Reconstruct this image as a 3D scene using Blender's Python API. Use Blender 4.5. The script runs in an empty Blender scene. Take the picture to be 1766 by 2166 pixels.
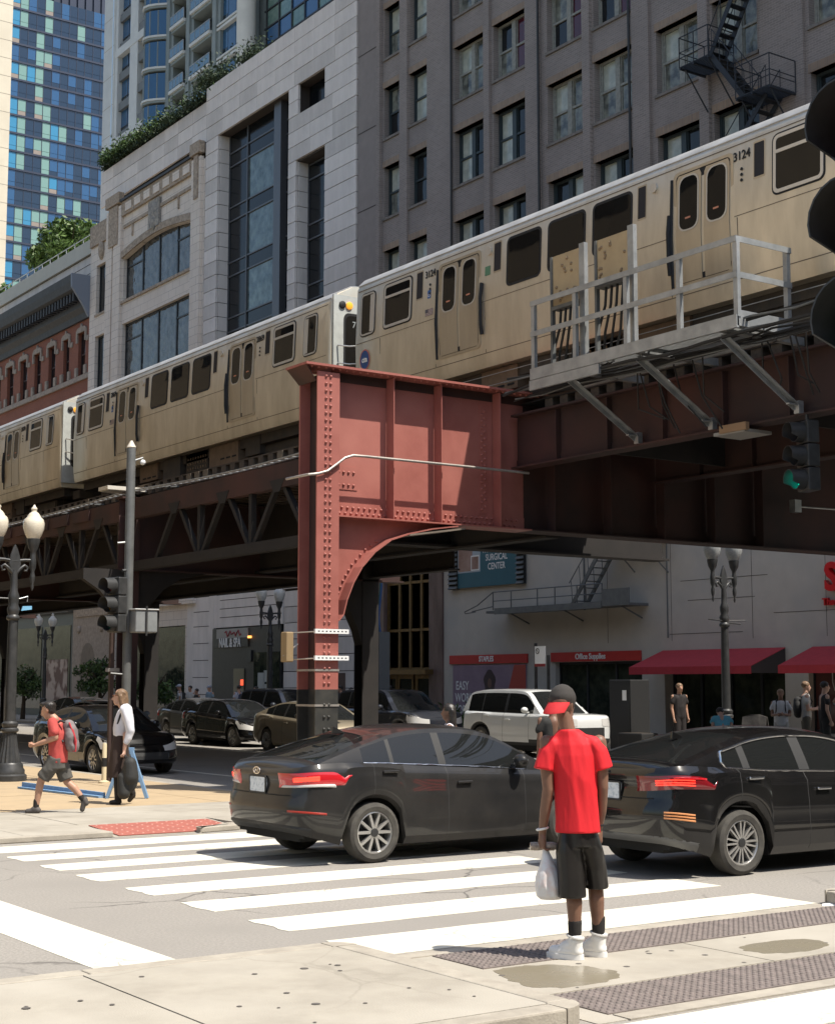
import bpy, bmesh, math, random
from mathutils import Vector, Matrix, noise as mnoise
R = math.radians
random.seed(7)
scene = bpy.context.scene
COL = scene.collection

# ------------------------------------------------------------------ camera
# world axes: +X runs east along the cross street, +Y north along the street under the railway, Z up
cam_data = bpy.data.cameras.new("camera")
cam = bpy.data.objects.new("camera", cam_data)
COL.objects.link(cam)
cam_data.sensor_fit = 'HORIZONTAL'
cam_data.sensor_width = 36.0
cam_data.lens = 36.0 * 3224.9 / 1766.0
cam_data.clip_start = 0.05
cam_data.clip_end = 2000.0
cam.location = (0.0, 0.0, 1.88)
cam.rotation_euler = (R(90 + 6.465), 0.0, R(-34.734))
scene.camera = cam

# ------------------------------------------------------------------ sky and sun
SUN = Vector((0.22, -0.48, 1.0)).normalized()
world = bpy.data.worlds.new("World")
scene.world = world
world.use_nodes = True
wn = world.node_tree
for n in list(wn.nodes):
    wn.nodes.remove(n)
sky = wn.nodes.new("ShaderNodeTexSky")
sky.sky_type = 'NISHITA'
sky.sun_disc = False
sky.sun_elevation = math.asin(SUN.z)
sky.sun_rotation = math.atan2(SUN.x, SUN.y)
sky.altitude = 180.0
sky.air_density = 1.3
sky.dust_density = 2.2
sky.ozone_density = 1.0
bg = wn.nodes.new("ShaderNodeBackground")
bg.inputs[1].default_value = 0.10
wo = wn.nodes.new("ShaderNodeOutputWorld")
wn.links.new(sky.outputs[0], bg.inputs[0])
wn.links.new(bg.outputs[0], wo.inputs[0])
sun_data = bpy.data.lights.new("sun", 'SUN')
sun_data.energy = 4.2
sun_data.angle = R(0.55)
sun_data.color = (1.0, 0.94, 0.84)
sun = bpy.data.objects.new("sun", sun_data)
COL.objects.link(sun)
sun.rotation_euler = SUN.to_track_quat('Z', 'Y').to_euler()
sun.location = (10, -10, 80)
vs = scene.view_settings
vs.view_transform = 'Standard'
vs.look = 'None'
vs.exposure = 0.76
vs.gamma = 1.0
vs.use_curve_mapping = False
scene.cycles.max_bounces = 6
scene.cycles.diffuse_bounces = 4
scene.cycles.glossy_bounces = 3
scene.cycles.transmission_bounces = 6
scene.cycles.caustics_reflective = False
scene.cycles.caustics_refractive = False
scene.cycles.use_denoising = True

# ------------------------------------------------------------------ materials
MATS = {}
def mat(name, c, rough=0.6, metal=0.0, c2=None, scale=4.0, amt=1.0, bump=0.0, bscale=40.0, spec=0.5,
        coat=0.0, emit=None, estr=0.0, stretch=None, detail=6.0, trans=0.0, ior=1.45, rvar=0.0, c3=None, scale3=0.6, lo=0.35, hi=0.65):
    """Principled material; the colour wanders between c and c2 by noise (and c3 in broad patches), fine relief by bump."""
    if name in MATS:
        return MATS[name]
    m = bpy.data.materials.new(name)
    m.use_nodes = True
    nt = m.node_tree
    b = nt.nodes["Principled BSDF"]
    b.inputs["Base Color"].default_value = (*c, 1)
    b.inputs["Roughness"].default_value = rough
    b.inputs["Metallic"].default_value = metal
    b.inputs["Specular IOR Level"].default_value = spec
    b.inputs["IOR"].default_value = ior
    b.inputs["Coat Weight"].default_value = coat
    b.inputs["Coat Roughness"].default_value = 0.04
    b.inputs["Transmission Weight"].default_value = trans
    if emit:
        b.inputs["Emission Color"].default_value = (*emit, 1)
        b.inputs["Emission Strength"].default_value = estr
    tc = None
    def coords():
        nonlocal tc
        if tc is None:
            t = nt.nodes.new("ShaderNodeTexCoord")
            tc = t.outputs["Object"]
            if stretch:
                mp = nt.nodes.new("ShaderNodeMapping")
                mp.inputs["Scale"].default_value = stretch
                nt.links.new(tc, mp.inputs["Vector"])
                tc = mp.outputs[0]
        return tc
    if c2:
        nz = nt.nodes.new("ShaderNodeTexNoise")
        nz.inputs["Scale"].default_value = scale
        nz.inputs["Detail"].default_value = detail
        nz.inputs["Roughness"].default_value = 0.62
        nt.links.new(coords(), nz.inputs["Vector"])
        rp = nt.nodes.new("ShaderNodeMapRange")
        rp.inputs[1].default_value = lo
        rp.inputs[2].default_value = hi
        rp.inputs[4].default_value = amt
        nt.links.new(nz.outputs["Fac"], rp.inputs[0])
        mx = nt.nodes.new("ShaderNodeMix")
        mx.data_type = 'RGBA'
        mx.inputs["A"].default_value = (*c, 1)
        mx.inputs["B"].default_value = (*c2, 1)
        nt.links.new(rp.outputs[0], mx.inputs["Factor"])
        out = mx.outputs["Result"]
        if c3:
            nz3 = nt.nodes.new("ShaderNodeTexNoise")
            nz3.inputs["Scale"].default_value = scale3
            nz3.inputs["Detail"].default_value = 4
            nt.links.new(coords(), nz3.inputs["Vector"])
            rp3 = nt.nodes.new("ShaderNodeMapRange")
            rp3.inputs[1].default_value = 0.45
            rp3.inputs[2].default_value = 0.7
            nt.links.new(nz3.outputs["Fac"], rp3.inputs[0])
            mx3 = nt.nodes.new("ShaderNodeMix")
            mx3.data_type = 'RGBA'
            mx3.inputs["B"].default_value = (*c3, 1)
            nt.links.new(out, mx3.inputs["A"])
            nt.links.new(rp3.outputs[0], mx3.inputs["Factor"])
            out = mx3.outputs["Result"]
        nt.links.new(out, b.inputs["Base Color"])
        if rvar:
            rr = nt.nodes.new("ShaderNodeMapRange")
            rr.inputs[1].default_value = 0.3
            rr.inputs[2].default_value = 0.7
            rr.inputs[3].default_value = max(0.0, rough - rvar)
            rr.inputs[4].default_value = min(1.0, rough + rvar)
            nt.links.new(nz.outputs["Fac"], rr.inputs[0])
            nt.links.new(rr.outputs[0], b.inputs["Roughness"])
    if bump:
        nb = nt.nodes.new("ShaderNodeTexNoise")
        nb.inputs["Scale"].default_value = bscale
        nb.inputs["Detail"].default_value = 4
        nt.links.new(coords(), nb.inputs["Vector"])
        bp = nt.nodes.new("ShaderNodeBump")
        bp.inputs["Strength"].default_value = bump
        bp.inputs["Distance"].default_value = 0.01
        nt.links.new(nb.outputs["Fac"], bp.inputs["Height"])
        nt.links.new(bp.outputs[0], b.inputs["Normal"])
    MATS[name] = m
    return m

def brick_mat(name, c1, c2, mortar, scale, axis='x', bw=0.5, bh=0.25, msize=0.02, rough=0.85, bump=0.4, dirt=None):
    """Brick courses too fine to be geometry; axis = the axis the wall faces."""
    m = mat(name, c1, rough)
    nt = m.node_tree
    b = nt.nodes["Principled BSDF"]
    t = nt.nodes.new("ShaderNodeTexCoord")
    sp = nt.nodes.new("ShaderNodeSeparateXYZ")
    cb = nt.nodes.new("ShaderNodeCombineXYZ")
    nt.links.new(t.outputs["Object"], sp.inputs[0])
    nt.links.new(sp.outputs['Y' if axis == 'x' else 'X'], cb.inputs[0])
    nt.links.new(sp.outputs['Z'], cb.inputs[1])
    br = nt.nodes.new("ShaderNodeTexBrick")
    br.inputs["Color1"].default_value = (*c1, 1)
    br.inputs["Color2"].default_value = (*c2, 1)
    br.inputs["Mortar"].default_value = (*mortar, 1)
    br.inputs["Scale"].default_value = scale
    br.inputs["Mortar Size"].default_value = msize
    br.inputs["Brick Width"].default_value = bw
    br.inputs["Row Height"].default_value = bh
    nt.links.new(cb.outputs[0], br.inputs["Vector"])
    out = br.outputs["Color"]
    nz = nt.nodes.new("ShaderNodeTexNoise")
    nz.inputs["Scale"].default_value = 0.7
    nz.inputs["Detail"].default_value = 8
    nt.links.new(t.outputs["Object"], nz.inputs["Vector"])
    mr = nt.nodes.new("ShaderNodeMapRange")
    mr.inputs[1].default_value = 0.4
    mr.inputs[2].default_value = 0.7
    mr.inputs[4].default_value = 0.55
    nt.links.new(nz.outputs["Fac"], mr.inputs[0])
    mx = nt.nodes.new("ShaderNodeMix")
    mx.data_type = 'RGBA'
    d = dirt or tuple(x * 0.6 for x in c1)
    mx.inputs["B"].default_value = (*d, 1)
    nt.links.new(out, mx.inputs["A"])
    nt.links.new(mr.outputs[0], mx.inputs["Factor"])
    nt.links.new(mx.outputs["Result"], b.inputs["Base Color"])
    bp = nt.nodes.new("ShaderNodeBump")
    bp.inputs["Strength"].default_value = bump
    bp.inputs["Distance"].default_value = 0.012
    nt.links.new(br.outputs["Fac"], bp.inputs["Height"])
    bp.invert = True
    nt.links.new(bp.outputs[0], b.inputs["Normal"])
    return m

# ------------------------------------------------------------------ mesh builder
class MB:
    def __init__(s):
        s.v = []; s.f = []; s.mi = []; s.cur = 0
    def face(s, *idx):
        s.f.append(idx); s.mi.append(s.cur)
    def add(s, verts, faces):
        o = len(s.v)
        s.v.extend([tuple(p) for p in verts])
        for f in faces:
            s.f.append(tuple(i + o for i in f)); s.mi.append(s.cur)
        return s
    def box(s, x0, x1, y0, y1, z0, z1):
        return s.add([(x0,y0,z0),(x1,y0,z0),(x1,y1,z0),(x0,y1,z0),(x0,y0,z1),(x1,y0,z1),(x1,y1,z1),(x0,y1,z1)],
                     [(0,3,2,1),(4,5,6,7),(0,1,5,4),(1,2,6,5),(2,3,7,6),(3,0,4,7)])
    def beam(s, p0, p1, w, h, up=(0,0,1)):
        p0 = Vector(p0); p1 = Vector(p1)
        d = (p1 - p0).normalized(); u = Vector(up)
        if abs(d.dot(u)) > 0.98: u = Vector((1,0,0))
        a = d.cross(u).normalized(); b = a.cross(d).normalized()
        a = a * w / 2; b = b * h / 2
        q = [p0 - a - b, p0 + a - b, p0 + a + b, p0 - a + b]
        r = [p1 - a - b, p1 + a - b, p1 + a + b, p1 - a + b]
        return s.add(q + r, [(0,1,2,3),(7,6,5,4),(0,4,5,1),(1,5,6,2),(2,6,7,3),(3,7,4,0)])
    def tube(s, pts, r, n=8, cap=True, closed=False):
        pts = [Vector(p) for p in pts]
        k = len(pts); rr = r if isinstance(r, (list, tuple)) else [r] * k
        vs_ = []; prev = None
        for i, p in enumerate(pts):
            if closed: d = pts[(i + 1) % k] - pts[i - 1]
            else: d = pts[min(i + 1, k - 1)] - pts[max(i - 1, 0)]
            d.normalize()
            if prev is None:
                a = d.cross(Vector((0,0,1)))
                if a.length < 0.1: a = d.cross(Vector((1,0,0)))
            else:
                a = prev - d * prev.dot(d)
            a.normalize(); prev = a; b = d.cross(a)
            for j in range(n):
                t = 2 * math.pi * j / n
                vs_.append(p + (a * math.cos(t) + b * math.sin(t)) * rr[i])
        fs = []
        for i in range(k if closed else k - 1):
            i2 = (i + 1) % k
            for j in range(n):
                j2 = (j + 1) % n
                fs.append((i*n+j, i*n+j2, i2*n+j2, i2*n+j))
        if cap and not closed:
            fs.append(tuple(range(n - 1, -1, -1)))
            fs.append(tuple((k-1)*n + j for j in range(n)))
        return s.add(vs_, fs)
    def lathe(s, prof, n=16, o=(0,0,0), axis='z'):
        o = Vector(o); vs_ = []
        for r, z in prof:
            for j in range(n):
                t = 2 * math.pi * j / n
                c, q = r * math.cos(t), r * math.sin(t)
                p = Vector((c, q, z)) if axis == 'z' else (Vector((z, c, q)) if axis == 'x' else Vector((q, z, c)))
                vs_.append(o + p)
        fs = []; k = len(prof)
        for i in range(k - 1):
            for j in range(n):
                j2 = (j + 1) % n
                fs.append((i*n+j, i*n+j2, (i+1)*n+j2, (i+1)*n+j))
        fs.append(tuple(range(n - 1, -1, -1)))
        fs.append(tuple((k-1)*n + j for j in range(n)))
        return s.add(vs_, fs)
    def prism(s, poly, ext):
        """poly: planar 3-d outline; ext: extrusion vector"""
        e = Vector(ext); n = len(poly)
        a = [Vector(p) for p in poly]; b = [p + e for p in a]
        fs = [tuple(range(n - 1, -1, -1)), tuple(range(n, 2 * n))]
        for i in range(n):
            j = (i + 1) % n
            fs.append((i, j, n + j, n + i))
        return s.add(a + b, fs)
    def ring(s, outer, inner, ext):
        """frame between two outlines with the same number of points, extruded by ext"""
        e = Vector(ext); n = len(outer)
        o0 = [Vector(p) for p in outer]; i0 = [Vector(p) for p in inner]
        o1 = [p + e for p in o0]; i1 = [p + e for p in i0]
        fs = []
        for i in range(n):
            j = (i + 1) % n
            fs += [(i, n+i, n+j, j), (2*n+i, 2*n+j, 3*n+j, 3*n+i), (i, j, 2*n+j, 2*n+i), (n+i, 3*n+i, 3*n+j, n+j)]
        return s.add(o0 + i0 + o1 + i1, fs)
    def ball(s, c, r, n=10, m=6, sc=(1,1,1)):
        prof = [(max(1e-4, r * math.sin(math.pi * i / m)), -r * math.cos(math.pi * i / m)) for i in range(m + 1)]
        k = len(s.v)
        s.lathe(prof, n, (0,0,0))
        for i in range(k, len(s.v)):
            p = s.v[i]
            s.v[i] = (c[0] + p[0]*sc[0], c[1] + p[1]*sc[1], c[2] + p[2]*sc[2])
        return s
    def mesh(s, name, mats, smooth=None):
        me = bpy.data.meshes.new(name)
        me.from_pydata(s.v, [], s.f)
        for m in (mats if isinstance(mats, (list, tuple)) else [mats]):
            me.materials.append(m)
        if isinstance(mats, (list, tuple)) and len(mats) > 1:
            me.polygons.foreach_set("material_index", s.mi)
        fixn(me)
        if smooth is not None:
            me.shade_smooth()
            if smooth < 180: me.set_sharp_from_angle(angle=R(smooth))
        me.update()
        return me
    def build(s, name, mats, parent=None, smooth=None, loc=None, bevel=0.0):
        o = bpy.data.objects.new(name, s.mesh(name, mats, smooth))
        COL.objects.link(o)
        if parent: o.parent = parent
        if loc: o.location = loc
        if bevel:
            b = o.modifiers.new("bevel", 'BEVEL'); b.width = bevel; b.segments = 2; b.limit_method = 'ANGLE'
        return o

def fixn(me):
    bm = bmesh.new(); bm.from_mesh(me)
    bmesh.ops.recalc_face_normals(bm, faces=bm.faces)
    bm.to_mesh(me); bm.free()

def tag(o, label=None, cat=None, group=None, kind=None):
    if label: o['label'] = label
    if cat: o['category'] = cat
    if group: o['group'] = group
    if kind: o['kind'] = kind
    return o

def thing(name, label, cat, loc=(0,0,0), rz=0.0, group=None):
    o = bpy.data.objects.new(name, None)
    o.empty_display_size = 0.2
    COL.objects.link(o)
    o.location = loc; o.rotation_euler = (0, 0, rz)
    return tag(o, label, cat, group)

def inst(src, name, parent, loc=(0,0,0), rot=(0,0,0), scale=(1,1,1)):
    """another object on the same mesh data"""
    me = src.data if hasattr(src, 'data') and src.data else src
    o = bpy.data.objects.new(name, me)
    COL.objects.link(o)
    o.parent = parent
    o.location = loc; o.rotation_euler = rot; o.scale = scale
    return o

def copy_tree(o, parent=None):
    c = o.copy(); COL.objects.link(c); c.parent = parent
    for ch in list(o.children):
        copy_tree(ch, c)
    return c

def rrect(w, h, r, n=5):
    """rounded rectangle outline centred on 0 as (a, b) pairs"""
    pts = []
    for cx, cy, a0 in ((w/2-r, h/2-r, 0), (-w/2+r, h/2-r, 90), (-w/2+r, -h/2+r, 180), (w/2-r, -h/2+r, 270)):
        for i in range(n + 1):
            t = R(a0 + 90 * i / n)
            pts.append((cx + r * math.cos(t), cy + r * math.sin(t)))
    return pts

def text_mesh(txt, size, depth=0.01, bold=0.0, sx=1.0):
    cu = bpy.data.curves.new("lettering", 'FONT')
    cu.body = txt; cu.size = size; cu.extrude = depth; cu.offset = bold
    cu.align_x = 'CENTER'; cu.align_y = 'CENTER'; cu.resolution_u = 3
    ob = bpy.data.objects.new("lettering", cu)
    COL.objects.link(ob)
    dg = bpy.context.evaluated_depsgraph_get()
    me = bpy.data.meshes.new_from_object(ob.evaluated_get(dg))
    bpy.data.objects.remove(ob); bpy.data.curves.remove(cu)
    for v in me.vertices: v.co.x *= sx
    return me

def lettering(txt, size, m, parent, loc, face='-x', depth=0.01, bold=0.0, name="lettering", sx=1.0):
    """flat text standing on a wall; face = outward direction of the wall"""
    me = text_mesh(txt, size, depth, bold, sx)
    me.materials.clear(); me.materials.append(m)
    o = bpy.data.objects.new(name, me); COL.objects.link(o)
    o.parent = parent; o.location = loc
    o.rotation_euler = {'-x': (R(90), 0, R(-90)), '-y': (R(90), 0, 0), 'up': (0, 0, 0)}[face]
    return o

def sample(xs, ys, x):
    if x <= xs[0]: return ys[0]
    for i in range(len(xs) - 1):
        if x <= xs[i+1]:
            t = (x - xs[i]) / (xs[i+1] - xs[i])
            return ys[i] + (ys[i+1] - ys[i]) * t
    return ys[-1]

def smoothsample(xs, ys, x):
    """monotone-ish smooth interpolation (Catmull-Rom)"""
    n = len(xs)
    if x <= xs[0]: return ys[0]
    if x >= xs[-1]: return ys[-1]
    for i in range(n - 1):
        if x <= xs[i+1]:
            h = xs[i+1] - xs[i]; t = (x - xs[i]) / h
            m0 = (ys[i+1]-ys[i-1])/(xs[i+1]-xs[i-1]) if i > 0 else (ys[1]-ys[0])/(xs[1]-xs[0])
            m1 = (ys[i+2]-ys[i])/(xs[i+2]-xs[i]) if i < n-2 else (ys[-1]-ys[-2])/(xs[-1]-xs[-2])
            t2 = t*t; t3 = t2*t
            return (2*t3-3*t2+1)*ys[i] + (t3-2*t2+t)*h*m0 + (-2*t3+3*t2)*ys[i+1] + (t3-t2)*h*m1
# ------------------------------------------------------------------ palette
M_asph = mat('asphalt', (0.32,0.298,0.265), 0.9, c2=(0.205,0.19,0.17), scale=45, bump=0.4, bscale=90, c3=(0.235,0.219,0.196), scale3=0.45, detail=8)
M_conc = mat('pale concrete', (0.355,0.325,0.27), 0.85, c2=(0.285,0.258,0.213), scale=2.2, bump=0.3, bscale=90, c3=(0.385,0.355,0.30), scale3=0.8)
M_conc2 = mat('kerb concrete', (0.38,0.345,0.285), 0.85, c2=(0.29,0.26,0.215), scale=5.0, bump=0.35, bscale=60)
M_tan = mat('tan paving', (0.41,0.31,0.19), 0.85, c2=(0.36,0.275,0.175), scale=2.5, bump=0.2, bscale=80)
M_paint = mat('road paint', (0.66,0.63,0.53), 0.75, c2=(0.36,0.34,0.29), scale=11.0, bump=0.35, bscale=110, lo=0.56, hi=0.76, c3=(0.57,0.54,0.45), scale3=2.2)
M_iron = mat('cast iron plate', (0.20,0.165,0.15), 0.7, c2=(0.13,0.11,0.10), scale=8, bump=0.2, bscale=60)
M_redplate = mat('red tactile plate', (0.36,0.115,0.085), 0.75, c2=(0.29,0.095,0.072), scale=7, bump=0.2, bscale=60)
M_wet = mat('wet concrete', (0.25,0.222,0.168), 0.3, c2=(0.20,0.175,0.125), scale=3, spec=0.5, rvar=0.12)
M_black = mat('black paint', (0.018,0.018,0.018), 0.45, c2=(0.03,0.03,0.028), scale=8)
M_dark = mat('dark void', (0.012,0.012,0.012), 0.9)
M_galv = mat('galvanised steel', (0.42,0.43,0.43), 0.5, 0.6, c2=(0.30,0.31,0.31), scale=3.5, bump=0.05)
M_white = mat('white enamel', (0.78,0.78,0.76), 0.35)
M_steelgrey = mat('grey steel paint', (0.10,0.105,0.105), 0.5, 0.0, c2=(0.14,0.145,0.14), scale=4)

def add_cracks(m, scale, width, dark, amount):
    """hairline cracks with their own wandering course"""
    nt = m.node_tree; b = nt.nodes["Principled BSDF"]
    src = b.inputs["Base Color"].links[0].from_socket
    t = nt.nodes.new("ShaderNodeTexCoord")
    nz = nt.nodes.new("ShaderNodeTexNoise"); nz.inputs["Scale"].default_value = scale*3; nz.inputs["Detail"].default_value = 5
    nt.links.new(t.outputs["Object"], nz.inputs["Vector"])
    ad = nt.nodes.new("ShaderNodeMixRGB"); ad.blend_type = 'ADD'; ad.inputs[0].default_value = 0.35
    nt.links.new(t.outputs["Object"], ad.inputs[1]); nt.links.new(nz.outputs["Color"], ad.inputs[2])
    vo = nt.nodes.new("ShaderNodeTexVoronoi"); vo.feature = 'DISTANCE_TO_EDGE'; vo.inputs["Scale"].default_value = scale
    nt.links.new(ad.outputs[0], vo.inputs["Vector"])
    mr = nt.nodes.new("ShaderNodeMapRange"); mr.inputs[1].default_value = 0.0; mr.inputs[2].default_value = width; mr.inputs[3].default_value = amount; mr.inputs[4].default_value = 0.0
    nt.links.new(vo.outputs["Distance"], mr.inputs[0])
    n2 = nt.nodes.new("ShaderNodeTexNoise"); n2.inputs["Scale"].default_value = scale*0.7
    nt.links.new(t.outputs["Object"], n2.inputs["Vector"])
    m2 = nt.nodes.new("ShaderNodeMapRange"); m2.inputs[1].default_value = 0.48; m2.inputs[2].default_value = 0.6
    nt.links.new(n2.outputs["Fac"], m2.inputs[0])
    mu = nt.nodes.new("ShaderNodeMath"); mu.operation = 'MULTIPLY'
    nt.links.new(mr.outputs[0], mu.inputs[0]); nt.links.new(m2.outputs[0], mu.inputs[1])
    mx = nt.nodes.new("ShaderNodeMix"); mx.data_type = 'RGBA'; mx.inputs["B"].default_value = (*dark, 1)
    nt.links.new(src, mx.inputs["A"]); nt.links.new(mu.outputs[0], mx.inputs["Factor"])
    nt.links.new(mx.outputs["Result"], b.inputs["Base Color"])
add_cracks(M_asph, 0.55, 0.012, (0.06,0.055,0.05), 0.85)
add_cracks(M_conc, 0.4, 0.005, (0.2,0.18,0.145), 0.5)
add_cracks(M_paint, 1.1, 0.012, (0.20,0.185,0.165), 0.8)
def clip_poly(poly, a, b):
    """keep the part of poly left of the line a->b"""
    out = []; n = len(poly)
    def side(p): return (b[0]-a[0])*(p[1]-a[1]) - (b[1]-a[1])*(p[0]-a[0])
    for i in range(n):
        p, q = poly[i], poly[(i+1) % n]
        sp, sq = side(p), side(q)
        if sp >= 0: out.append(p)
        if (sp > 0 and sq < 0) or (sp < 0 and sq > 0):
            t = sp / (sp - sq)
            out.append((p[0]+(q[0]-p[0])*t, p[1]+(q[1]-p[1])*t))
    return out
def clip_to(poly, outline):
    for i in range(len(outline)):
        if len(poly) < 3: return []
        poly = clip_poly(poly, outline[i], outline[(i+1) % len(outline)])
    return poly
def slab_grid(root, outline, xs, ys, z0, z1, matf, skip=()):
    """paving slabs clipped to a convex counter-clockwise outline, each its own piece"""
    g = 0.006
    for i in range(len(xs)-1):
        for j in range(len(ys)-1):
            if (i, j) in skip: continue
            c = [(xs[i]+g, ys[j]+g), (xs[i+1]-g, ys[j]+g), (xs[i+1]-g, ys[j+1]-g), (xs[i]+g, ys[j+1]-g)]
            p = clip_to(c, outline)
            if len(p) < 3: continue
            dz = random.uniform(-0.002, 0.002)
            MB().prism([(x, y, z0) for x, y in p], (0,0,z1-z0+dz)).build('paving_slab', matf((xs[i]+xs[i+1])/2, (ys[j]+ys[j+1])/2), root)
def kerb_run(root, pts, z0, z1, w, m, seg=1.8):
    """kerb stones following an open line, w to the left of travel"""
    P = [Vector((x, y)) for x, y in pts]
    res = [P[0]]
    for a, b in zip(P, P[1:]):
        k = max(1, round((b-a).length/seg))
        for i in range(1, k+1): res.append(a + (b-a)*i/k)
    nrm = []
    for i in range(len(res)):
        d = res[min(i+1, len(res)-1)] - res[max(i-1, 0)]
        d.normalize(); nrm.append(Vector((-d.y, d.x)))
    for i in range(len(res)-1):
        a, b = res[i], res[i+1]; e = (b-a).normalized()*0.004
        q = [a+e, b-e, b-e+nrm[i+1]*w, a+e+nrm[i]*w]
        MB().prism([(p.x, p.y, z0) for p in q], (0,0,z1-z0)).build('kerb_stone', m, root, bevel=0.012)

# ------------------------------------------------------------------ ground
road = tag(MB().box(-150, 220, -120, 330, -0.3, 0.0).build('road', M_asph), kind='structure')
# near refuge island: raised slabs left, flush crossing with tactile strips right
isl = tag(MB().box(-12, 5.6, 6.83, 9.1, -0.05, 0.085).build('refuge_island', M_conc2), kind='structure')
io = [(-12,6.82),(5.63,6.82),(5.63,9.11),(-12,9.11)]
slab_grid(isl, io, [-12,-7,-5.2,-3.4,-1.6,0.2,2.0,3.8,5.63], [6.82,9.11], 0.03, 0.1, lambda x,y: M_conc)
kerb_run(isl, [(-12,6.65),(5.62,6.65)], 0.0, 0.102, 0.165, M_conc2)
kerb_run(isl, [(5.80,6.84),(5.80,9.10)], 0.0, 0.102, 0.165, M_conc2)
kerb_run(isl, [(5.62,9.28),(-12,9.28)], 0.0, 0.102, 0.165, M_conc2)
for cx, cy, a0 in ((5.62,6.83,270),(5.62,9.10,0)):
    pts = [(cx-0.01, cy)] + [(cx+0.18*math.cos(R(a0+t)), cy+0.18*math.sin(R(a0+t))) for t in range(0,91,15)]
    MB().prism([(x,y,0.0) for x,y in pts], (0,0,0.102)).build('kerb_corner', M_conc2, isl)
cut = tag(MB().box(5.8, 10.52, 6.6, 9.02, -0.05, 0.005).build('crossing_floor', M_conc), kind='structure')
for x0, x1, y0, y1 in ((5.81,8.05,7.37,8.24),(8.06,10.5,7.37,8.24)):
    MB().box(x0+0.004, x1, y0, y1, 0.0, 0.011).build('paving_slab', M_conc, cut)
def gutter(name, x0, x1, y0, y1):
    MB().box(x0, x1, y0, y1, 0.0, 0.011).build(name, M_conc2, cut)
gutter('kerb_strip', 5.95, 10.5, 8.87, 9.03)
gutter('kerb_strip', 6.02, 10.5, 6.58, 6.73)
isl2 = tag(MB().box(10.62, 60, 7.0, 9.0, -0.05, 0.11).build('boarding_island', M_conc), kind='structure')
kerb_run(isl2, [(60,9.06),(10.56,9.06),(10.46,8.96),(10.46,7.0)], 0.0, 0.125, 0.16, M_conc2)

# tactile plates: a domed iron strip on each edge of the crossing
def dome_mesh(w, d, m, pitch=0.052, r=0.017):
    b = MB()
    nx = int(w/pitch); ny = int(d/pitch)
    for i in range(nx):
        for j in range(ny):
            x = (i+0.5)*w/nx; y = (j+0.5)*d/ny
            b.lathe([(r,0.0),(r*0.8,0.007),(r*0.4,0.009)], 6, (x,y,0))
    return b.mesh('domes', m, 60)
PW = 0.606
dm = dome_mesh(PW, 0.58, M_iron)
for nm, yy, xx0, lab in (('tactile_strip', 8.27, 6.26, 'dark domed iron tactile strip beside the zebra crossing, behind the white shoes'),
                         ('tactile_strip', 6.75, 6.0, 'dark domed iron tactile strip nearest the camera at lower right')):
    t = thing(nm, lab, 'tactile strip', (xx0, yy, 0.012))
    for i in range(7):
        MB().box(0.003, PW-0.003, 0, 0.585, -0.012, 0.0).build('iron_plate', M_iron, t, loc=(i*PW,0,0))
        o = inst(dm, 'domes', t, (i*PW,0,0)); o['kind'] = 'stuff'

# north-west corner pavement
nw = [(-30,17.9)] + [(8.4,17.9)] + [(8.4+4.2*math.sin(R(a)), 22.1-4.2*math.cos(R(a))) for a in range(8,91,8)] + [(12.6,22.2),(12.6,120),(-30,120)]
nwr = [(-30,18.06)] + [(8.4,18.06)] + [(8.4+4.04*math.sin(R(a)), 22.1-4.04*math.cos(R(a))) for a in range(8,91,8)] + [(12.44,22.2),(12.44,120),(-30,120)]
pav = MB().prism([(x,y,-0.05) for x,y in [(-30,19.2),(11.0,19.2),(12.2,22.0),(12.2,120),(-30,120)]], (0,0,0.105)).build('pavement', M_conc2)
tag(pav, kind='structure')
xs = [-30,-8,-1,1,2.4,3.9,5.4,6.75,7.84,9.72,11.2,12.7]
ys = [18.06,19.12,20.3,21.5,23.0,24.5,26,27.5,29,30.5,33,38,45,120]
slab_grid(pav, nwr, xs, ys, -0.02, 0.07, lambda x,y: M_tan if y > 21.5 else M_conc, skip={(8,0)})
kerb_run(pav, [(-30,17.9),(7.84,17.9)], 0.0, 0.072, 0.15, M_conc2)
kerb_run(pav, [(9.72,18.05)]+nw[2:], 0.0, 0.072, 0.15, M_conc2, 1.5)
MB().prism([(7.85,17.88,0.004),(7.85,19.12,0.07),(7.85,19.12,-0.1),(7.85,17.88,-0.1)], (1.86,0,0)).build('ramp', M_conc, pav)
tp = thing('tactile_plate', 'brick red tactile plate on the kerb ramp behind the crossing stripes', 'tactile plate', (7.93,17.93,0.011))
tp.rotation_euler = (math.atan2(0.066,1.24),0,0)
MB().box(0,1.7,0,0.98,0,0.008).build('plate', M_redplate, tp)
o = inst(dome_mesh(1.7,0.98,mat('worn plate dome',(0.40,0.19,0.15),0.6),0.14,0.02), 'domes', tp, (0,0,0.008)); o['kind']='stuff'
# east pavement
ep = tag(MB().box(27.45, 60, 20.0, 130, -0.05, 0.10).build('east_pavement', M_conc2), kind='structure')
slab_grid(ep, [(27.45,24),(33.2,24),(33.2,75),(27.45,75)], [27.45,29.3,31.2,33.2], [24+i*2.2 for i in range(24)], 0.0, 0.112, lambda x,y: M_conc)
kerb_run(ep, [(27.3,20),(27.3,76)], 0.0, 0.113, 0.15, M_conc2, 3)

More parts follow.
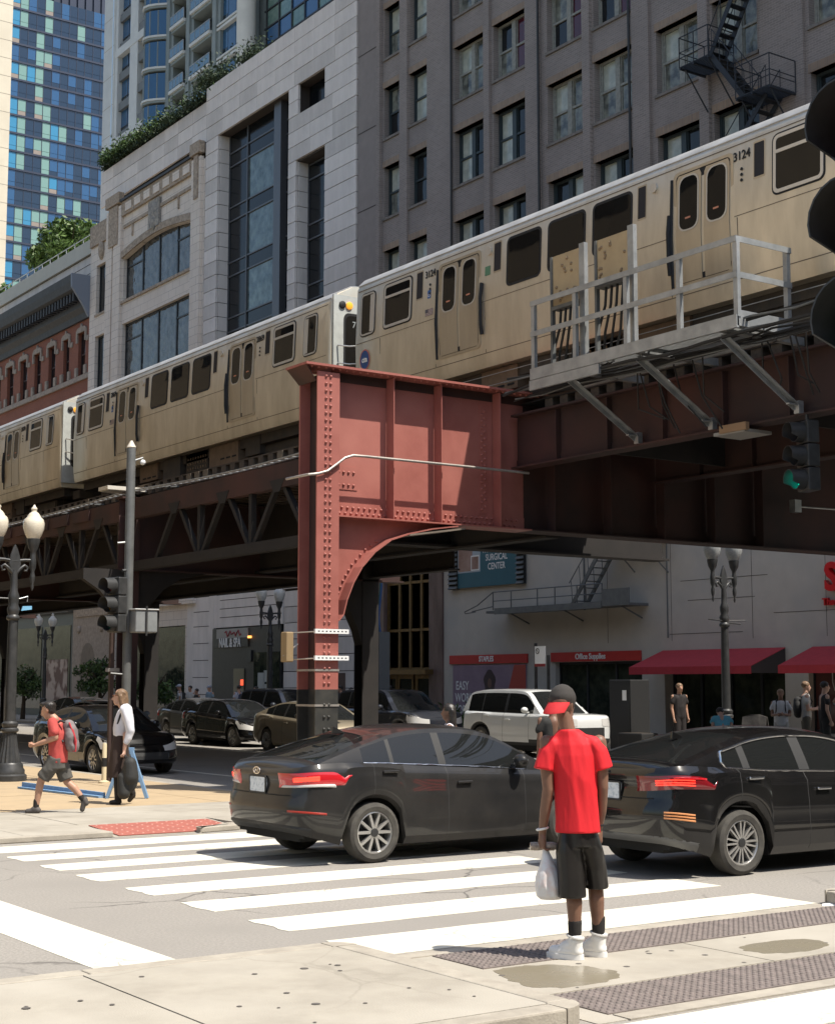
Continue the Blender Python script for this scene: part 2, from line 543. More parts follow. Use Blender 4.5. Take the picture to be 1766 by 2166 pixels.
# ------------------------------------------------------------------ painted markings
mk = tag(MB().box(4.16,4.76,9.5,17.2,0.0,0.004).build('stop_line', M_paint), kind='structure')
zc = bpy.data.objects.new('zebra_crossing', None); COL.objects.link(zc); tag(zc, kind='structure')
for y0, y1, x1 in ((16.93,17.58,10.6),(16.02,16.55,10.62),(15.02,15.57,10.65),(14.0,14.6,10.6),(12.8,13.42,10.66),(11.62,12.25,10.62),(10.38,11.04,10.66),(9.10,9.84,10.50)):
    b = MB()
    n = 24; x0 = 6.0
    top = [(x0+(x1-x0)*i/n, y1+random.uniform(-.008,.008)) for i in range(n+1)]
    bot = [(x0+(x1-x0)*i/n, y0+random.uniform(-.008,.008)) for i in range(n+1)]
    left = [(x0+random.uniform(-.03,.02), y0+(y1-y0)*k/5) for k in range(4,0,-1)]
    b.prism([(x,y,0.001) for x,y in bot + top[::-1] + left], (0,0,0.0035)).build('stripe', M_paint, zc)
for y0, y1 in ((5.9,6.53),(4.7,5.3)):
    MB().box(5.9,10.7,y0,y1,0.001,0.0045).build('stripe', M_paint, zc)
ln = bpy.data.objects.new('lane_lines', None); COL.objects.link(ln); tag(ln, kind='structure')
MB().box(14.95,15.07,24,60,0.0,0.004).build('line', M_paint, ln)
MB().box(20.7,20.82,30,70,0.0,0.004).build('line', M_paint, ln)
for y in (40,46,52,58): MB().box(18.0,18.12,y,y+3,0.0,0.004).build('line', M_paint, ln)

# ------------------------------------------------------------------ wet patches, gum
def blob(pts, z, name, m, label):
    n = 90; P = [Vector(p) for p in pts]; k = len(P); out = []
    for i in range(n):
        t = i*k/n; a = int(t); f = t-a
        p0,p1,p2,p3 = P[(a-1)%k],P[a%k],P[(a+1)%k],P[(a+2)%k]
        q = 0.5*((2*p1)+(p2-p0)*f+(2*p0-5*p1+4*p2-p3)*f*f+(3*p1-p0-3*p2+p3)*f**3)
        g_ = mnoise.noise(Vector((q.x*9,q.y*9,z)))*0.06+mnoise.noise(Vector((q.x*30,q.y*30,z)))*0.02; cen = sum((Vector(p) for p in pts),Vector((0,0)))/len(pts); q = q+(q-cen)*g_*2.2
        out.append((q.x, q.y, z))
    return tag(MB().prism(out, (0,0,0.0015)).build(name, m), label, 'puddle', 'puddles on the crossing floor')
blob([(6.3,8.17),(6.72,8.12),(6.9,7.85),(6.84,7.56),(6.45,7.45),(6.15,7.62)], 0.0112, 'puddle', M_wet, 'brown wet puddle on the concrete below the white shoes')
blob([(8.22,7.86),(8.6,7.93),(8.9,7.86),(8.88,7.6),(8.5,7.5),(8.25,7.6)], 0.0112, 'puddle', M_wet, 'brown wet puddle right of the white shoes between the tactile strips')
b = MB()
for i in range(34):
    x, y = random.uniform(1.5,5.5), random.uniform(6.9,9.1); r = random.uniform(0.01,0.028)
    b.lathe([(r,0),(r*.8,.001)], 8, (x,y,0.1035))
for i in range(16):
    x, y = random.uniform(6.2,10), random.uniform(7.4,8.2); r = random.uniform(0.01,0.025)
    b.lathe([(r,0),(r*.8,.001)], 8, (x,y,0.0125))
tag(b.build('gum_spots', mat('old gum',(0.10,0.09,0.08),0.8)), kind='stuff')
# bits of white litter in the gutter by the boarding island
tag(MB().prism([(10.34,8.9,.012),(10.47,8.84,.012),(10.5,8.9,.03),(10.4,8.95,.02)],(0,0,.004)).build('paper_scrap', M_white), 'crumpled white paper scrap by the kerb end at right edge', 'litter')
# ------------------------------------------------------------------ buildings
XB = 33.0          # east building line
M_brown = brick_mat('brown brick', (0.28,0.242,0.222), (0.225,0.195,0.18), (0.34,0.30,0.275), 2.2, 'x', 0.5, 0.165, 0.02, dirt=(0.21,0.184,0.17))
M_brownpaint = mat('brown painted wall', (0.27,0.235,0.217), 0.8, c2=(0.235,0.205,0.19), scale=2.0, bump=0.15)
M_soldier = brick_mat('worn lintel brick', (0.37,0.265,0.185), (0.28,0.205,0.15), (0.30,0.26,0.22), 4.0, 'x', 0.28, 1.2, 0.03, dirt=(0.15,0.115,0.095))
M_sill = mat('weathered sill', (0.22,0.20,0.18), 0.85, c2=(0.15,0.135,0.12), scale=6)
M_lime = mat('grey limestone', (0.76,0.715,0.675), 0.85, c2=(0.61,0.575,0.545), scale=1.6, bump=0.15, bscale=30, stretch=(1,1,0.35), c3=(0.67,0.625,0.585), scale3=0.9)
M_lime2 = mat('grey limestone darker', (0.64,0.60,0.565), 0.85, c2=(0.52,0.49,0.46), scale=1.4, bump=0.15, bscale=30, stretch=(1,1,0.3))
M_lime3 = mat('grey limestone paler', (0.78,0.73,0.69), 0.85, c2=(0.67,0.63,0.59), scale=1.8, bump=0.15, bscale=30, stretch=(1,1,0.3))
M_joint = mat('open stone joint', (0.07,0.06,0.055), 0.95)
M_terra = brick_mat('cream terracotta', (0.74,0.665,0.585), (0.70,0.63,0.555), (0.42,0.37,0.33), 1.0, 'x', 0.85, 0.42, 0.012, dirt=(0.63,0.55,0.47))
M_terra2 = mat('carved terracotta', (0.48,0.39,0.30), 0.85, c2=(0.24,0.20,0.16), scale=7, bump=0.9, bscale=14)
M_redbrick = brick_mat('red brick', (0.29,0.098,0.055), (0.24,0.08,0.05), (0.26,0.15,0.11), 3.0, 'x', 0.5, 0.2, 0.02, dirt=(0.2,0.075,0.05))
M_stonetrim = mat('cream stone trim', (0.40,0.335,0.275), 0.85, c2=(0.28,0.24,0.20), scale=5, bump=0.3, bscale=25)
M_cornice = mat('black painted cornice', (0.035,0.037,0.04), 0.6, c2=(0.055,0.056,0.06), scale=4)
M_slate = mat('blue grey metal panel', (0.20,0.23,0.28), 0.6)
M_stucco = mat('pale stucco', (0.50,0.50,0.445), 0.85, c2=(0.45,0.45,0.40), scale=1.0)
M_greywall = mat('grey painted masonry', (0.52,0.475,0.41), 0.8, c2=(0.47,0.43,0.37), scale=1.4, bump=0.12, bscale=18, c3=(0.42,0.40,0.365), scale3=0.5)
M_frame = mat('dark green window frame', (0.035,0.05,0.055), 0.5)
M_frame2 = mat('weathered pale window frame', (0.33,0.33,0.29), 0.7, c2=(0.22,0.225,0.205), scale=9)
M_blackframe = mat('black aluminium', (0.03,0.033,0.037), 0.4, 0.3)
M_greyframe = mat('grey mullion', (0.12,0.125,0.135), 0.4, 0.4)
def glass(name, c, rough=0.03, wave=0.0, wscale=1.2, c2=None, spec=0.6, metal=0.0):
    m = mat(name, c, rough, metal, c2=c2, scale=2.5, spec=spec, coat=0.0, ior=1.5)
    if wave:
        nt = m.node_tree; b = nt.nodes["Principled BSDF"]
        t = nt.nodes.new("ShaderNodeTexCoord"); nz = nt.nodes.new("ShaderNodeTexNoise")
        nz.inputs["Scale"].default_value = wscale; nz.inputs["Detail"].default_value = 1.5
        nt.links.new(t.outputs["Object"], nz.inputs["Vector"])
        bp = nt.nodes.new("ShaderNodeBump"); bp.inputs["Strength"].default_value = wave; bp.inputs["Distance"].default_value = 0.05
        nt.links.new(nz.outputs["Fac"], bp.inputs["Height"]); nt.links.new(bp.outputs[0], b.inputs["Normal"])
    return m
G_dark = glass('dark window glass', (0.012,0.015,0.017), 0.02, 0.25, 1.5, spec=0.5)
G_blind = glass('glass with pale blind behind', (0.50,0.52,0.44), 0.08, 0.2, c2=(0.33,0.36,0.31))
G_blind2 = glass('glass with torn blind behind', (0.27,0.28,0.23), 0.08, 0.2, c2=(0.06,0.065,0.06))
G_wine = glass('glass with wine red curtain behind', (0.075,0.012,0.022), 0.08, 0.2)
G_wave = glass('wavy tall glass', (0.06,0.085,0.085), 0.02, 1.0, 0.9, spec=0.9, metal=0.35, c2=(0.16,0.20,0.185))
G_black = glass('black spandrel glass', (0.008,0.01,0.012), 0.12, 0.0, spec=0.3)
G_greyrefl = glass('glass with grey reflections painted in', (0.12,0.125,0.12), 0.05, 0.6, 2.0, c2=(0.035,0.037,0.037))  # curtain-like grey reflections put into the glass colour

def facade(mb, x, t, yb, zb, hole):
    """wall of thickness t standing on x, cut by the breaks yb, zb; hole(i,j) leaves a cell open"""
    for j in range(len(zb)-1):
        i = 0
        while i < len(yb)-1:
            if hole(i, j): i += 1; continue
            k = i
            while k < len(yb)-1 and not hole(k, j): k += 1
            mb.box(x, x+t, yb[i], yb[k], zb[j], zb[j+1])
            i = k

WCACHE = {}
def sash_mesh(w, h, kind):
    """double-hung window frame (kind 1 = single, 2 = paired); origin at lower right corner (low y), faces -x"""
    key = (round(w,2), round(h,2), kind)
    if key in WCACHE: return WCACHE[key]
    f = MB(); fw = 0.09
    f.box(0,0.12,0,fw,0,h); f.box(0,0.12,w-fw,w,0,h); f.box(0,0.12,fw,w-fw,0,fw); f.box(0,0.12,fw,w-fw,h-fw,h)
    cells = [(fw, w-fw)]
    if kind == 2:
        f.box(-0.02,0.12,w/2-0.11,w/2+0.11,fw,h-fw)
        cells = [(fw, w/2-0.11), (w/2+0.11, w-fw)]
    panes = []
    for a, b in cells:
        f.box(0.0,0.1,a,b,h*0.5-0.04,h*0.5+0.04)
        f.box(0.03,0.1,a,a+0.045,fw,h-fw); f.box(0.03,0.1,b-0.045,b,fw,h-fw)
        panes.append((a+0.045, b-0.045, h*0.5+0.04, h-fw, 0.075))
        panes.append((a+0.045, b-0.045, fw, h*0.5-0.04, 0.055))
    WCACHE[key] = (f, panes); return WCACHE[key]
MESHC = {}
def put_window(root, y0, z0, w, h, kind, x, frame, pane_mats):
    f, panes = sash_mesh(w, h, kind)
    key = (round(w,2), round(h,2), kind, frame.name)
    if key not in MESHC: MESHC[key] = f.mesh('window', frame)
    o = inst(MESHC[key], 'window', root, (x, y0, z0))
    for i, (a, b, c, d, px) in enumerate(panes):
        pm = pane_mats[i % len(pane_mats)]
        k2 = (key, i, pm.name)
        if k2 not in MESHC: MESHC[k2] = MB().box(px, px+0.012, a, b, c, d).mesh('pane', pm)
        inst(MESHC[k2], 'pane', o)
    return o

# ---- brown brick office block (right)
gb = thing('brick_office_building', 'tall brown brick office building with paired sash windows behind the train', 'building', (0,0,0))
cols = [(48.77,49.98,1),(46.95,48.17,1),(43.29,45.14,2),(40.83,42.70,2),(37.75,39.62,2),(35.31,37.17,2),(32.32,34.18,2),(29.9,31.72,2),(26.1,27.94,2),(23.6,25.4,2)]
heads = [9.0,12.35,15.75,19.22,22.72,26.05,29.43,32.8]
YS0, YS1 = 21.5, 51.86
yb = sorted([YS0] + [v for a,b,_ in cols for v in (a,b)] + [YS1])
zb = [7.6] + sum([[h-2.13 if h > 9.7 else 7.61, h] for h in heads], []) + [36.0]
zb = sorted(set(zb))
holes_y = {round(a,2) for a,_,_ in cols}
holes_z = {round(h-2.13,2) for h in heads[1:]}
w = MB()
facade(w, XB, 0.5, yb, zb, lambda i,j: round(yb[i],2) in holes_y and round(zb[j],2) in holes_z)
w.box(XB+0.5, XB+27, YS0, YS1, 0, 35.9)
w.build('wall', M_brown, gb)
MB().box(XB-0.06, XB+0.0, 50.36, YS1, 7.6, 36).build('painted_strip', M_brownpaint, gb)
for z in [11.2+3.36*i for i in range(7)]:
    MB().box(XB-0.068, XB-0.055, 50.36, YS1, z, z+0.045).build('strip_joint', M_joint, gb)
for y0, y1, d in ((50.1,50.34,0.16),(48.2,48.74,0.10),(45.3,46.85,0.08),(42.83,43.17,0.12),(40.0,40.72,0.12),(37.27,37.65,0.12),(34.42,35.2,0.12),(31.82,32.22,0.12),(28.1,29.75,0.10),(25.5,25.98,0.12)):
    MB().box(XB-d, XB+0.0, y0, y1, 7.7, 35.8).build('pier', M_brown, gb)
pipe = MB().tube([(XB-0.16,39.93,7.7),(XB-0.16,39.93,35.8)], 0.045, 8)
pipe.build('drain_pipe', M_black, gb, smooth=60)
MB().tube([(XB-0.10,45.22,7.7),(XB-0.10,45.22,35.8)], 0.04, 8).build('drain_pipe', M_black, gb, smooth=60)
MB().tube([(XB-0.14,35.3,7.7),(XB-0.14,35.3,35.8)], 0.045, 8).build('drain_pipe', M_black, gb, smooth=60)
random.seed(11)
for ci, (a, b, kind) in enumerate(cols):
    for h in heads[1:8]:
        # the photograph shows nothing of the storeys behind the train on the right
        lint = MB().box(XB-0.03, XB+0.3, a-0.06, b+0.06, h, h+0.26); lint.build('lintel', M_soldier, gb)
        MB().box(XB-0.06, XB+0.25, a-0.05, b+0.05, h-2.13-0.1, h-2.13).build('sill', M_sill, gb)
        upper = h > 22
        pale = (kind == 2 and ((h > 26 and a > 43) or (22 < h < 23.5 and a < 40) or (25 < h and a < 43)))
        fr = M_frame2 if pale else M_frame
        if kind == 2 and 25 < h < 27 and 40 < a < 43: pm = [G_wine,G_wine,G_dark,G_blind2]
        elif kind == 2 and h > 25 and 35 < a < 39: pm = [G_wine,G_wine,G_blind2,G_dark]
        elif pale: pm = [G_blind2, G_blind2, G_blind, G_blind2]
        else: pm = random.choice([[G_dark,G_dark,G_blind,G_blind],[G_blind,G_blind,G_dark,G_dark],[G_blind,G_blind,G_blind,G_blind2],[G_dark,G_blind2,G_blind,G_dark]])
        if kind == 1: pm = random.choice([[G_blind,G_blind2],[G_dark,G_dark],[G_blind2,G_dark],[G_blind,G_blind]])
        put_window(gb, a, h-2.13, b-a, 2.13, kind, XB+0.24, fr, pm)

# ---- painted shop front of that block, under the railway
low = MB()
ybl = [YS0,24.0,28.6,29.45,34.25,35.25,39.45,45.82]
zbl = [0.1,0.55,2.62,7.6]
def lh(i,j):
    return (j == 1 and i in (1,3,5)) or (j == 0 and i == 3)
facade(low, XB-0.05, 0.55, ybl, zbl, lh)
low.build('shop_wall', M_greywall, gb)
G_shop = glass('shop window glass', (0.014,0.018,0.014), 0.04, 0.15, c2=(0.045,0.052,0.036), spec=0.25)
for y0, y1 in ((24.0,28.6),(35.25,39.45)):
    fr = MB()
    n = 3
    for k in range(n+1):
        y = y0+(y1-y0)*k/n; fr.box(XB+0.14,XB+0.22,max(y0,y-0.04),min(y1,y+0.04),0.55,2.62)
    fr.box(XB+0.14,XB+0.22,y0,y1,0.55,0.65); fr.box(XB+0.14,XB+0.22,y0,y1,2.54,2.62)
    f = fr.build('shop_window', M_blackframe, gb)
    for k in range(n):
        MB().box(XB+0.19,XB+0.2,y0+(y1-y0)*k/n+.04,y0+(y1-y0)*(k+1)/n-.04,0.65,2.54).build('pane', mat('brown shop film',(0.09,0.035,0.03),0.1) if y0 < 25 and k == 2 else G_shop, f)
ent = MB()
for y in (29.45,30.6,31.8,33.0,34.15): ent.box(XB+0.3,XB+0.38,y,y+0.1,0.1,2.62)
ent.box(XB+0.3,XB+0.38,29.45,34.25,2.3,2.4)
en = ent.build('shop_entrance', M_blackframe, gb)
for y in (29.55,30.7,31.9,33.1): MB().box(XB+0.34,XB+0.35,y,y+1.05,0.1,2.3).build('pane', G_shop, en)
MB().box(XB+0.33,XB+0.36,29.55,34.15,2.4,2.62).build('pane', G_black, en)
jb = MB()
for z, y0, y1 in ((4.55,25.5,27.7),(3.9,27,29.8),(5.0,30,33.5),(4.4,30.5,33.2),(3.4,31,34)): jb.box(XB-0.056,XB-0.05,y0,y1,z,z+0.015)
for y in (27.9,30.6,33.9,36.8): jb.box(XB-0.056,XB-0.05,y,y+0.012,3.2,6.6)
o = jb.build('wall_cracks', M_joint, gb); o['kind'] = 'stuff'
# bronze entrance bay and marble piers
M_bronze = mat('bronze', (0.20,0.125,0.045), 0.45, 0.55, c2=(0.13,0.085,0.035), scale=5)
M_bronzep = mat('bronze panel', (0.24,0.155,0.065), 0.5, 0.4, c2=(0.18,0.115,0.05), scale=3)
M_marble = mat('purple brown marble', (0.095,0.06,0.053), 0.45, c2=(0.17,0.115,0.10), scale=2.2, stretch=(1,1,0.3), detail=8)
MB().box(XB-0.12,XB+0.3,45.83,46.68,0.1,7.6).build('marble_pier', M_marble, gb)
MB().box(XB-0.12,XB+0.3,49.74,51.22,0.1,7.6).build('marble_pier', M_marble, gb)
bz = MB()
for y in (46.7,47.38,48.13,48.86,49.64): bz.box(XB+0.02,XB+0.2,y-0.06 if y > 46.8 else y,y+0.06,2.42,7.6)
for z in (3.9,5.72,2.42): bz.box(XB+0.03,XB+0.2,46.7,49.7,z,z+0.1)
bb = bz.build('bronze_screen', M_bronze, gb)
for y0, y1 in ((46.76,47.32),(47.44,48.07),(48.19,48.8),(48.92,49.58)):
    MB().box(XB+0.1,XB+0.12,y0,y1,4.0,5.72).build('bronze_panel', M_bronzep, bb)
    MB().box(XB+0.1,XB+0.12,y0,y1,2.52,3.9).build('pane', G_greyrefl, bb)
    MB().box(XB+0.1,XB+0.12,y0,y1,5.82,7.6).build('pane', G_dark, bb)
MB().box(XB-0.5,XB+0.1,46.4,49.8,2.26,2.44).build('door_canopy', M_bronze, gb)
for y0 in (46.72,47.95,49.05):
    dr = MB(); dw = 1.05 if y0 < 48.5 else 0.62
    dr.box(XB+0.05,XB+0.12,y0,y0+0.12,0.1,2.25); dr.box(XB+0.05,XB+0.12,y0+dw-0.12,y0+dw,0.1,2.25)
    dr.box(XB+0.05,XB+0.12,y0+.12,y0+dw-.12,2.1,2.25); dr.box(XB+0.05,XB+0.12,y0+.12,y0+dw-.12,0.1,0.35)
    d = dr.build('door', M_bronze, gb)
    MB().box(XB+0.08,XB+0.09,y0+.12,y0+dw-.12,0.35,2.1).build('pane', G_dark, d)
MB().box(XB+0.1,XB+0.3,46.68,49.74,0.1,7.6).build('porch_back', M_bronzep, gb)

# signs on the shop front
M_signred = mat('red sign face', (0.50,0.028,0.024), 0.5, c2=(0.44,0.025,0.022), scale=3)
M_letter = mat('white lettering', (0.78,0.77,0.74), 0.5)
M_awning = mat('red awning cloth', (0.42,0.035,0.045), 0.8, c2=(0.36,0.03,0.04), scale=5, bump=0.2, bscale=60)
s1 = thing('shop_sign', 'long red sign band reading STAPLES in white above the purple poster', 'sign', (XB-0.06,0,0))
MB().box(-0.06,0.0,40.87,45.38,2.62,2.93).build('panel', M_signred, s1)
lettering('STAPLES', 0.27, M_letter, s1, (-0.065,43.15,2.775), bold=0.006, sx=0.85)
s2 = thing('shop_sign', 'long red sign band reading Office Supplies in white beside the red awning', 'sign', (XB-0.06,0,0))
MB().box(-0.06,0.0,35.25,39.6,2.63,2.94).build('panel', M_signred, s2)
lettering('Office Supplies', 0.26, M_letter, s2, (-0.065,37.6,2.785), bold=0.005, sx=0.95)
# window poster: flat print
ps = thing('window_poster', 'purple and red window poster reading EASY WORKS FOR YOU', 'poster', (XB-0.06,0,0))
M_pur = mat('poster purple', (0.21,0.145,0.20), 0.5, c2=(0.27,0.19,0.24), scale=1.2)
M_por = mat('poster red', (0.42,0.06,0.04), 0.5)
MB().box(-0.03,0.0,40.95,45.2,0.6,2.58).build('sheet', M_pur, ps)
MB().prism([(-0.033,42.35,0.62),(-0.033,40.97,0.62),(-0.033,40.97,2.56),(-0.033,41.6,2.56)], (-0.002,0,0)).build('red_panel', M_por, ps)
fig = MB()
pts = [(-0.036, 43.0+0.33*math.cos(t)*(1+0.12*math.sin(5*t)), 1.95+0.46*math.sin(t)) for t in [i*2*math.pi/28 for i in range(28)]]
fig.prism(pts, (-0.001,0,0))
fig.prism([(-0.0362,43.5,0.62),(-0.0362,42.5,0.62),(-0.0362,42.6,1.5),(-0.0362,42.85,1.7),(-0.0362,43.2,1.7),(-0.0362,43.42,1.5)], (-0.001,0,0))
fig.build('printed_figure', mat('poster print dark',(0.045,0.025,0.03),0.5), ps)
MB().prism([(-0.0385, 43.0+0.12*math.cos(t), 1.93+0.17*math.sin(t)) for t in [i*2*math.pi/16 for i in range(16)]], (-0.001,0,0)).build('printed_face', mat('poster print face',(0.16,0.085,0.065),0.5), ps)
for tx, z in (('EASY',1.83),('WORKS',1.4),('FOR YOU',0.97)):
    yc = {'EASY':44.62,'WORKS':44.42,'FOR YOU':44.3}[tx]
    lettering(tx, 0.44, M_letter, ps, (-0.04,yc,z), bold=0.006, depth=0.001, sx=0.8)
lettering('Easy', 0.34, M_letter, ps, (-0.042,41.85,1.55), depth=0.001, sx=0.85)
lettering('Rewards', 0.34, M_letter, ps, (-0.042,41.6,1.13), depth=0.001, sx=0.8)
# clinic billboard with louvres
bl = thing('billboard', 'teal clinic billboard reading TRANSPLANT SURGICAL CENTER between two louvres', 'billboard', (XB-0.1,0,0))
M_teal = mat('billboard teal', (0.02,0.10,0.135), 0.5, c2=(0.025,0.115,0.15), scale=1)
M_bskin = mat('billboard printed skin', (0.38,0.25,0.20), 0.6, c2=(0.25,0.14,0.10), scale=1.6)
MB().box(-0.08,0.0,41.32,44.75,5.36,7.3).build('panel', M_teal, bl)
MB().box(-0.083,-0.08,43.4,44.75,5.9,7.3).build('print', mat('billboard pale',(0.36,0.42,0.46),0.5), bl)
MB().prism([(-0.085,44.7,5.95),(-0.085,43.9,5.95),(-0.085,43.85,6.9),(-0.085,44.1,7.25),(-0.085,44.7,7.2)], (-0.002,0,0)).build('printed_face', M_bskin, bl)
MB().box(-0.089,-0.086,43.45,43.95,5.95,6.5).build('print_inset', M_letter, bl)
MB().box(-0.092,-0.089,43.5,43.9,6.0,6.45).build('printed_face', M_bskin, bl)
for tx, z in (('TRANSPLANT',6.66),('SURGICAL',6.36),('CENTER',6.04)):
    lettering(tx, 0.33, M_letter, bl, (-0.09,42.45,z), depth=0.001, bold=0.004, sx=0.82)
MB().box(-0.1,0.0,44.76,45.3,5.33,7.3).build('louvre_box', M_dark, bl); MB().box(-0.1,0.0,40.9,41.31,5.33,7.3).build('louvre_box', M_dark, bl)
for y0, y1 in ((44.78,45.28),(40.92,41.3)):
    for i in range(11):
        z = 5.36+i*0.17
        MB().prism([(-0.1,y0,z),(-0.17,y0,z-0.02),(-0.17,y0,z+0.005),(-0.1,y0,z+0.09)], (0,y1-y0,0)).build('slat', M_steelgrey, bl)
# channel letters
cl = thing('shop_sign', 'big red raised letters spelling STAPLES high on the grey wall at right edge', 'sign', (XB-0.05,0,0))
M_redlet = mat('red channel letter', (0.62,0.02,0.025), 0.35)
me_o = lettering('STAPLES', 1.05, M_redlet, cl, (-0.12,25.95,4.76), bold=0.035, depth=0.09, sx=0.95)
lettering('The Office Superstore', 0.27, M_redlet, cl, (-0.06,26.75,4.12), bold=0.008, depth=0.04)
# awnings
def awning(y0, y1, label, txt=None):
    a = thing('awning', label, 'awning', (XB-0.06,0,0), group='red awnings over the shop entrance')
    c = MB()
    c.add([(0,y0,2.92),(0,y1,2.92),(-1.4,y1,2.4),(-1.4,y0,2.4),(0,y0,2.9),(0,y1,2.9),(-1.38,y1,2.385),(-1.38,y0,2.385)],
          [(0,1,2,3),(7,6,5,4),(0,4,5,1),(1,5,6,2),(2,6,7,3),(3,7,4,0)])
    c.build('canopy', M_awning, a)
    v = MB().box(-1.415,-1.395,y0,y1,2.18,2.4)
    v.build('valance', M_awning, a)
    for y in (y0, y1):
        MB().prism([(-0.01,y,2.9),(-1.39,y,2.39),(-1.39,y,2.2),(-0.01,y,2.2)], (0,0.012,0)).build('end_panel', mat('dark awning lining',(0.05,0.04,0.037),0.9), a)
    f = MB()
    for y in (y0+0.05, (y0+y1)/2, y1-0.05): f.tube([(0,y,2.25),(-1.37,y,2.3)], 0.02, 6)
    f.build('frame', M_steelgrey, a)
awning(29.4, 34.3, 'red cloth awning over the shop entrance behind the street lamp')
awning(22.6, 28.42, 'red cloth awning cut by the right edge of the picture')
up = thing('window_logo', 'white courier shield logo on the brown shop window at right edge', 'logo', (XB+0.18,0,0))
lettering('ups', 0.42, mat('faded white print',(0.42,0.38,0.36),0.6), up, (0,27.62,1.95), depth=0.002)
sh = [(0.0,27.62+0.36*a,1.98+0.4*b) for a,b in ((-1,1.1),(1,1.1),(1,-0.1),(0.8,-0.65),(0,-1.15),(-0.8,-0.65),(-1,-0.1))]
sh2 = [(0.0,27.62+0.36*a*.9,1.98+0.4*b*.92) for a,b in ((-1,1.1),(1,1.1),(1,-0.1),(0.8,-0.65),(0,-1.15),(-0.8,-0.65),(-1,-0.1))]
MB().ring(sh, sh2, (-0.003,0,0)).build('shield', MATS['faded white print'], up)

# ---- fire escapes
def rail(mb, pts, h, r=0.02, mid=True, posts=True):
    up_ = Vector((0,0,h))
    P = [Vector(p) for p in pts]
    for a, b in zip(P, P[1:]):
        mb.tube([a+up_, b+up_], r, 5)
        if mid: mb.tube([a+up_*0.5, b+up_*0.5], r*0.8, 5)
    if posts:
        for p in P: mb.tube([p, p+up_], r, 5)
fe = thing('fire_escape', 'black iron fire escape landing with drop stair on the grey wall above the shop', 'fire escape', (0,0,0))
p = MB(); p.box(32.0,XB-0.07,34.9,42.0,4.32,4.40); p.build('platform', M_steelgrey, fe)
MB().box(31.98,32.02,34.75,36.0,4.32,4.85).build('end_board', M_steelgrey, fe)
MB().box(31.97,32.01,36.02,41.5,4.27,4.48).build('edge_plate', M_steelgrey, fe)
r_ = MB(); rail(r_, [(32.0,y,4.42) for y in (41.6,40.6,39.2,38.3,37.2,36.0)], 0.62, 0.022); r_.build('railing', M_steelgrey, fe)
r_ = MB(); r_.tube([(32,41.6,5.04),(32,42.5,4.62),(32,43.25,4.42),(32,43.2,4.36),(32,42.6,4.4)], 0.02, 5); r_.tube([(32,41.6,4.55),(32,42.8,4.42)],0.02,5); r_.build('counterweight_arm', M_steelgrey, fe)
for y in (35.2,38.0,40.8):
    MB().beam((32.1,y,4.3),(XB-0.06,y,3.95),0.04,0.04).build('bracket', M_steelgrey, fe)
st = MB()
for s in (-0.0,0.6): st.beam((32.15+s,37.6,4.45),(32.15+s,35.9,6.5),0.04,0.14)
for i in range(10): st.box(32.15,32.75,37.5-i*0.17-0.1,37.5-i*0.17+0.08,4.55+i*0.205,4.57+i*0.205)
st.build('stair', M_steelgrey, fe)
sr = MB()
for s in (0.0,0.6):
    sr.tube([(32.15+s,37.75,5.15),(32.15+s,36.0,7.1)],0.018,5)
    for i in range(5): sr.tube([(32.15+s,37.6-i*0.4,4.5+i*0.48),(32.15+s,37.65-i*0.4,5.2+i*0.46)],0.014,5)
sr.build('stair_rail', M_steelgrey, fe)
tpf = MB(); tpf.box(31.95,XB-0.07,33.9,36.2,6.35,6.42); tpf.build('upper_platform', M_steelgrey, fe)
for y0,z0,y1,z1 in ((34.4,6.3,34.0,5.5),(35.7,6.3,35.5,5.6)):
    MB().tube([(32.1,y0,z0),(XB-0.06,y1,z1-0.2)],0.025,5).build('bracket', M_steelgrey, fe)
MB().tube([(XB-0.08,34.05,6.4),(XB-0.08,34.05,3.3)],0.02,5).build('drain_pipe', M_steelgrey, fe)
MB().tube([(XB-0.08,37.9,4.3),(XB-0.08,37.9,7.4)],0.03,5).build('drain_pipe', M_steelgrey, fe)

fe2 = thing('fire_escape', 'dark fire escape balconies zigzagging down the brown brick wall at upper right', 'fire escape', (0,0,0))
M_esc = mat('dark blue grey iron', (0.022,0.027,0.035), 0.6)
def balc(z, y0, y1, x0=31.7):
    pl = MB()
    n = 14
    for i in range(n):
        x = x0+(XB-0.12-x0)*i/(n-1); pl.box(x,x+0.035,y0,y1,z,z+0.03)
    for y in (y0,(y0+y1)/2,y1-.05): pl.box(x0,XB-0.1,y,y+0.05,z-0.06,z)
    pl.build('platform', M_esc, fe2)
    r = MB(); rail(r, [(XB-0.12,y0,z),(x0,y0,z),(x0,(y0+y1)/2,z),(x0,y1,z),(XB-0.12,y1,z)], 0.95, 0.018)
    for a in (y0,y1): r.tube([(XB-0.12,a,z+0.32),(x0,a,z+0.32)],0.014,5)
    r.tube([(x0,y0,z+0.3),(x0,y1,z+0.3)],0.014,5)
    r.build('railing', M_esc, fe2)
    for y in (y0+0.1,y1-0.1):
        MB().tube([(x0+0.15,y,z-0.05),(XB-0.05,y,z-1.25)],0.025,5).build('bracket', M_esc, fe2)
balc(20.45, 30.75, 31.95, 31.8); balc(18.75, 28.4, 29.7, 31.8); balc(23.7, 28.3, 29.5, 31.8); balc(16.6,30.8,32.0,31.8)
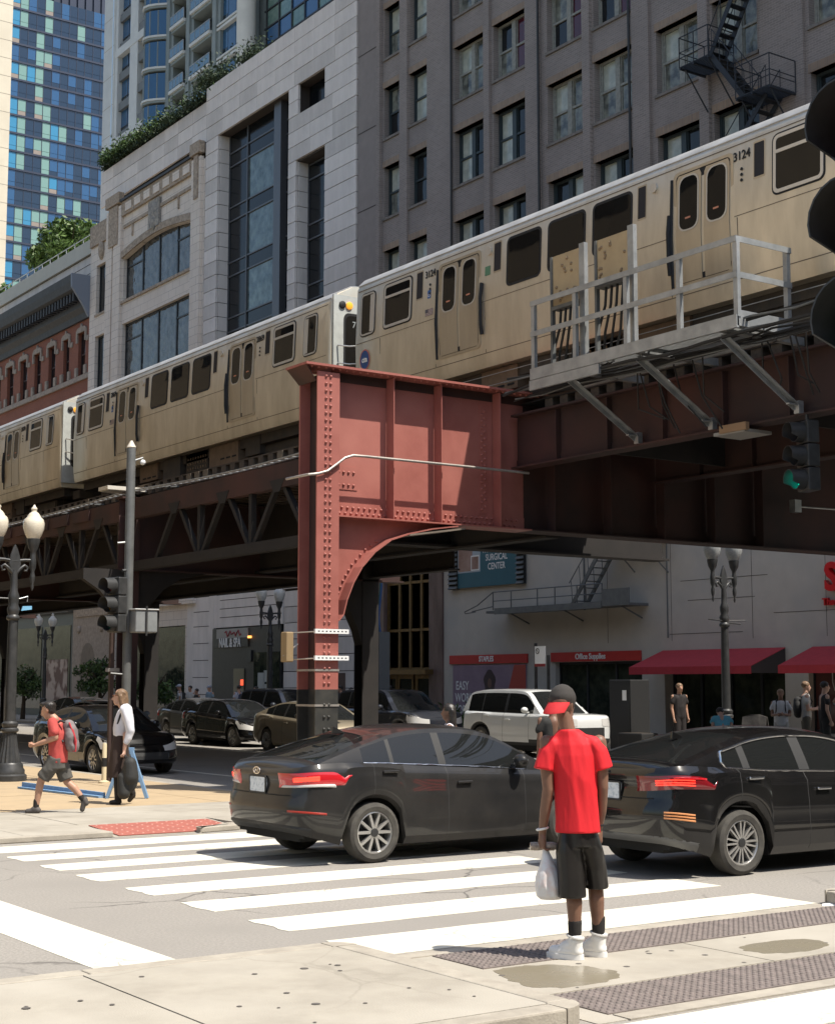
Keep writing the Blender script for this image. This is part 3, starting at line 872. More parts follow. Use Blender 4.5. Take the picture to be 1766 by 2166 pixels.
def stairs(y0,z0,y1,z1,x=32.0,w=0.6):
    s = MB(); n = int(abs(z1-z0)/0.24)
    for k in (0,w): s.beam((x+k,y0,z0),(x+k,y1,z1),0.03,0.16)
    for i in range(n):
        t = (i+.5)/n; s.box(x,x+w,y0+(y1-y0)*t-0.11,y0+(y1-y0)*t+0.11,z0+(z1-z0)*t,z0+(z1-z0)*t+0.025)
    s.build('stair', M_esc, fe2)
    r = MB()
    for k in (0,w):
        r.tube([(x+k,y0,z0+0.85),(x+k,y1,z1+0.85)],0.016,5)
        for i in range(5):
            t = i/4; r.tube([(x+k,y0+(y1-y0)*t,z0+(z1-z0)*t),(x+k,y0+(y1-y0)*t,z0+(z1-z0)*t+0.85)],0.012,5)
    r.build('stair_rail', M_esc, fe2)
stairs(31.0,20.5,29.0,23.7,32.1); stairs(30.75,20.45,29.5,18.75,31.95); stairs(28.9,18.75,31.0,16.6,32.2)

# ---- grey limestone building with tall dark windows
ls = thing('limestone_building', 'grey limestone building with tall black windows and a hedge on its roof edge', 'building', (0,0,0))
OPEN = [(57.62,64.5,0.0,28.53),(54.47,56.93,0.0,24.98),(54.5,56.78,27.15,28.5)]
zb = [0.1,6.3,24.98,27.15,28.53,31.2]
ybq = [51.9,54.47,56.93,57.62,64.5,65.8,79.0]
w = MB()
def lhole(i,j):
    if i == 3 and 1 <= j <= 3: return True
    if i == 1 and j == 1: return True
    if i == 1 and j == 3: return True
    if i == 5 and j >= 1: return True
    return False
facade(w, XB+0.02, 0.9, ybq, zb, lhole)
w.box(XB+0.92,XB+3.2,65.7,79.0,6.3,30.7)
w.box(XB+0.9,XB+24,51.9,79.0,0,30.2)
w.build('wall_core', M_joint, ls)
random.seed(5)
BC = {}
def block(y0,y1,z0,z1,x,t=0.12):
    g = 0.016
    m = random.choice([M_lime,M_lime,M_lime2,M_lime3])
    k = (round(y1-y0,3), round(z1-z0,3), m.name, t)
    if k not in BC: BC[k] = MB().box(0,t,0.004,(y1-y0)-0.004,g,(z1-z0)-g).mesh('stone_block', m)
    inst(BC[k], 'stone_block', ls, (x+random.uniform(-0.006,0.004), y0, z0))
CH = 0.695
def course_row(z0, y0, y1, x, step=1.72, t=0.12, opens=OPEN):
    z1 = z0+CH; zc = (z0+z1)/2
    segs = [(y0,y1)]
    for a,b,c,d in opens:
        if c <= zc <= d:
            ns = []
            for s,e in segs:
                if b <= s or a >= e: ns.append((s,e)); continue
                if a > s: ns.append((s,a))
                if b < e: ns.append((b,e))
            segs = ns
    for s,e in segs:
        n = max(1, round((e-s)/step)); off = 0.0
        for i in range(n): block(s+(e-s)*i/n, s+(e-s)*(i+1)/n, z0, z1, x, t)
z = 31.3-CH
while z > 17.8:
    course_row(z, 51.95, 65.8, XB-0.1); z -= CH
z = 30.7-CH
for i in range(3):
    course_row(z, 65.83, 78.95, XB-0.03, opens=[]); z -= CH
for i in range(8): course_row(0.35+i*CH, 51.95, 57.6, XB-0.1, opens=[])
# jamb returns as stacked stone quoins
for yj, s in ((64.5,1),(56.93,1)):
    top = 28.5 if yj > 60 else 24.9
    z = 31.3-CH
    while z > 17.8:
        if z < top: MB().box(XB+0.03,XB+0.6,yj-0.05,yj+0.002,z+0.016,z+CH-0.016).build('quoin', random.choice([M_lime,M_lime3]), ls)
        z -= CH
# tall windows
def tall(y0,y1,zt,vm,label='tall_window',wavy=()):
    f = MB(); zb0 = 16.0
    f.box(XB+0.5,XB+0.62,y0,y0+0.08,zb0,zt); f.box(XB+0.5,XB+0.62,y1-0.08,y1,zb0,zt)
    for y in vm: f.box(XB+0.47,XB+0.62,y-0.04,y+0.04,zb0,zt)
    zz = []
    z = 27.6 if y1 > 60 else 24.2
    z = 27.62
    while z > zb0:
        for q in (z, z-0.68):
            if q < zt: f.box(XB+0.49,XB+0.62,y0,y1,q-0.035,q+0.035)
        zz.append(z); z -= 2.74
    o = f.build('tall_window', M_greyframe, ls)
    ed = [y0]+list(vm)+[y1]
    for a,b in zip(ed,ed[1:]):
        for z in zz:
            if z-0.68 < zt: MB().box(XB+0.55,XB+0.56,a+.04,b-.04,max(zb0,z-2.74+.03),min(zt,z-0.71)).build('pane', G_wave if (a,b) in wavy else G_black, o)
            if z-0.04 < zt: MB().box(XB+0.54,XB+0.57,a+.04,b-.04,z-0.65,min(zt,z-0.035)).build('spandrel', G_black, o)
        if zt > zz[0]: MB().box(XB+0.54,XB+0.57,a+.04,b-.04,zz[0]+0.03,zt).build('spandrel', G_black, o)
tall(57.62,64.45,28.53,(59.15,62.54),wavy=((59.15,62.54),))
MB().box(XB+0.2,XB+0.6,58.85,59.48,16,28.53).build('window_pier', M_greyframe, ls)
tall(54.47,56.88,24.98,())
MB().box(XB+0.5,XB+0.55,54.5,56.78,27.15,28.5).build('square_window', G_black, ls)
# entrance court stone at ground: small side door
MB().box(XB-0.115,XB-0.1,52.55,53.9,0.1,2.35).build('side_door', mat('dark red brown door',(0.07,0.035,0.03),0.5), ls)

# ---- terracotta fronted building
tc_ = thing('terracotta_building', 'cream terracotta front with arched window band and carved medallion', 'building', (0,0,0))
XT = XB-0.12
w = MB()
ybt = [65.82,67.12,75.42,77.58,79.12,80.0]
zbt = [0.1,4.74,5.9,9.9,12.2,14.05,16.3,18.2,21.25,22.5,25.32,27.75]
def th(i,j): return (i == 1 and j in (0,3,5,7,9)) or (i == 3 and j in (3,5,7,9))
facade(w, XT, 0.4, ybt, zbt, th)
w.box(XT+0.4,XB+3.0,65.82,80.0,0.1,27.2)
w.build('wall', M_terra, tc_)
def archfill(yl, yr, zl, rise, ztop):
    n = 12; pts = []
    for i in range(n+1):
        t = i/n; pts.append((XT-0.03, yl+(yr-yl)*t, zl+rise*math.sin(math.pi*t)))
    poly = [(XT-0.03,yl,ztop)] + pts + [(XT-0.03,yr,ztop)]
    return MB().prism(poly, (0.25,0,0))
archfill(67.12,75.42,24.88,0.40,25.36).build('arch_head', M_terra, tc_)
n = 16; pts_o = []; pts_i = []
for i in range(n+1):
    t = i/n; y = 67.0+8.5*t; zz_ = 24.9+0.40*math.sin(math.pi*t)
    pts_i.append((XT-0.12,y,zz_)); pts_o.append((XT-0.12,y,zz_+0.38))
MB().prism(pts_i+pts_o[::-1], (0.1,0,0)).build('arch_moulding', M_terra2, tc_)
for y0, y1 in ((66.0,67.0),(75.55,76.5),(76.7,77.5)):
    MB().box(XT-0.16,XT+0.02,y0,y1,8,27.9).build('pilaster', M_terra, tc_)
for y0, y1 in ((65.9,66.95),(75.6,77.4)):
    MB().box(XT-0.3,XT+0.02,y0,y1,28.05,28.65).build('pilaster_cap', M_terra2, tc_)
    MB().box(XT-0.22,XT+0.02,y0+0.3,y1-0.3,25.8,28.0).build('pilaster_niche', M_terra2, tc_)
MB().box(XT-0.14,XT+0.02,67.05,75.5,27.25,28.05).build('frieze', M_terra2, tc_)
MB().box(XT-0.24,XT+0.02,67.0,75.6,28.05,28.18).build('cornice', M_cornice, tc_)
for i in range(7):
    y = 67.2+i*1.17; MB().box(XT-0.18,XT-0.1,y,y+0.75,27.4,27.85).build('frieze_panel', M_terra, tc_)
MB().box(XT-0.08,XT+0.02,67.1,75.4,26.55,26.72).build('carved_band', M_terra2, tc_)
md = MB(); md.ball((XT-0.05,71.4,26.5),0.5,12,8,(0.35,1,1.25)); md.box(XT-0.16,XT,70.75,72.05,25.6,27.1); md.ball((XT-0.1,71.4,25.9),0.3,10,6,(0.5,1,1.6))
md.build('medallion', mat('grey carved stone',(0.15,0.155,0.16),0.85,c2=(0.42,0.38,0.32),scale=6,bump=1.0,bscale=9), tc_, smooth=60)
for y in (68.6,74.2): MB().box(XT-0.07,XT,y,y+0.14,25.9,26.6).build('carved_drop', M_terra2, tc_)
MB().box(XT-0.12,XT+0.1,77.55,79.9,26.5,27.7).build('left_parapet', M_terra2, tc_)
MB().ball((XT-0.02,78.4,26.1),0.35,10,6,(0.5,1,1.7)).build('carved_figure', M_terra2, tc_, smooth=60)
for z0, z1 in ((22.5,25.3),(18.2,21.25),(14.05,16.3),(9.9,12.2)):
    f = MB()
    for y in (67.12,69.1,71.25,73.3,75.3): f.box(XT+0.2,XT+0.32,y,y+0.12,z0,z1)
    f.box(XT+0.2,XT+0.32,67.12,69.2,z1-0.95,z1-0.87); f.box(XT+0.2,XT+0.32,73.4,75.4,z1-0.95,z1-0.87)
    f.box(XT+0.2,XT+0.32,67.12,75.42,z0,z0+0.1); f.box(XT+0.2,XT+0.32,67.12,75.42,z1-0.1,z1)
    o = f.build('window', M_blackframe, tc_)
    for i,(a,b) in enumerate(((67.24,69.1),(69.22,71.25),(71.37,73.3),(73.42,75.3))):
        MB().box(XT+0.25,XT+0.26,a,b,z0+.1,z1-.1).build('pane', G_greyrefl, o)
    MB().box(XT-0.1,XT+0.15,66.9,75.6,z0-0.14,z0-0.002).build('window_sill', M_terra2, tc_)
    f = MB(); f.box(XT+0.2,XT+0.3,77.58,77.68,z0,z1); f.box(XT+0.2,XT+0.3,79.02,79.12,z0,z1); f.box(XT+0.2,XT+0.3,77.68,79.02,z1-.1,z1)
    o = f.build('narrow_window', M_blackframe, tc_)
    MB().box(XT+0.24,XT+0.25,77.68,79.02,z0,z1-.1).build('pane', G_dark, o)
    MB().box(XT-0.06,XT+0.15,77.5,79.2,z0-0.12,z0-0.002).build('window_sill', M_terra2, tc_)
MB().box(XT+0.3,XT+0.36,67.12,75.42,0.1,4.74).build('shop_window', G_shop, tc_)
MB().box(XT-0.2,XT+0.0,66.0,76.0,5.75,5.95).build('string_course', M_terra, tc_)

# nail salon and its neighbour at street level
sl = thing('salon_front', 'black salon shop front reading NAIL & SPA in white letters', 'shop front', (0,0,0))
MB().box(XB-0.2,XB-0.1,57.7,64.1,0.1,4.45).build('front_panel', M_black, sl)
MB().box(XB-0.26,XB-0.2,60.55,63.95,3.58,3.98).build('sign_board', M_black, sl)
MB().box(XB-0.25,XB-0.2,60.6,63.6,3.99,4.42).build('sign_upper', mat('grey sign face',(0.32,0.31,0.29),0.5), sl)
lettering('NAIL & SPA', 0.58, M_letter, sl, (XB-0.27,62.25,3.76), bold=0.01, sx=0.72)
MB().tube([(XB-0.26,62.75-0.13*i,4.2+0.11*math.sin(i*2.1)+0.05*math.cos(i*1.3)) for i in range(13)],0.03,5).build('red_script', mat('dark red script',(0.30,0.03,0.04),0.5), sl)
MB().box(XB-0.24,XB-0.2,57.75,60.0,0.7,3.3).build('pane', G_shop, sl)
MB().box(XB-0.24,XB-0.2,60.9,61.9,0.1,2.6).build('door', glass('salon door glass',(0.09,0.085,0.06),0.1), sl)
for y0,z0,w_,h_ in ((58.3,2.0,0.75,0.5),(58.3,1.4,0.75,0.5),(59.0,1.0,0.6,1.4),(58.2,0.8,0.9,0.4)):
    MB().box(XB-0.25,XB-0.24,y0,y0+w_,z0,z0+h_).build('notice', mat('pale notice',(0.42,0.44,0.42),0.6), sl)
MB().box(XB-0.25,XB-0.24,60.95,61.2,1.85,2.1).build('neon_sign', mat('red neon',(0.6,0.02,0.01),0.5,emit=(1,0.08,0.03),estr=1.2), sl)
MB().box(XB-0.3,XB-0.2,60.3,60.5,3.95,4.05).build('amber_lamp', mat('amber lamp',(0.8,0.3,0.05),0.5,emit=(1,0.4,0.1),estr=1.5), sl)
MB().box(XB-0.28,XB-0.2,60.2,60.6,2.9,3.4).build('number_sign', M_blackframe, sl)
# limestone surround of the salon and horizontal grooves
for y0,y1,z0,z1 in ((64.12,66.9,0.1,7.4),(57.65,64.1,4.5,6.0),(51.95,57.6,6.0,7.5)):
    MB().box(XB-0.14,XB-0.0,y0,y1,z0,z1).build('stone_facing', M_lime3, ls)
for z in (1.4,2.2,3.0,3.8,4.6,5.3,6.0): MB().box(XB-0.146,XB-0.13,64.6,66.2,z,z+0.03).build('stone_groove', M_joint, ls)
for z in (4.95,5.35,5.75): MB().box(XB-0.146,XB-0.13,57.7,63.5,z,z+0.03).build('stone_groove', M_joint, ls)
MB().box(XB-0.13,XB+0.0,57.7,63.0,6.02,7.4).build('transom_window', glass('blue grey transom',(0.10,0.12,0.115),0.08), ls)
for y in (58.9,60.8): MB().box(XB-0.15,XB-0.12,y,y+0.06,6.02,7.4).build('transom_mullion', M_blackframe, ls)

# ---- carved stone tower front and the dark shops left of it
ct = thing('carved_stone_front', 'pale carved stone shop front with a tall arched niche', 'building', (0,0,0))
MB().box(XT-0.1,XT+0.3,75.85,81.0,0.1,6.6).build('wall', M_stonetrim, ct)
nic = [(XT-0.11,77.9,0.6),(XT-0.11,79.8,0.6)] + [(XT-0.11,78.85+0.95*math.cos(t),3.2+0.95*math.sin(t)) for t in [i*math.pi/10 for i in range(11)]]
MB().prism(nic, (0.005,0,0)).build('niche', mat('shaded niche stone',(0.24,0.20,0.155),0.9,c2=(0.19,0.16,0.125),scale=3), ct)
MB().box(XT-0.16,XT-0.1,76.2,80.6,5.6,6.0).build('carved_frieze', M_terra2, ct)
for y in (77.0,80.1): MB().ball((XT-0.12,y,4.9),0.22,10,6,(0.5,1,1)).build('roundel', M_stonetrim, ct, smooth=60)
# ---- red brick building with the black cornice
rb = thing('red_brick_building', 'red brick building with carved window heads under a heavy black cornice', 'building', (0,0,0))
wins = [(80.78,81.81),(83.17,84.05),(85.34,86.4),(87.68,88.71),(89.97,91.12),(92.36,93.48),(94.7,95.8),(97.1,98.2)]
ybr = [80.0]+[v for a,b in wins for v in (a,b)]+[104.0]
w = MB(); hy = {round(a,2) for a,_ in wins}
zbr = [0.1,11.2,13.7,15.3,17.8,19.45,21.95,22.8]
facade(w, XB, 0.4, ybr, zbr, lambda i,j: round(ybr[i],2) in hy and j in (1,3,5))
w.box(XB+0.4,XB+20,80.0,104,0,22.7)
w.build('wall', M_redbrick, rb)
for a,b in wins:
    for z0,z1 in ((19.45,21.95),(15.3,17.8)):
        f = MB(); f.box(XB+0.18,XB+0.26,a,a+0.07,z0,z1); f.box(XB+0.18,XB+0.26,b-0.07,b,z0,z1); f.box(XB+0.18,XB+0.26,a+.07,b-.07,(z0+z1)/2-.04,(z0+z1)/2+.04); f.box(XB+0.18,XB+0.26,a+.07,b-.07,z1-.08,z1)
        o = f.build('window', mat('dark red brown frame',(0.05,0.025,0.022),0.6), rb)
        MB().box(XB+0.22,XB+0.23,a+.07,b-.07,z0,(z0+z1)/2-.04).build('pane', G_dark, o)
        MB().box(XB+0.2,XB+0.21,a+.07,b-.07,(z0+z1)/2+.04,z1-.08).build('pane', G_dark, o)
        h = MB(); c = (a+b)/2
        h.prism([(XB-0.09,a-0.22,z1-0.55),(XB-0.09,a-0.02,z1-0.55),(XB-0.09,a-0.02,z1),(XB-0.09,b+0.02,z1),(XB-0.09,b+0.02,z1-0.55),(XB-0.09,b+0.22,z1-0.55),(XB-0.09,b+0.22,z1+0.15),(XB-0.09,b-0.05,z1+0.3),(XB-0.09,c+0.16,z1+0.3),(XB-0.09,c,z1+0.52),(XB-0.09,c-0.16,z1+0.3),(XB-0.09,a+0.05,z1+0.3),(XB-0.09,a-0.22,z1+0.15)], (0.12,0,0))
        h.build('window_head', M_stonetrim, rb)
        MB().box(XB-0.07,XB+0.02,a-0.55,a-0.22,z1-0.62,z1-0.34).build('stone_band', M_stonetrim, rb)
        for s in (a-0.3,b-0.02): MB().box(XB-0.1,XB+0.02,s,s+0.32,z0-0.02,z0+0.5).build('stone_block', M_stonetrim, rb)
MB().box(XB-0.12,XB+0.02,80.02,104,19.12,19.4).build('sill_band', M_stonetrim, rb)
MB().box(XB-0.08,XB+0.02,80.02,104,14.95,15.25).build('sill_band', M_stonetrim, rb)
c = MB()
c.prism([(XB+0.1,80.2,22.6),(XB-0.15,80.2,22.6),(XB-0.2,80.2,22.95),(XB-0.45,80.2,23.2),(XB-0.5,80.2,23.9),(XB-1.05,80.2,24.15),(XB-1.15,80.2,24.55),(XB-1.2,80.2,24.95),(XB+0.1,80.2,24.95)], (0,24,0))
c.build('cornice', M_cornice, rb)
MB().prism([(XB+0.1,80.0,22.6),(XB-0.17,80.0,22.6),(XB-0.5,80.0,23.2),(XB-1.2,80.0,24.2),(XB-1.22,80.0,24.97),(XB+0.1,80.0,24.97)], (0,0.18,0)).build('cornice_end', M_slate, rb)
cbm = MB().box(-0.42,0,0,0.16,0,0.5).mesh('bracket', M_cornice)
for i in range(52): inst(cbm, 'bracket', rb, (XB-0.48,80.5+i*0.45,23.5))
w = MB().box(XB+0.25,XB+18,80.0,112,22.7,26.45); w.build('upper_wall', M_lime2, rb)
for z in (25.35,25.9,26.4): MB().box(XB+0.235,XB+0.25,80.0,112,z,z+0.03).build('wall_joint', M_joint, rb)
MB().box(XB+0.1,XB+18,79.95,112,26.45,27.3).build('stucco_parapet', M_stucco, rb)
r_ = MB(); rail(r_, [(XB+0.3,79.6+i*1.3,27.3) for i in range(25)], 0.42, 0.03, mid=False); r_.build('parapet_railing', M_galv, rb)
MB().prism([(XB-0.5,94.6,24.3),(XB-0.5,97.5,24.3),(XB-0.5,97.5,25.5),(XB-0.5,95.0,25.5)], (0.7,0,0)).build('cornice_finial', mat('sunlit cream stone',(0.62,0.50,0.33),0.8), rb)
# dark shops at street level
ds = thing('dark_shop_front', 'dark glazed shop front with a printed window poster behind the tall lamp', 'shop front', (0,0,0))
MB().box(XT-0.05,XT+0.3,81.05,104,0.1,5.9).build('front_panel', M_blackframe, ds)
MB().box(XT-0.4,XT-0.05,81.05,104,5.9,6.45).build('fascia', mat('olive grey fascia',(0.13,0.12,0.095),0.8,c2=(0.09,0.085,0.07),scale=3), ds)
for i in range(5):
    y = 81.4+i*4.4
    MB().box(XT-0.08,XT-0.05,y,y+4.0,0.5,5.2).build('pane', G_shop, ds)
MB().box(XT-0.1,XT-0.08,81.7,85.4,1.0,3.3).build('poster', mat('sepia poster print',(0.42,0.33,0.28),0.6,c2=(0.11,0.045,0.03),scale=1.1,detail=2,lo=0.45,hi=0.55), ds)
# shop 2 with planting between the pilasters
MB().box(XB-0.03,XB+0.2,67.2,75.2,0.1,4.7).build('shop_glazing', G_shop, tc_)

# ---- rooftop planting
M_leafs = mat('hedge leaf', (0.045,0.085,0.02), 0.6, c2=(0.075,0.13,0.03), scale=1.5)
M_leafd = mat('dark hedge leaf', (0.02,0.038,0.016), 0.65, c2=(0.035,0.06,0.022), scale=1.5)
M_leaf3 = mat('fresh tree leaf', (0.10,0.165,0.03), 0.55, c2=(0.055,0.10,0.02), scale=0.9)
def leaves(n, fn, size, name, m, parent):
    b = MB()
    for i in range(n):
        p = fn()
        u = Vector((random.gauss(0,1),random.gauss(0,1),random.gauss(0,1))).normalized()
        v = u.orthogonal().normalized()
        v.rotate(Matrix.Rotation(random.uniform(0,6.28),3,u))
        s = size*random.uniform(0.6,1.3)
        w_ = u.cross(v)
        b.add([p-v*s, p+w_*s*0.4, p+v*s, p-w_*s*0.4], [(0,1,2,3)])
    return b.build(name, m, parent)
hd = thing('hedge', 'dark green hedge spilling over the limestone roof edge', 'hedge', (0,0,0))
random.seed(3)
MB().box(XB+0.1,XB+0.7,65.9,79.0,30.6,31.2).build('planter', mat('planter soil',(0.03,0.022,0.015),0.9), hd)
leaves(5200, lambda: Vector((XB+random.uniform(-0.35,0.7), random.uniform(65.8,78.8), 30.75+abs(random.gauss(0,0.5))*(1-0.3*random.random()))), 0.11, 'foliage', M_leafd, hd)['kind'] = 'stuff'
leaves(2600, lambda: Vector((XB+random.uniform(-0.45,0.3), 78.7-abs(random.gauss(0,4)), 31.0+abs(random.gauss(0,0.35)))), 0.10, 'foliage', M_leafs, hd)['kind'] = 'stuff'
hd2 = thing('roof_shrub', 'small dark shrub on the limestone parapet beside the green glazing', 'shrub', (0,0,0))
leaves(1400, lambda: Vector((XB+0.6+random.gauss(0,0.4), 62.2+random.gauss(0,0.55), 31.5+abs(random.gauss(0,0.4)))), 0.10, 'foliage', M_leafd, hd2)['kind'] = 'stuff'
MB().tube([(XB+0.6,62.2,31),(XB+0.6,62.2,31.7)],0.04,6).build('stem', mat('bark',(0.06,0.045,0.03),0.9), hd2)
hd3 = thing('roof_shrub', 'dark shrub behind the hedge end where the limestone parapet steps up', 'shrub', (0,0,0))
leaves(1600, lambda: Vector((XB+0.5+random.gauss(0,0.4), 66.0+random.gauss(0,0.8), 31.7+abs(random.gauss(0,0.45)))), 0.10, 'foliage', M_leafd, hd3)['kind'] = 'stuff'
MB().tube([(XB+0.5,66.0,31),(XB+0.5,66.0,31.8)],0.04,6).build('stem', MATS['bark'], hd3)
def tree(x, y, z0, h, rx, rz, n, label, size=0.17, seed=1, name='roof_tree', m=None, m2=None):
    random.seed(seed)
    t = thing(name, label, 'tree', (x,y,z0))
    tr = MB(); tr.tube([(0,0,0),(0.05,0.02,h*0.35),(0.0,0.05,h*0.62)], [0.14,0.10,0.05], 8)
    for i in range(7):
        a = i*0.9; z = h*(0.3+0.05*i)
        tr.tube([(0.03,0,z),(math.cos(a)*rx*0.35,math.sin(a)*rx*0.35,z+h*0.16),(math.cos(a)*rx*0.6,math.sin(a)*rx*0.6,z+h*0.28)],[0.05,0.03,0.015],6)
    tr.build('trunk', MATS['bark'], t, smooth=60)
    cl_ = []
    for i in range(26):
        u = Vector((random.gauss(0,1),random.gauss(0,1),random.gauss(0,1))).normalized()*random.uniform(0.35,0.95)
        cl_.append((Vector((u.x*rx,u.y*rx,h*0.62+u.z*rz)), random.uniform(0.22,0.38)*rx))
    def f():
        c, r = random.choice(cl_)
        return c + Vector((random.gauss(0,1),random.gauss(0,1),random.gauss(0,0.8))).normalized()*r*random.uniform(0.5,1.0)
    leaves(n, f, size, 'crown', m or M_leaf3, t)['kind'] = 'stuff'
    leaves(n//2, f, size, 'crown', m2 or M_leafs, t)['kind'] = 'stuff'
    return t
tree(37.0, 93.6, 27.5, 5.2, 2.9, 1.7, 6000, 'bushy green tree on the roof terrace against the glass tower', 0.2, 4)
tree(37.5, 106.5, 27.3, 4.0, 1.5, 1.2, 1800, 'pale green tree cut by the left edge on the roof terrace', 0.2, 9)

# ---- blue glass tower far left
gt = thing('glass_tower', 'blue reflective glass tower with a cream stone edge at the left', 'building', (0,0,0))
YT = 235.0
G_t1 = glass('tower glass dark', (0.015,0.035,0.07), 0.04, 0.6, 0.25, spec=0.7, metal=0.0)
G_t2 = glass('tower glass mid blue', (0.03,0.10,0.22), 0.05, 0.6, 0.25, spec=0.8, metal=0.1)
G_t3 = glass('tower glass mirrored sky and blinds', (0.20,0.34,0.31), 0.1, 0.2, spec=0.5)  # pale panes hold mirrored sky as well as blinds in their colour
G_t4 = glass('tower glass cyan', (0.05,0.24,0.42), 0.06, 0.3, spec=0.6)
G_t5 = glass('tower glass beige blinds', (0.30,0.25,0.21), 0.1, 0.2)
M_tfr = mat('tower mullion', (0.05,0.06,0.09), 0.4, 0.3)
MB().box(81.8,120,YT+0.3,YT+30,0,140).build('core', M_tfr, gt)
MB().box(76,81.8,YT-0.6,YT+30,0,140).build('stone_edge', mat('sunlit cream tower stone',(0.66,0.60,0.48),0.8,c2=(0.60,0.54,0.43),scale=0.3), gt)
for z in [61+3.04*i for i in range(18)]: MB().box(75.9,81.81,YT-0.62,YT-0.6,z,z+0.06).build('stone_joint', mat('tower joint',(0.35,0.31,0.25),0.9), gt)
fl = MB().box(81.8,101,YT-0.12,YT+0.3,-0.16,0.16).mesh('floor_band', M_tfr)
vm = MB().box(-0.04,0.04,YT-0.05,YT+0.3,57,119).mesh('mullion', M_tfr)
random.seed(21)
PWT = 1.42
for i in range(14): inst(vm, 'mullion', gt, (81.85+i*PWT,0,0))
PM = {}
def tpane(kind, mm):
    if (kind, mm.name) not in PM:
        a, b = ((0.95,2.86) if kind else (0.18,0.9))
        PM[(kind,mm.name)] = MB().box(0.05,PWT-0.05,YT+0.02,YT+0.05,a,b).mesh('pane', mm)
    return PM[(kind,mm.name)]
pale_cols = {1,3,4,6}
for j in range(17):
    z = 64.1+3.04*j
    inst(fl, 'floor_band', gt, (0,0,z))
    for i in range(12):
        r = random.random()
        if i == 0: mm = G_t4 if r < 0.5 else G_t2
        elif i in (1,3,4) and r < 0.45: mm = G_t3
        elif i in (6,8,9) and r < 0.12: mm = G_t3
        elif r < 0.10: mm = G_t4
        elif r < 0.45: mm = G_t2
        else: mm = G_t1
        o = inst(tpane(1, mm), 'pane', gt, (81.85+i*PWT, random.uniform(-.008,.008), z), rot=(0,0,0))
        lowm = mm if mm in (G_t1,G_t2) else random.choice([mm,G_t5,mm])
        if mm is G_t3 or mm is G_t4 or random.random() < 0.5:
            inst(tpane(0, lowm), 'lower_pane', gt, (81.85+i*PWT, 0, z))
        else:
            inst(tpane(0, G_t1), 'lower_pane', gt, (81.85+i*PWT, 0, z))

# ---- white balcony tower behind the limestone building
wt = thing('balcony_tower', 'white and glass apartment tower with curved bays and balconies behind the limestone roof', 'building', (0,0,0))
XW = 62.0
M_wt = mat('white precast', (0.62,0.64,0.62), 0.7, c2=(0.55,0.57,0.56), scale=0.7)
M_wtg = mat('grey green precast', (0.25,0.29,0.29), 0.7, c2=(0.21,0.25,0.25), scale=0.7)
M_wsp = mat('grey spandrel', (0.16,0.17,0.17), 0.6)
G_w1 = glass('apartment glass blue', (0.03,0.10,0.20), 0.04, 0.5, 0.3, spec=0.7, metal=0.1)
G_w2 = glass('apartment glass dark', (0.015,0.025,0.03), 0.05, 0.4, 0.4)
G_rail = glass('balcony rail glass', (0.10,0.19,0.27), 0.08, 0.0)
G_cw = glass('green curtain wall', (0.09,0.17,0.15), 0.05, 0.8, 0.25, spec=0.7, metal=0.2, c2=(0.16,0.24,0.21))
MB().box(XW+0.9,XW+30,100,147.8,0,120).build('core', M_wtg, wt)
MB().box(XW-0.4,XW+0.9,144.9,147.7,40,120).build('corner_pier', M_wt, wt)
for z in [56+3.24*i for i in range(7)]: MB().box(XW-0.41,XW-0.4,144.95,147.7,z,z+0.05).build('pier_joint', MATS['tower joint'], wt)
MB().box(XW-0.46,XW-0.4,145.2,145.35,40,120).build('pier_groove', mat('pale blue light strip',(0.6,0.75,0.9),0.4), wt)
zfl = [46.2+3.24*i for i in range(11)]
for (a,b) in ((144.2,144.9),(139.2,141.1)):
    MB().box(XW-0.3,XW+0.9,a,b,40,120).build('pier', M_wt, wt)
for z in (67.4,77.1,57.7): MB().box(XW-0.35,XW+0.9,136.9,144.9,z,z+0.85).build('white_beam', M_wt, wt)
for z in zfl:
    MB().box(XW-0.1,XW+0.6,141.1,144.2,z-0.9,z-0.05).build('spandrel', M_wsp, wt)
    f = MB(); f.box(XW+0.2,XW+0.3,141.1,144.2,z-.05,z+.02); f.box(XW+0.2,XW+0.3,142.6,142.72,z,z+2.3); f.box(XW+0.2,XW+0.3,141.1,144.2,z+.5,z+.57)
    o = f.build('window', M_blackframe, wt)
    for y in (141.1,142.72): MB().box(XW+0.24,XW+0.25,y,y+1.48,z+.57,z+2.34).build('pane', G_w1, o); 
    MB().box(XW+0.24,XW+0.25,141.1,144.2,z+.02,z+.5).build('pane', G_w2, o)
    # balcony strip next to it
    MB().box(XW-0.2,XW+0.7,137.1,139.2,z-0.5,z+0.4).build('balcony_front', M_wsp, wt)
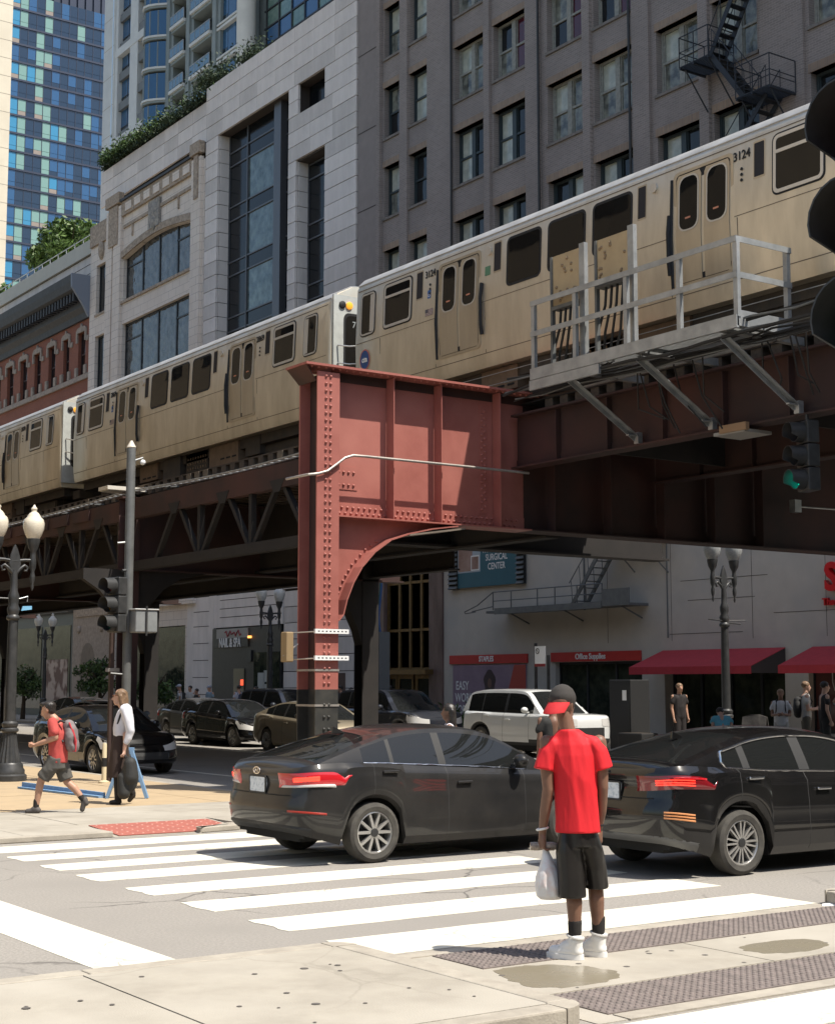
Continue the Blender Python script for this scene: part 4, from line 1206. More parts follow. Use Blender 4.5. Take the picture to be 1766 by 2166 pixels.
# curved glass bays with balconies between grey piers
def bay_x(y):  # plan bulge
    t = (y-131.8)/4.4
    return XW-0.2-1.6*max(0.0,math.sin(math.pi*min(1,max(0,t)))) if 131.8 < y < 136.2 else XW
for z in zfl:
    n = 6; ps_ = [131.9+(136.2-131.9)*i/n for i in range(n+1)]
    sl_ = [(bay_x(y)-0.25,y,z-0.45) for y in ps_] + [(XW+0.6,136.2,z-0.45),(XW+0.6,131.9,z-0.45)]
    MB().prism(sl_, (0,0,0.2)).build('bay_band', M_wt, wt)
    MB().prism([(x+0.1,y,z_-0.0) for x,y,z_ in sl_], (0,0,-0.22)).build('bay_band', M_wtg, wt)
    g = MB()
    for a,b in zip(ps_,ps_[1:]):
        g.prism([(bay_x(a)-.03,a,z-0.2),(bay_x(b)-.03,b,z-0.2),(bay_x(b)+.03,b,z-0.2),(bay_x(a)+.03,a,z-0.2)], (0,0,2.55))
    g.build('bay_glass', G_w1, wt)
    fm = MB()
    for y in ps_: fm.box(bay_x(y)-.07,bay_x(y)+.05,y-.05,y+.05,z-.2,z+2.35)
    fm.build('bay_mullions', M_wtg, wt)['kind'] = 'stuff'
for y in (131.3,126.9,121.4,116.0): MB().box(XW-0.5,XW+0.8,y,y+0.75,40,120).build('grey_pier', M_wtg, wt); MB().box(XW-0.3,XW+0.8,y-0.55,y-0.0,40,120).build('grey_pier_side', M_wtg, wt)
for z in zfl:
    for a,b in ((127.7,130.7),(122.2,126.3)):
        MB().box(XW-0.8,XW+0.9,a,b,z-0.45,z-0.15).build('balcony_slab', M_wt, wt)
        MB().box(XW-0.6,XW+0.9,a,b,z-0.75,z-0.45).build('balcony_soffit', M_wtg, wt)
        MB().box(XW-0.72,XW-0.68,a,b,z+0.0,z+0.85).build('rail_glass', G_rail, wt)
        r = MB(); r.box(XW-0.75,XW-0.66,a,b,z+.85,z+.93)
        for k in range(5): r.box(XW-0.74,XW-0.67,a+(b-a)*k/4-.03,a+(b-a)*k/4+.03,z-.15,z+.85)
        r.build('railing', M_galv, wt)
        MB().box(XW+0.86,XW+0.9,a,b,z-0.15,z+2.4).build('balcony_window', G_w2, wt)
    MB().box(XW-0.4,XW+0.7,116.75,121.4,z-0.55,z-0.30).build('bay_band', M_wt, wt)
    MB().box(XW-0.3,XW+0.7,116.75,121.4,z-0.30,z-0.12).build('bay_band', M_wtg, wt)
    MB().box(XW-0.4,XW+0.7,116.75,121.4,z-0.12,z+0.06).build('bay_band', M_wt, wt)
    for k in range(3):
        y = 116.8+k*1.53; MB().box(XW+0.0,XW+0.03,y+.04,y+1.49,z+.06,z+2.68).build('pane', G_w1, wt)
    for y in (116.85,120.0): MB().box(XW-0.02,XW+0.02,y,y+1.2,z+.06,z+.8).build('dark_pane', G_w2, wt)
MB().lathe([(0.85,40),(0.85,66),(1.0,66.3),(1.0,67)],20,(XW-0.9,114.7,0)).build('round_column', M_wt, wt, smooth=60)
MB().lathe([(0.9,67),(2.2,67.6),(2.4,68.6)],20,(XW-0.9,114.7,0)).build('column_capital', mat('cream precast',(0.62,0.57,0.44),0.7), wt, smooth=60)
cwf = MB()
for y in [100+i*2.2 for i in range(7)]: cwf.box(XW+0.3,XW+0.5,y-.08,y+.08,40,80)
for z in [48+i*1.62 for i in range(14)]: cwf.box(XW+0.32,XW+0.5,100,113.6,z-(.07 if int(z*10)%2 else .16),z+.07)
cf = cwf.build('curtain_wall', M_blackframe, wt)
for i in range(6):
    for k in range(13):
        MB().box(XW+0.4,XW+0.42,100.08+i*2.2,102.12+i*2.2,48.07+k*1.62,49.5+k*1.62).build('pane', random.choice([G_cw,G_cw,G_t2]), cf)

# ---- street walls outside the frame that light and mirror the scene
def block_building(name, label, x0,x1,y0,y1,h,m, face, step=3.6):
    t = thing(name, label, 'building', (0,0,0))
    MB().box(x0,x1,y0,y1,0,h).build('wall', m, t)
    g = MB(); wdt = 1.9
    z = 5.5
    while z < h-2.5:
        if face == 'x':
            y = y0+1.2
            while y < y1-2: g.box(x1-0.02,x1+0.015,y,y+wdt,z,z+2.1); y += step
        else:
            x = x0+1.2
            while x < x1-2: g.box(x,x+wdt,y1-0.02,y1+0.015,z,z+2.1); x += step
        z += 3.7
    g.build('windows', G_dark, t)['kind'] = 'stuff'
    if face == 'x': MB().box(x1,x1+0.05,y0,y1,0.1,5.0).build('shop_fronts', G_shop, t)
    else: MB().box(x0,x1,y1,y1+0.05,0.1,4.6).build('shop_fronts', G_shop, t)
M_west = mat('sunlit tan limestone', (0.50,0.41,0.29), 0.85, c2=(0.43,0.35,0.25), scale=0.6)
M_south = mat('grey brown masonry', (0.30,0.26,0.21), 0.85, c2=(0.24,0.21,0.17), scale=0.6)
block_building('west_office_block', 'tan stone office block on the near side, mirrored in the train', -14,5.6,27,110,26,M_west,'x')
block_building('corner_office_block', 'grey brown office block behind the viewer, mirrored in the cars', -40,70,-40,-12,13,M_south,'y')
# ------------------------------------------------------------------ elevated railway structure
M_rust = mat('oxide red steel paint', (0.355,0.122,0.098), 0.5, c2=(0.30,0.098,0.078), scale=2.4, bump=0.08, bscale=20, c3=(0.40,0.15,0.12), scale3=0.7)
M_rustd = mat('sooty shade-darkened red steel', (0.05,0.024,0.02), 0.75, c2=(0.035,0.02,0.018), scale=1.8, c3=(0.075,0.03,0.024), scale3=0.6)  # soot, deepened by shade put into the colour
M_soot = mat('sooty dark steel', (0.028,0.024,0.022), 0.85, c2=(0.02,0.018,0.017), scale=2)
M_tie = mat('creosoted timber', (0.07,0.052,0.038), 0.9, c2=(0.11,0.085,0.062), scale=5, stretch=(0.3,3,3))
M_tieend = mat('pale timber end', (0.24,0.19,0.13), 0.9, c2=(0.12,0.095,0.07), scale=6)
M_conduit = mat('galvanised conduit', (0.45,0.41,0.37), 0.4, 0.5, c2=(0.36,0.33,0.30), scale=6)
M_cable = mat('black cable', (0.015,0.015,0.015), 0.6)
M_soffit = mat('dusty brown soffit', (0.20,0.165,0.13), 0.8, c2=(0.15,0.12,0.095), scale=2)
RIV = MB().lathe([(0.028,0),(0.025,0.014),(0.015,0.025),(0.004,0.030)], 7)
def rivets(pts, parent, m, nrm='-y', name='rivets'):
    b = MB()
    for p in pts:
        vv = []
        for x,y,z in RIV.v:
            vv.append({'-y': (p[0]+x, p[1]-z, p[2]+y), '-x': (p[0]-z, p[1]+x, p[2]+y), '-z': (p[0]+x, p[1]+y, p[2]-z), 'z': (p[0]+x,p[1]+y,p[2]+z)}[nrm])
        b.add(vv, RIV.f)
    o = b.build(name, m, parent, smooth=60); o['kind'] = 'stuff'
    return o
def fr(a, b, step):
    n = int((b-a)/step); return [a+step*i for i in range(n+1)]

# ---- near bent: riveted column, cross girder, curved knee
bt = thing('railway_portal', 'red riveted steel column and cross girder of the elevated railway', 'railway bent', (0,0,0))
YF, YW, YR = 21.70, 22.0, 22.30
c = MB(); c.box(13.0,13.44,YF,YF+0.03,1.80,7.14); c.build('column_front_plate', M_rust, bt)
c = MB(); c.box(13.0,13.44,YR-0.03,YR,1.80,7.14); c.build('column_rear_plate', M_rust, bt)
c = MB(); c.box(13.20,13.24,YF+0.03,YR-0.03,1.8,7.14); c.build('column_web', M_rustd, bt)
M_tar = mat('black tar paint', (0.03,0.03,0.028), 0.5, c2=(0.05,0.048,0.042), scale=5)
c = MB(); c.box(13.0,13.44,YF,YF+0.03,0.0,1.8); c.box(13.0,13.44,YR-.03,YR,0,1.8); c.box(13.2,13.24,YF+.03,YR-.03,0,1.8); c.box(12.85,13.6,YF-.15,YR+.15,0,0.06)
c.build('column_foot', M_tar, bt)
rivets([(x,YF,z) for x in (13.17,13.26) for z in fr(1.9,7.1,0.126)], bt, M_rust)
rivets([(x,YF,z) for x in (13.17,13.26) for z in fr(0.35,1.75,0.2)], bt, M_tar)
# girder
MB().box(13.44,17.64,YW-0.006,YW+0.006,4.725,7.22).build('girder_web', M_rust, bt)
MB().box(17.645,28.0,YW-0.006,YW+0.006,4.725,7.22).build('girder_web', M_rustd, bt)  # same web carried on; the deck's shade is put into this darker colour
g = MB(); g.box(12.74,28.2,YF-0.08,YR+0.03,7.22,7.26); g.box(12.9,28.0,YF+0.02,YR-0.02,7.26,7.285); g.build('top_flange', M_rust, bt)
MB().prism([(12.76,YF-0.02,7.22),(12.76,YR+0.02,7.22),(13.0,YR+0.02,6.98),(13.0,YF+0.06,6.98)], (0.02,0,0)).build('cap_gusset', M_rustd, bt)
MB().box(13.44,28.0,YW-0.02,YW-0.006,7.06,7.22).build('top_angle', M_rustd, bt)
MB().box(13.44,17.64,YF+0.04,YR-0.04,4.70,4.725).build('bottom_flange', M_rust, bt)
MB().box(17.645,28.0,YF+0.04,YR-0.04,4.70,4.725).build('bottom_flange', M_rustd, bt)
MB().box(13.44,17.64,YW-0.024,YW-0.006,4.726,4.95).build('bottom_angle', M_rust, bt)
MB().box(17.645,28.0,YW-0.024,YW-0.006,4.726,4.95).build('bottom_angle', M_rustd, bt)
rivets([(x+(0.045 if k else 0),YW-0.024,4.79+0.10*k) for x in fr(13.5,17.5,0.115) for k in (0,1)], bt, M_rust)
rivets([(x,YF-0.03+0.05,7.22) for x in fr(12.9,18.0,0.14)], bt, M_rust, '-z')
for x in (14.58,15.6,16.92,18.2,19.6,21.0,22.4,23.8):
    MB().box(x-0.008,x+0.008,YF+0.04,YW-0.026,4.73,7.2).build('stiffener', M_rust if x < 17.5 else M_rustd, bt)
for x in (16.70,17.03):
    MB().box(x-0.075,x+0.075,YW-0.02,YW-0.006,4.98,7.0).build('splice_plate', M_rust, bt)
rivets([(x+dx,YW-0.02,z+(0.06 if dx > 0 else 0)) for x in (16.70,17.03) for dx in (-0.035,0.035) for z in fr(5.05,6.9,0.125)], bt, M_rust)
MB().box(13.44,13.98,YW-0.018,YW-0.006,5.2,5.6).build('end_plate', M_rust, bt)
rivets([(x,YW-0.018,z) for x in (13.5,13.6,13.7,13.8,13.9) for z in (5.28,5.5)], bt, M_rust)
# curved knee bracket
arc = [(13.46,2.95),(13.55,3.05),(13.62,3.3),(13.75,3.6),(13.92,3.87),(14.18,4.14),(14.52,4.37),(14.92,4.5),(15.4,4.61),(15.95,4.69)]
MB().prism([(13.44,YW-0.008,2.95)]+[(x,YW-0.008,z) for x,z in arc]+[(15.95,YW-0.008,4.705),(13.44,YW-0.008,4.705)], (0,0.016,0)).build('knee_web', M_rust, bt)
fl = MB()
for (xa,za),(xb,zb_) in zip(arc,arc[1:]):
    d = Vector((xb-xa,zb_-za)).normalized(); nx,nz = d.y*0.022, -d.x*0.022
    fl.prism([(xa,YF+0.03,za),(xb,YF+0.03,zb_),(xb+nx,YF+0.03,zb_+nz),(xa+nx,YF+0.03,za+nz)], (0,YR-YF-0.06,0))
fl.build('knee_flange', M_rust, bt)
ap = []
for (xa,za),(xb,zb_) in zip(arc[1:6],arc[2:7]):
    for k in range(3):
        t = k/3; x = xa+(xb-xa)*t; z = za+(zb_-za)*t
        d = Vector((xb-xa,zb_-za)).normalized(); ap.append((x-d.y*0.06, YW-0.008, z+d.x*0.06))
rivets(ap, bt, M_rust)
MB().prism([(14.9,YF+0.02,4.48),(16.1,YF+0.02,4.66),(16.1,YF+0.02,4.63),(14.9,YF+0.02,4.45)], (0,0.95,0)).build('soffit_plate', M_soffit, bt)
# east leg of the bent, beyond the right edge
MB().box(27.4,27.8,YF,YR,0,7.2).build('east_column', M_rustd, bt)
# fittings on the column
cd = thing('conduit', 'grey conduit pipe running along the lit red girder', 'conduit', (0,0,0))
y = YF-0.05
pts = [(12.82,YR+0.1,5.36),(12.84,YF-0.02,5.36),(13.0,y,5.38),(13.18,y,5.44),(13.36,y,5.57),(13.52,y,5.69),(13.68,y,5.745),(13.9,y,5.75),(15,y,5.75),(16.2,y,5.75),(17.5,y,5.745)]
MB().tube(pts, 0.024, 8).build('pipe', M_conduit, cd, smooth=60)
def strut(z):
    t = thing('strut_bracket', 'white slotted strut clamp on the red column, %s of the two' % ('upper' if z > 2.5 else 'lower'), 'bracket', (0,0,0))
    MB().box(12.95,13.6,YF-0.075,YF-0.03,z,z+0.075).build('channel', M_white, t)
    s = MB()
    for i in range(8): s.box(13.0+i*0.075,13.035+i*0.075,YF-0.0765,YF-0.075,z+0.028,z+0.046)
    s.build('slots', M_dark, t)['kind'] = 'stuff'
    MB().tube([(12.97,YF-0.05,z+.03),(12.72,YR-0.1,z+.01)],0.012,6).build('tie_rod', M_conduit, t)
    MB().tube([(13.58,YF-0.05,z+.03),(13.58,YR+0.1,z+.03)],0.012,6).build('tie_rod', M_conduit, t)
strut(2.72); strut(2.28)
bd = thing('steel_band', 'rusty metal straps round the lower red column', 'strap', (0,0,0))
for z in (2.1,1.52):
    b = MB(); b.box(12.985,13.455,YF-0.012,YF,z,z+0.035); b.box(12.985,12.998,YF,YR,z,z+0.035); b.box(13.442,13.455,YF,YR,z,z+.035); b.build('strap', M_conduit, bd)
ph = thing('signal_box', 'tan pedestrian signal housing strapped to the left of the red column', 'signal box', (12.64,22.1,2.25))
MB().box(-0.02,0.12,-0.1,0.1,0,0.5).build('housing', mat('tan signal paint',(0.27,0.19,0.10),0.6), ph, bevel=0.02)
MB().tube([(-0.02,0,0.1),(0.2,-0.1,0.3)],0.014,6).build('hinge', M_conduit, ph)

# ---- second cross girder just behind
b2 = thing('cross_girder', 'dark cross girder behind the lit red girder under the tracks', 'girder', (0,0,0))
MB().box(15.2,24.6,25.58,25.62,4.75,6.5).build('web', M_soot, b2)
MB().box(15.2,24.6,25.35,25.85,4.70,4.75).build('bottom_flange', M_soot, b2)
# ---- longitudinal girders over the crossing (towards the right)
for xg, lab in ((17.45,'dark red brown track girder running right above the crossing'),(21.0,'sooty track girder on the far side above the crossing')):
    lg = thing('track_girder', lab, 'girder', (0,0,0))
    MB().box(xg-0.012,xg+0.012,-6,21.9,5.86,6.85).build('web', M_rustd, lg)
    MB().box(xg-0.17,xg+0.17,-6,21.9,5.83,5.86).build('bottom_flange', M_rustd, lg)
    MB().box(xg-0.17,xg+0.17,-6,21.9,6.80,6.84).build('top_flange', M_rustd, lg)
    MB().box(xg-0.03,xg-0.012,-6,21.9,5.86,6.0).build('bottom_angle', M_rustd, lg)
    for yy in fr(8.5,21.5,1.35): MB().box(xg-0.13,xg-0.012,yy,yy+0.02,5.87,6.78).build('stiffener', M_rustd, lg)
    for yy in fr(-4,20,4.0):
        if xg < 18: MB().box(17.6,20.9,yy,yy+0.04,5.95,6.6).build('cross_brace', M_soot, lg)
# lamp box hanging below the girder
lb = thing('soffit_lamp', 'pale lamp box fixed under the dark track girder at right', 'lamp', (0,0,0))
MB().box(17.15,17.75,16.0,16.65,5.72,5.77).build('tray', mat('dusty pale panel',(0.30,0.29,0.27),0.7), lb)
MB().box(17.12,17.2,15.95,16.5,5.74,5.86).build('housing', mat('rusty tan housing',(0.30,0.19,0.11),0.7), lb)

# ---- bent 2 and the lattice girder north of the near bent
def bent(yb_, label, xw=14.86, xe=22.05):
    t = thing('railway_bent', label, 'railway bent', (0,0,0))
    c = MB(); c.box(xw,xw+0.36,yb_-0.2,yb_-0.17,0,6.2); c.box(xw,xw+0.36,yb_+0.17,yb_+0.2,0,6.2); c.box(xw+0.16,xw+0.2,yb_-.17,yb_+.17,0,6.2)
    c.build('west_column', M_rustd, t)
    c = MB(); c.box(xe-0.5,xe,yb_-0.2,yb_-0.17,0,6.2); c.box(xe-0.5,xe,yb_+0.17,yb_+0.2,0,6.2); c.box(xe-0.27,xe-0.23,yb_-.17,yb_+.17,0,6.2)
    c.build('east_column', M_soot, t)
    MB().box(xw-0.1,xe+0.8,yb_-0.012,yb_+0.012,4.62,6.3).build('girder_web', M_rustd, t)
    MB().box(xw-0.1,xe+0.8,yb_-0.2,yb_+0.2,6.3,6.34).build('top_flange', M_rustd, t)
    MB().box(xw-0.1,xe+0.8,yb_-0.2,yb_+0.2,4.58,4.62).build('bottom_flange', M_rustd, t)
    kn = [(xe-0.5,2.9),(xe-0.62,3.3),(xe-0.85,3.75),(xe-1.2,4.15),(xe-1.7,4.42),(xe-2.4,4.58)]
    MB().prism([(x,yb_-0.18,z) for x,z in kn]+[(xe-0.5,yb_-0.18,4.6)], (0,0.36,0)).build('east_knee', M_soot, t)
    kn = [(xw+0.36,2.9),(xw+0.48,3.3),(xw+0.7,3.75),(xw+1.05,4.15),(xw+1.5,4.42),(xw+2.2,4.58)]
    MB().prism([(x,yb_-0.1,z) for x,z in kn]+[(xw+0.36,yb_-0.1,4.6)], (0,0.2,0)).build('west_knee', M_soot, t)
    kw = [(xw,3.1),(xw-0.1,3.45),(xw-0.3,3.8),(xw-0.6,4.1),(xw-1.0,4.35),(xw-1.0,4.6),(xw,4.6)]
    MB().prism([(x,yb_-0.1,z) for x,z in kw], (0,0.2,0)).build('outer_knee', M_soot, t)
bent(33.8, 'sooty second railway bent standing behind the traffic signal pole')
bent(47.2, 'sooty third railway bent far along the street under the tracks')
bent(60.5, 'sooty fourth railway bent farthest along the street under the tracks')
def latt(y0, y1, label, peaks, x=15.05):
    t = thing('lattice_girder', label, 'girder', (0,0,0))
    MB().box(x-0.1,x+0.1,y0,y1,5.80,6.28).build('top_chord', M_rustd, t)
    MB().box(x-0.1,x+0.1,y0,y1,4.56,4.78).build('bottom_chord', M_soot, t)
    for p in peaks:
        MB().beam((x,p-1.05,4.75),(x,p-0.05,5.97),0.10,0.11,(1,0,0)).build('diagonal', M_soot, t)
        MB().beam((x,p+1.05,4.75),(x,p+0.05,5.97),0.10,0.11,(1,0,0)).build('diagonal', M_soot, t)
        MB().prism([(x-0.11,p-0.3,5.97),(x-0.11,p+0.3,5.97),(x-0.11,p+0.12,5.72),(x-0.11,p-0.12,5.72)], (0.02,0,0)).build('gusset', M_soot, t)
        MB().box(x-0.06,x+0.06,p-1.22,p-1.1,4.78,5.95).build('vertical', M_soot, t)
latt(22.3,33.55,'red brown lattice girder under the tracks beside the lit column',[24.2,26.5,28.85,31.2])
latt(34.05,46.9,'dark lattice girder under the tracks left of the signal pole',[35.5,37.9,40.3,42.7,45.1])
for (x,y0,y1,lab) in ((21.9,30.0,75,'sooty plate girder under the far track'),(18.6,22.3,75,'sooty middle plate girder under the tracks')):
    t = thing('track_girder', lab, 'girder', (0,0,0))
    MB().box(x-0.012,x+0.012,y0,y1,4.7,6.3).build('web', M_soot, t)
    MB().box(x-0.16,x+0.16,y0,y1,4.66,4.7).build('bottom_flange', M_soot, t)
nt_ = thing('track_girder', 'red brown plate girder far left under the last train car', 'girder', (0,0,0))
MB().box(15.0,15.1,47.4,75,4.6,6.3).build('web', M_rustd, nt_); MB().box(14.9,15.2,47.4,75,4.56,4.6).build('bottom_flange', M_rustd, nt_)
for yy in fr(36,46,1.4): MB().box(14.9,14.96,yy,yy+1.0,5.98,6.26).build('panel', M_rustd, nt_)

# ---- deck: sleepers, rails, cable tray
dk = thing('track_deck', 'timber sleeper deck with rails carrying the train', 'track', (0,0,0))
tm = MB().box(15.35,22.6,-0.11,0.11,0,0.24).mesh('sleeper', M_tie)
tms = MB().box(17.62,22.6,-0.11,0.11,0,0.24).mesh('sleeper', M_tie)
te = MB().box(15.33,15.352,-0.11,0.11,0.0,0.24).mesh('sleeper_end', M_tieend)
random.seed(2)
for i in range(190):
    yy = -4+i*0.42
    if yy > 75: break
    if 21.6 < yy < 22.45: continue
    z = 6.85 if yy < 22 else 6.42
    inst(tms if yy < 22 else tm, 'sleeper', dk, (0,yy,z))
    if yy > 22.4 and random.random() < 0.28: inst(te, 'sleeper_end', dk, (0,yy,z))
for xr in (17.9,19.34,20.9,22.34):
    MB().box(xr-0.035,xr+0.035,-6,76,7.09,7.22).build('rail', mat('rail steel',(0.14,0.10,0.08),0.5,0.5), dk)
MB().box(17.2,22.6,22,76,6.66,7.08).build('deck_planking', M_soot, dk)
MB().box(17.6,31,-6,22.2,7.085,7.10).build('deck_planking', M_soot, dk)  # added width runs unseen past the tracks to shade the girder's right end
MB().box(15.35,17.3,22.2,76,6.655,6.68).build('footwalk', M_tie, dk)
tr = thing('cable_tray', 'thin grey cable tray sagging along the edge of the track deck', 'cable tray', (0,0,0))
def zt(y): return 6.5-0.14*math.sin(math.pi*min(1,max(0,(y-22.5)/11.3))) if y < 33.8 else 6.5-0.10*math.sin(math.pi*min(1,(y-33.8)/13))
for dx in (0,0.16):
    MB().tube([(14.95+dx,y,zt(y)) for y in fr(22.3,72,1.0)], 0.022, 5).build('tray_rail', M_galv, tr)
rg = MB()
for y in fr(22.4,60,0.3): rg.box(14.95,15.11,y,y+0.03,zt(y)-0.01,zt(y)+0.01)
rg.build('rungs', M_galv, tr)['kind'] = 'stuff'
for y in fr(23,60,2.2): MB().beam((15.0,y,zt(y)-0.02),(15.4,y,6.44),0.03,0.04).build('bracket', M_steelgrey, tr)
fp = thing('deck_box', 'pale flat box on the deck edge behind the signal pole top', 'box', (14.6,33.9,6.46))
MB().box(-0.25,0.75,-0.35,0.2,0.02,0.11).build('lid', mat('bleached board',(0.62,0.58,0.50),0.7), fp)
MB().box(-0.2,0.7,-0.3,0.15,0,0.02).build('base', M_galv, fp)

# ---- signal gallery beside the train
ga = thing('signal_gallery', 'galvanised steel service gallery with railings hung beside the train', 'gallery', (0,0,0))
X0, X1, Y0, Y1 = 15.7, 16.85, 14.73, 19.35
ZF, ZM, ZR = 7.05, 7.66, 8.18
b = MB(); b.box(X0-0.02,X0+0.03,Y0,Y1,ZF-0.16,ZF+0.03); b.build('front_beam', M_galv, ga)
MB().box(X0,X1,Y0,Y0+0.05,ZF-0.13,ZF+0.10).build('end_beam', M_galv, ga)
MB().box(X1-.05,X1,Y0,Y1,ZF-0.16,ZF).build('rear_beam', M_galv, ga)
gr = MB()
for y in fr(Y0+0.06,Y1-0.03,0.062): gr.box(X0+0.03,X1-0.05,y,y+0.03,ZF-0.035,ZF)
gr.build('grating', M_galv, ga)['kind'] = 'stuff'
def anglebar(p0,p1,name='rail'):
    m = MB(); m.beam(p0,p1,0.012,0.085); p0=Vector(p0); p1=Vector(p1)
    m.beam(p0+Vector((0.045,0,0.042)) if abs(p1.y-p0.y)>0.5 else p0+Vector((0,0.045,0.042)), p1+(Vector((0.045,0,0.042)) if abs(p1.y-p0.y)>0.5 else Vector((0,0.045,0.042))), 0.09,0.012)
    m.build(name, M_galv, ga)
for z in (ZM,ZR):
    anglebar((X0,Y0,z),(X0,Y1,z)); anglebar((X0,Y0,z),(X1,Y0,z))
for y in (Y0+0.03,15.9,17.05,18.25,Y1-0.05):
    m = MB(); m.box(X0+0.005,X0+0.07,y-0.04,y+0.04,ZF,ZR-.01); m.build('post', M_galv, ga)
MB().box(X1-0.08,X1-0.01,Y0+0.01,Y0+0.09,ZF,ZR-.01).build('post', M_galv, ga)
MB().prism([(X0-0.02,Y1+0.02,6.72),(X0-0.02,Y1-1.7,6.72),(X0-0.02,Y1-1.7,6.88),(X0-0.02,Y1+0.02,6.88)], (0.05,0,0)).build('hanger_plate', M_galv, ga)
for y in (18.5,16.8,15.05):
    m = MB(); m.beam((X0+0.05,y,6.86),(17.32,y,5.95),0.10,0.012); m.beam((X0+0.05,y+.045,6.82),(17.32,y+.045,5.91),0.012,0.085); m.build('brace', M_galv, ga)
    MB().box(X0,17.4,y-0.05,y+0.05,ZF-0.16,ZF-0.04).build('cross_beam', M_galv, ga)
    m = MB(); m.box(17.24,17.34,y-0.05,y+0.05,5.86,6.05); m.box(17.05,17.3,y-.03,y+.03,5.98,6.0); m.build('brace_foot', M_galv, ga)
M_board = mat('riveted tan board', (0.46,0.36,0.22), 0.5, 0.3, c2=(0.40,0.31,0.19), scale=3)
def board(y0,y1,zb0,zt0,label):
    t = thing('signal_board', label, 'board', (0,0,0))
    x = X0+0.16
    MB().box(x,x+0.03,y0,y1,zb0,zt0).build('panel', M_board, t)
    random.seed(int(y0*10))
    rivets([(x,random.uniform(y0+.05,y1-.05),random.uniform(zb0+.05,zt0-.05)) for i in range(14)], t, mat('rust spot',(0.27,0.19,0.11),0.7), '-x')
    m = MB(); m.box(x-0.02,x+0.06,y0-0.13,y0-0.115,ZF,zt0+0.06); m.box(x-0.02,x+0.0,y0-0.115,y0-0.0,ZF,zt0+0.06); m.box(x+.04,x+.06,y0-.115,y0,ZF,zt0+.06); m.build('post', M_galv, t)
    m = MB(); m.box(x-0.02,x+0.05,y1,y1+0.05,ZF,zt0); m.build('post', M_steelgrey, t)
    MB().box(x-0.03,x+0.14,y0,y1,zb0-0.06,zb0).build('junction_box', M_steelgrey, t)
    for k in range(4):
        yy = y0+(y1-y0)*(0.25+0.18*k)
        MB().tube([(x+0.05,yy,zb0-.04),(x+0.04,yy+0.02,zb0-0.35),(x+0.12,yy+0.15+0.05*k,zb0-0.75),(x+0.35,yy+0.55,ZF+0.0),(x+0.5,yy+1.1,ZF-0.1)], 0.022, 6).build('cable', M_cable, t, smooth=60)
board(18.27,18.95,8.07,8.92,'tan riveted board on the gallery, left of the two')
board(17.12,17.85,8.2,8.93,'tan riveted board on the gallery, right of the two')
wr = thing('deck_cables', 'bundle of black cables strung along the edge of the track deck', 'cables', (0,0,0))
random.seed(8)
for k in range(13):
    x = 15.75+random.uniform(0,0.9); z = 6.86+random.uniform(-0.14,0.22)
    pts = [(x+random.uniform(-.05,.05), y, z+random.uniform(-.05,.03)) for y in fr(9,20.6,0.8)]
    MB().tube(pts, random.choice([0.012,0.018,0.026]), 5).build('cable', random.choice([M_cable,M_cable,M_steelgrey]), wr, smooth=60)
for z in (7.62,7.42,7.2): MB().tube([(17.05,y,z) for y in (8,16,24,28)],0.009,5).build('guard_wire', M_galv, wr)
for k in range(12):
    y = random.uniform(14.2,18.0)
    MB().tube([(16.6,y,6.85),(16.75,y+random.uniform(-.15,.15),6.3),(17.0,y+random.uniform(-.3,.3),random.uniform(5.7,6.2))],0.014,5).build('hanging_cable', M_cable, wr, smooth=60)
# ------------------------------------------------------------------ train
M_inox = mat('brushed stainless steel', (0.74,0.67,0.545), 0.42, 0.75, c2=(0.60,0.53,0.41), scale=2.2, stretch=(1,1,0.25), detail=8, rvar=0.07, bump=0.03, bscale=14)
M_inox2 = mat('stainless door leaf', (0.56,0.50,0.40), 0.36, 0.8, c2=(0.49,0.43,0.34), scale=3, stretch=(1,1,0.2))
M_roof = mat('pale roof paint', (0.46,0.46,0.45), 0.45, 0.3, c2=(0.34,0.335,0.32), scale=2)
M_gask = mat('black rubber', (0.012,0.012,0.013), 0.6)
M_alu = mat('aluminium window frame', (0.62,0.60,0.56), 0.35, 0.6)
G_train = glass('train window glass', (0.012,0.011,0.010), 0.02, 0.08, 1.2, spec=0.22)
M_capwhite = mat('white cab end', (0.50,0.52,0.49), 0.4, c2=(0.40,0.41,0.39), scale=4)
M_under = mat('underframe grime', (0.045,0.038,0.032), 0.8, c2=(0.07,0.055,0.04), scale=4)
M_ubox = mat('dusty tan equipment box', (0.20,0.135,0.085), 0.8, c2=(0.14,0.095,0.06), scale=4)
M_seam = mat('panel seam', (0.16,0.13,0.095), 0.6, 0.3)
TX = 17.2     # side of the train
TL = 14.3
ZS, ZE = 7.96, 10.42
def side_pt(s, z, off=0.0):
    """point on the car side in car space: x outwards negative"""
    return (sample([ZS-0.1,ZS,8.3,9.1,10.32,ZE],[0.08,0.05,0.018,0.0,0.052,0.10],z)-off, -s, z)
def rr_on_side(s0,s1,z0,z1,r,off,n=4):
    c = rrect(s1-s0, z1-z0, r, n)
    return [side_pt((s0+s1)/2+a, (z0+z1)/2+b, off) for a,b in c]
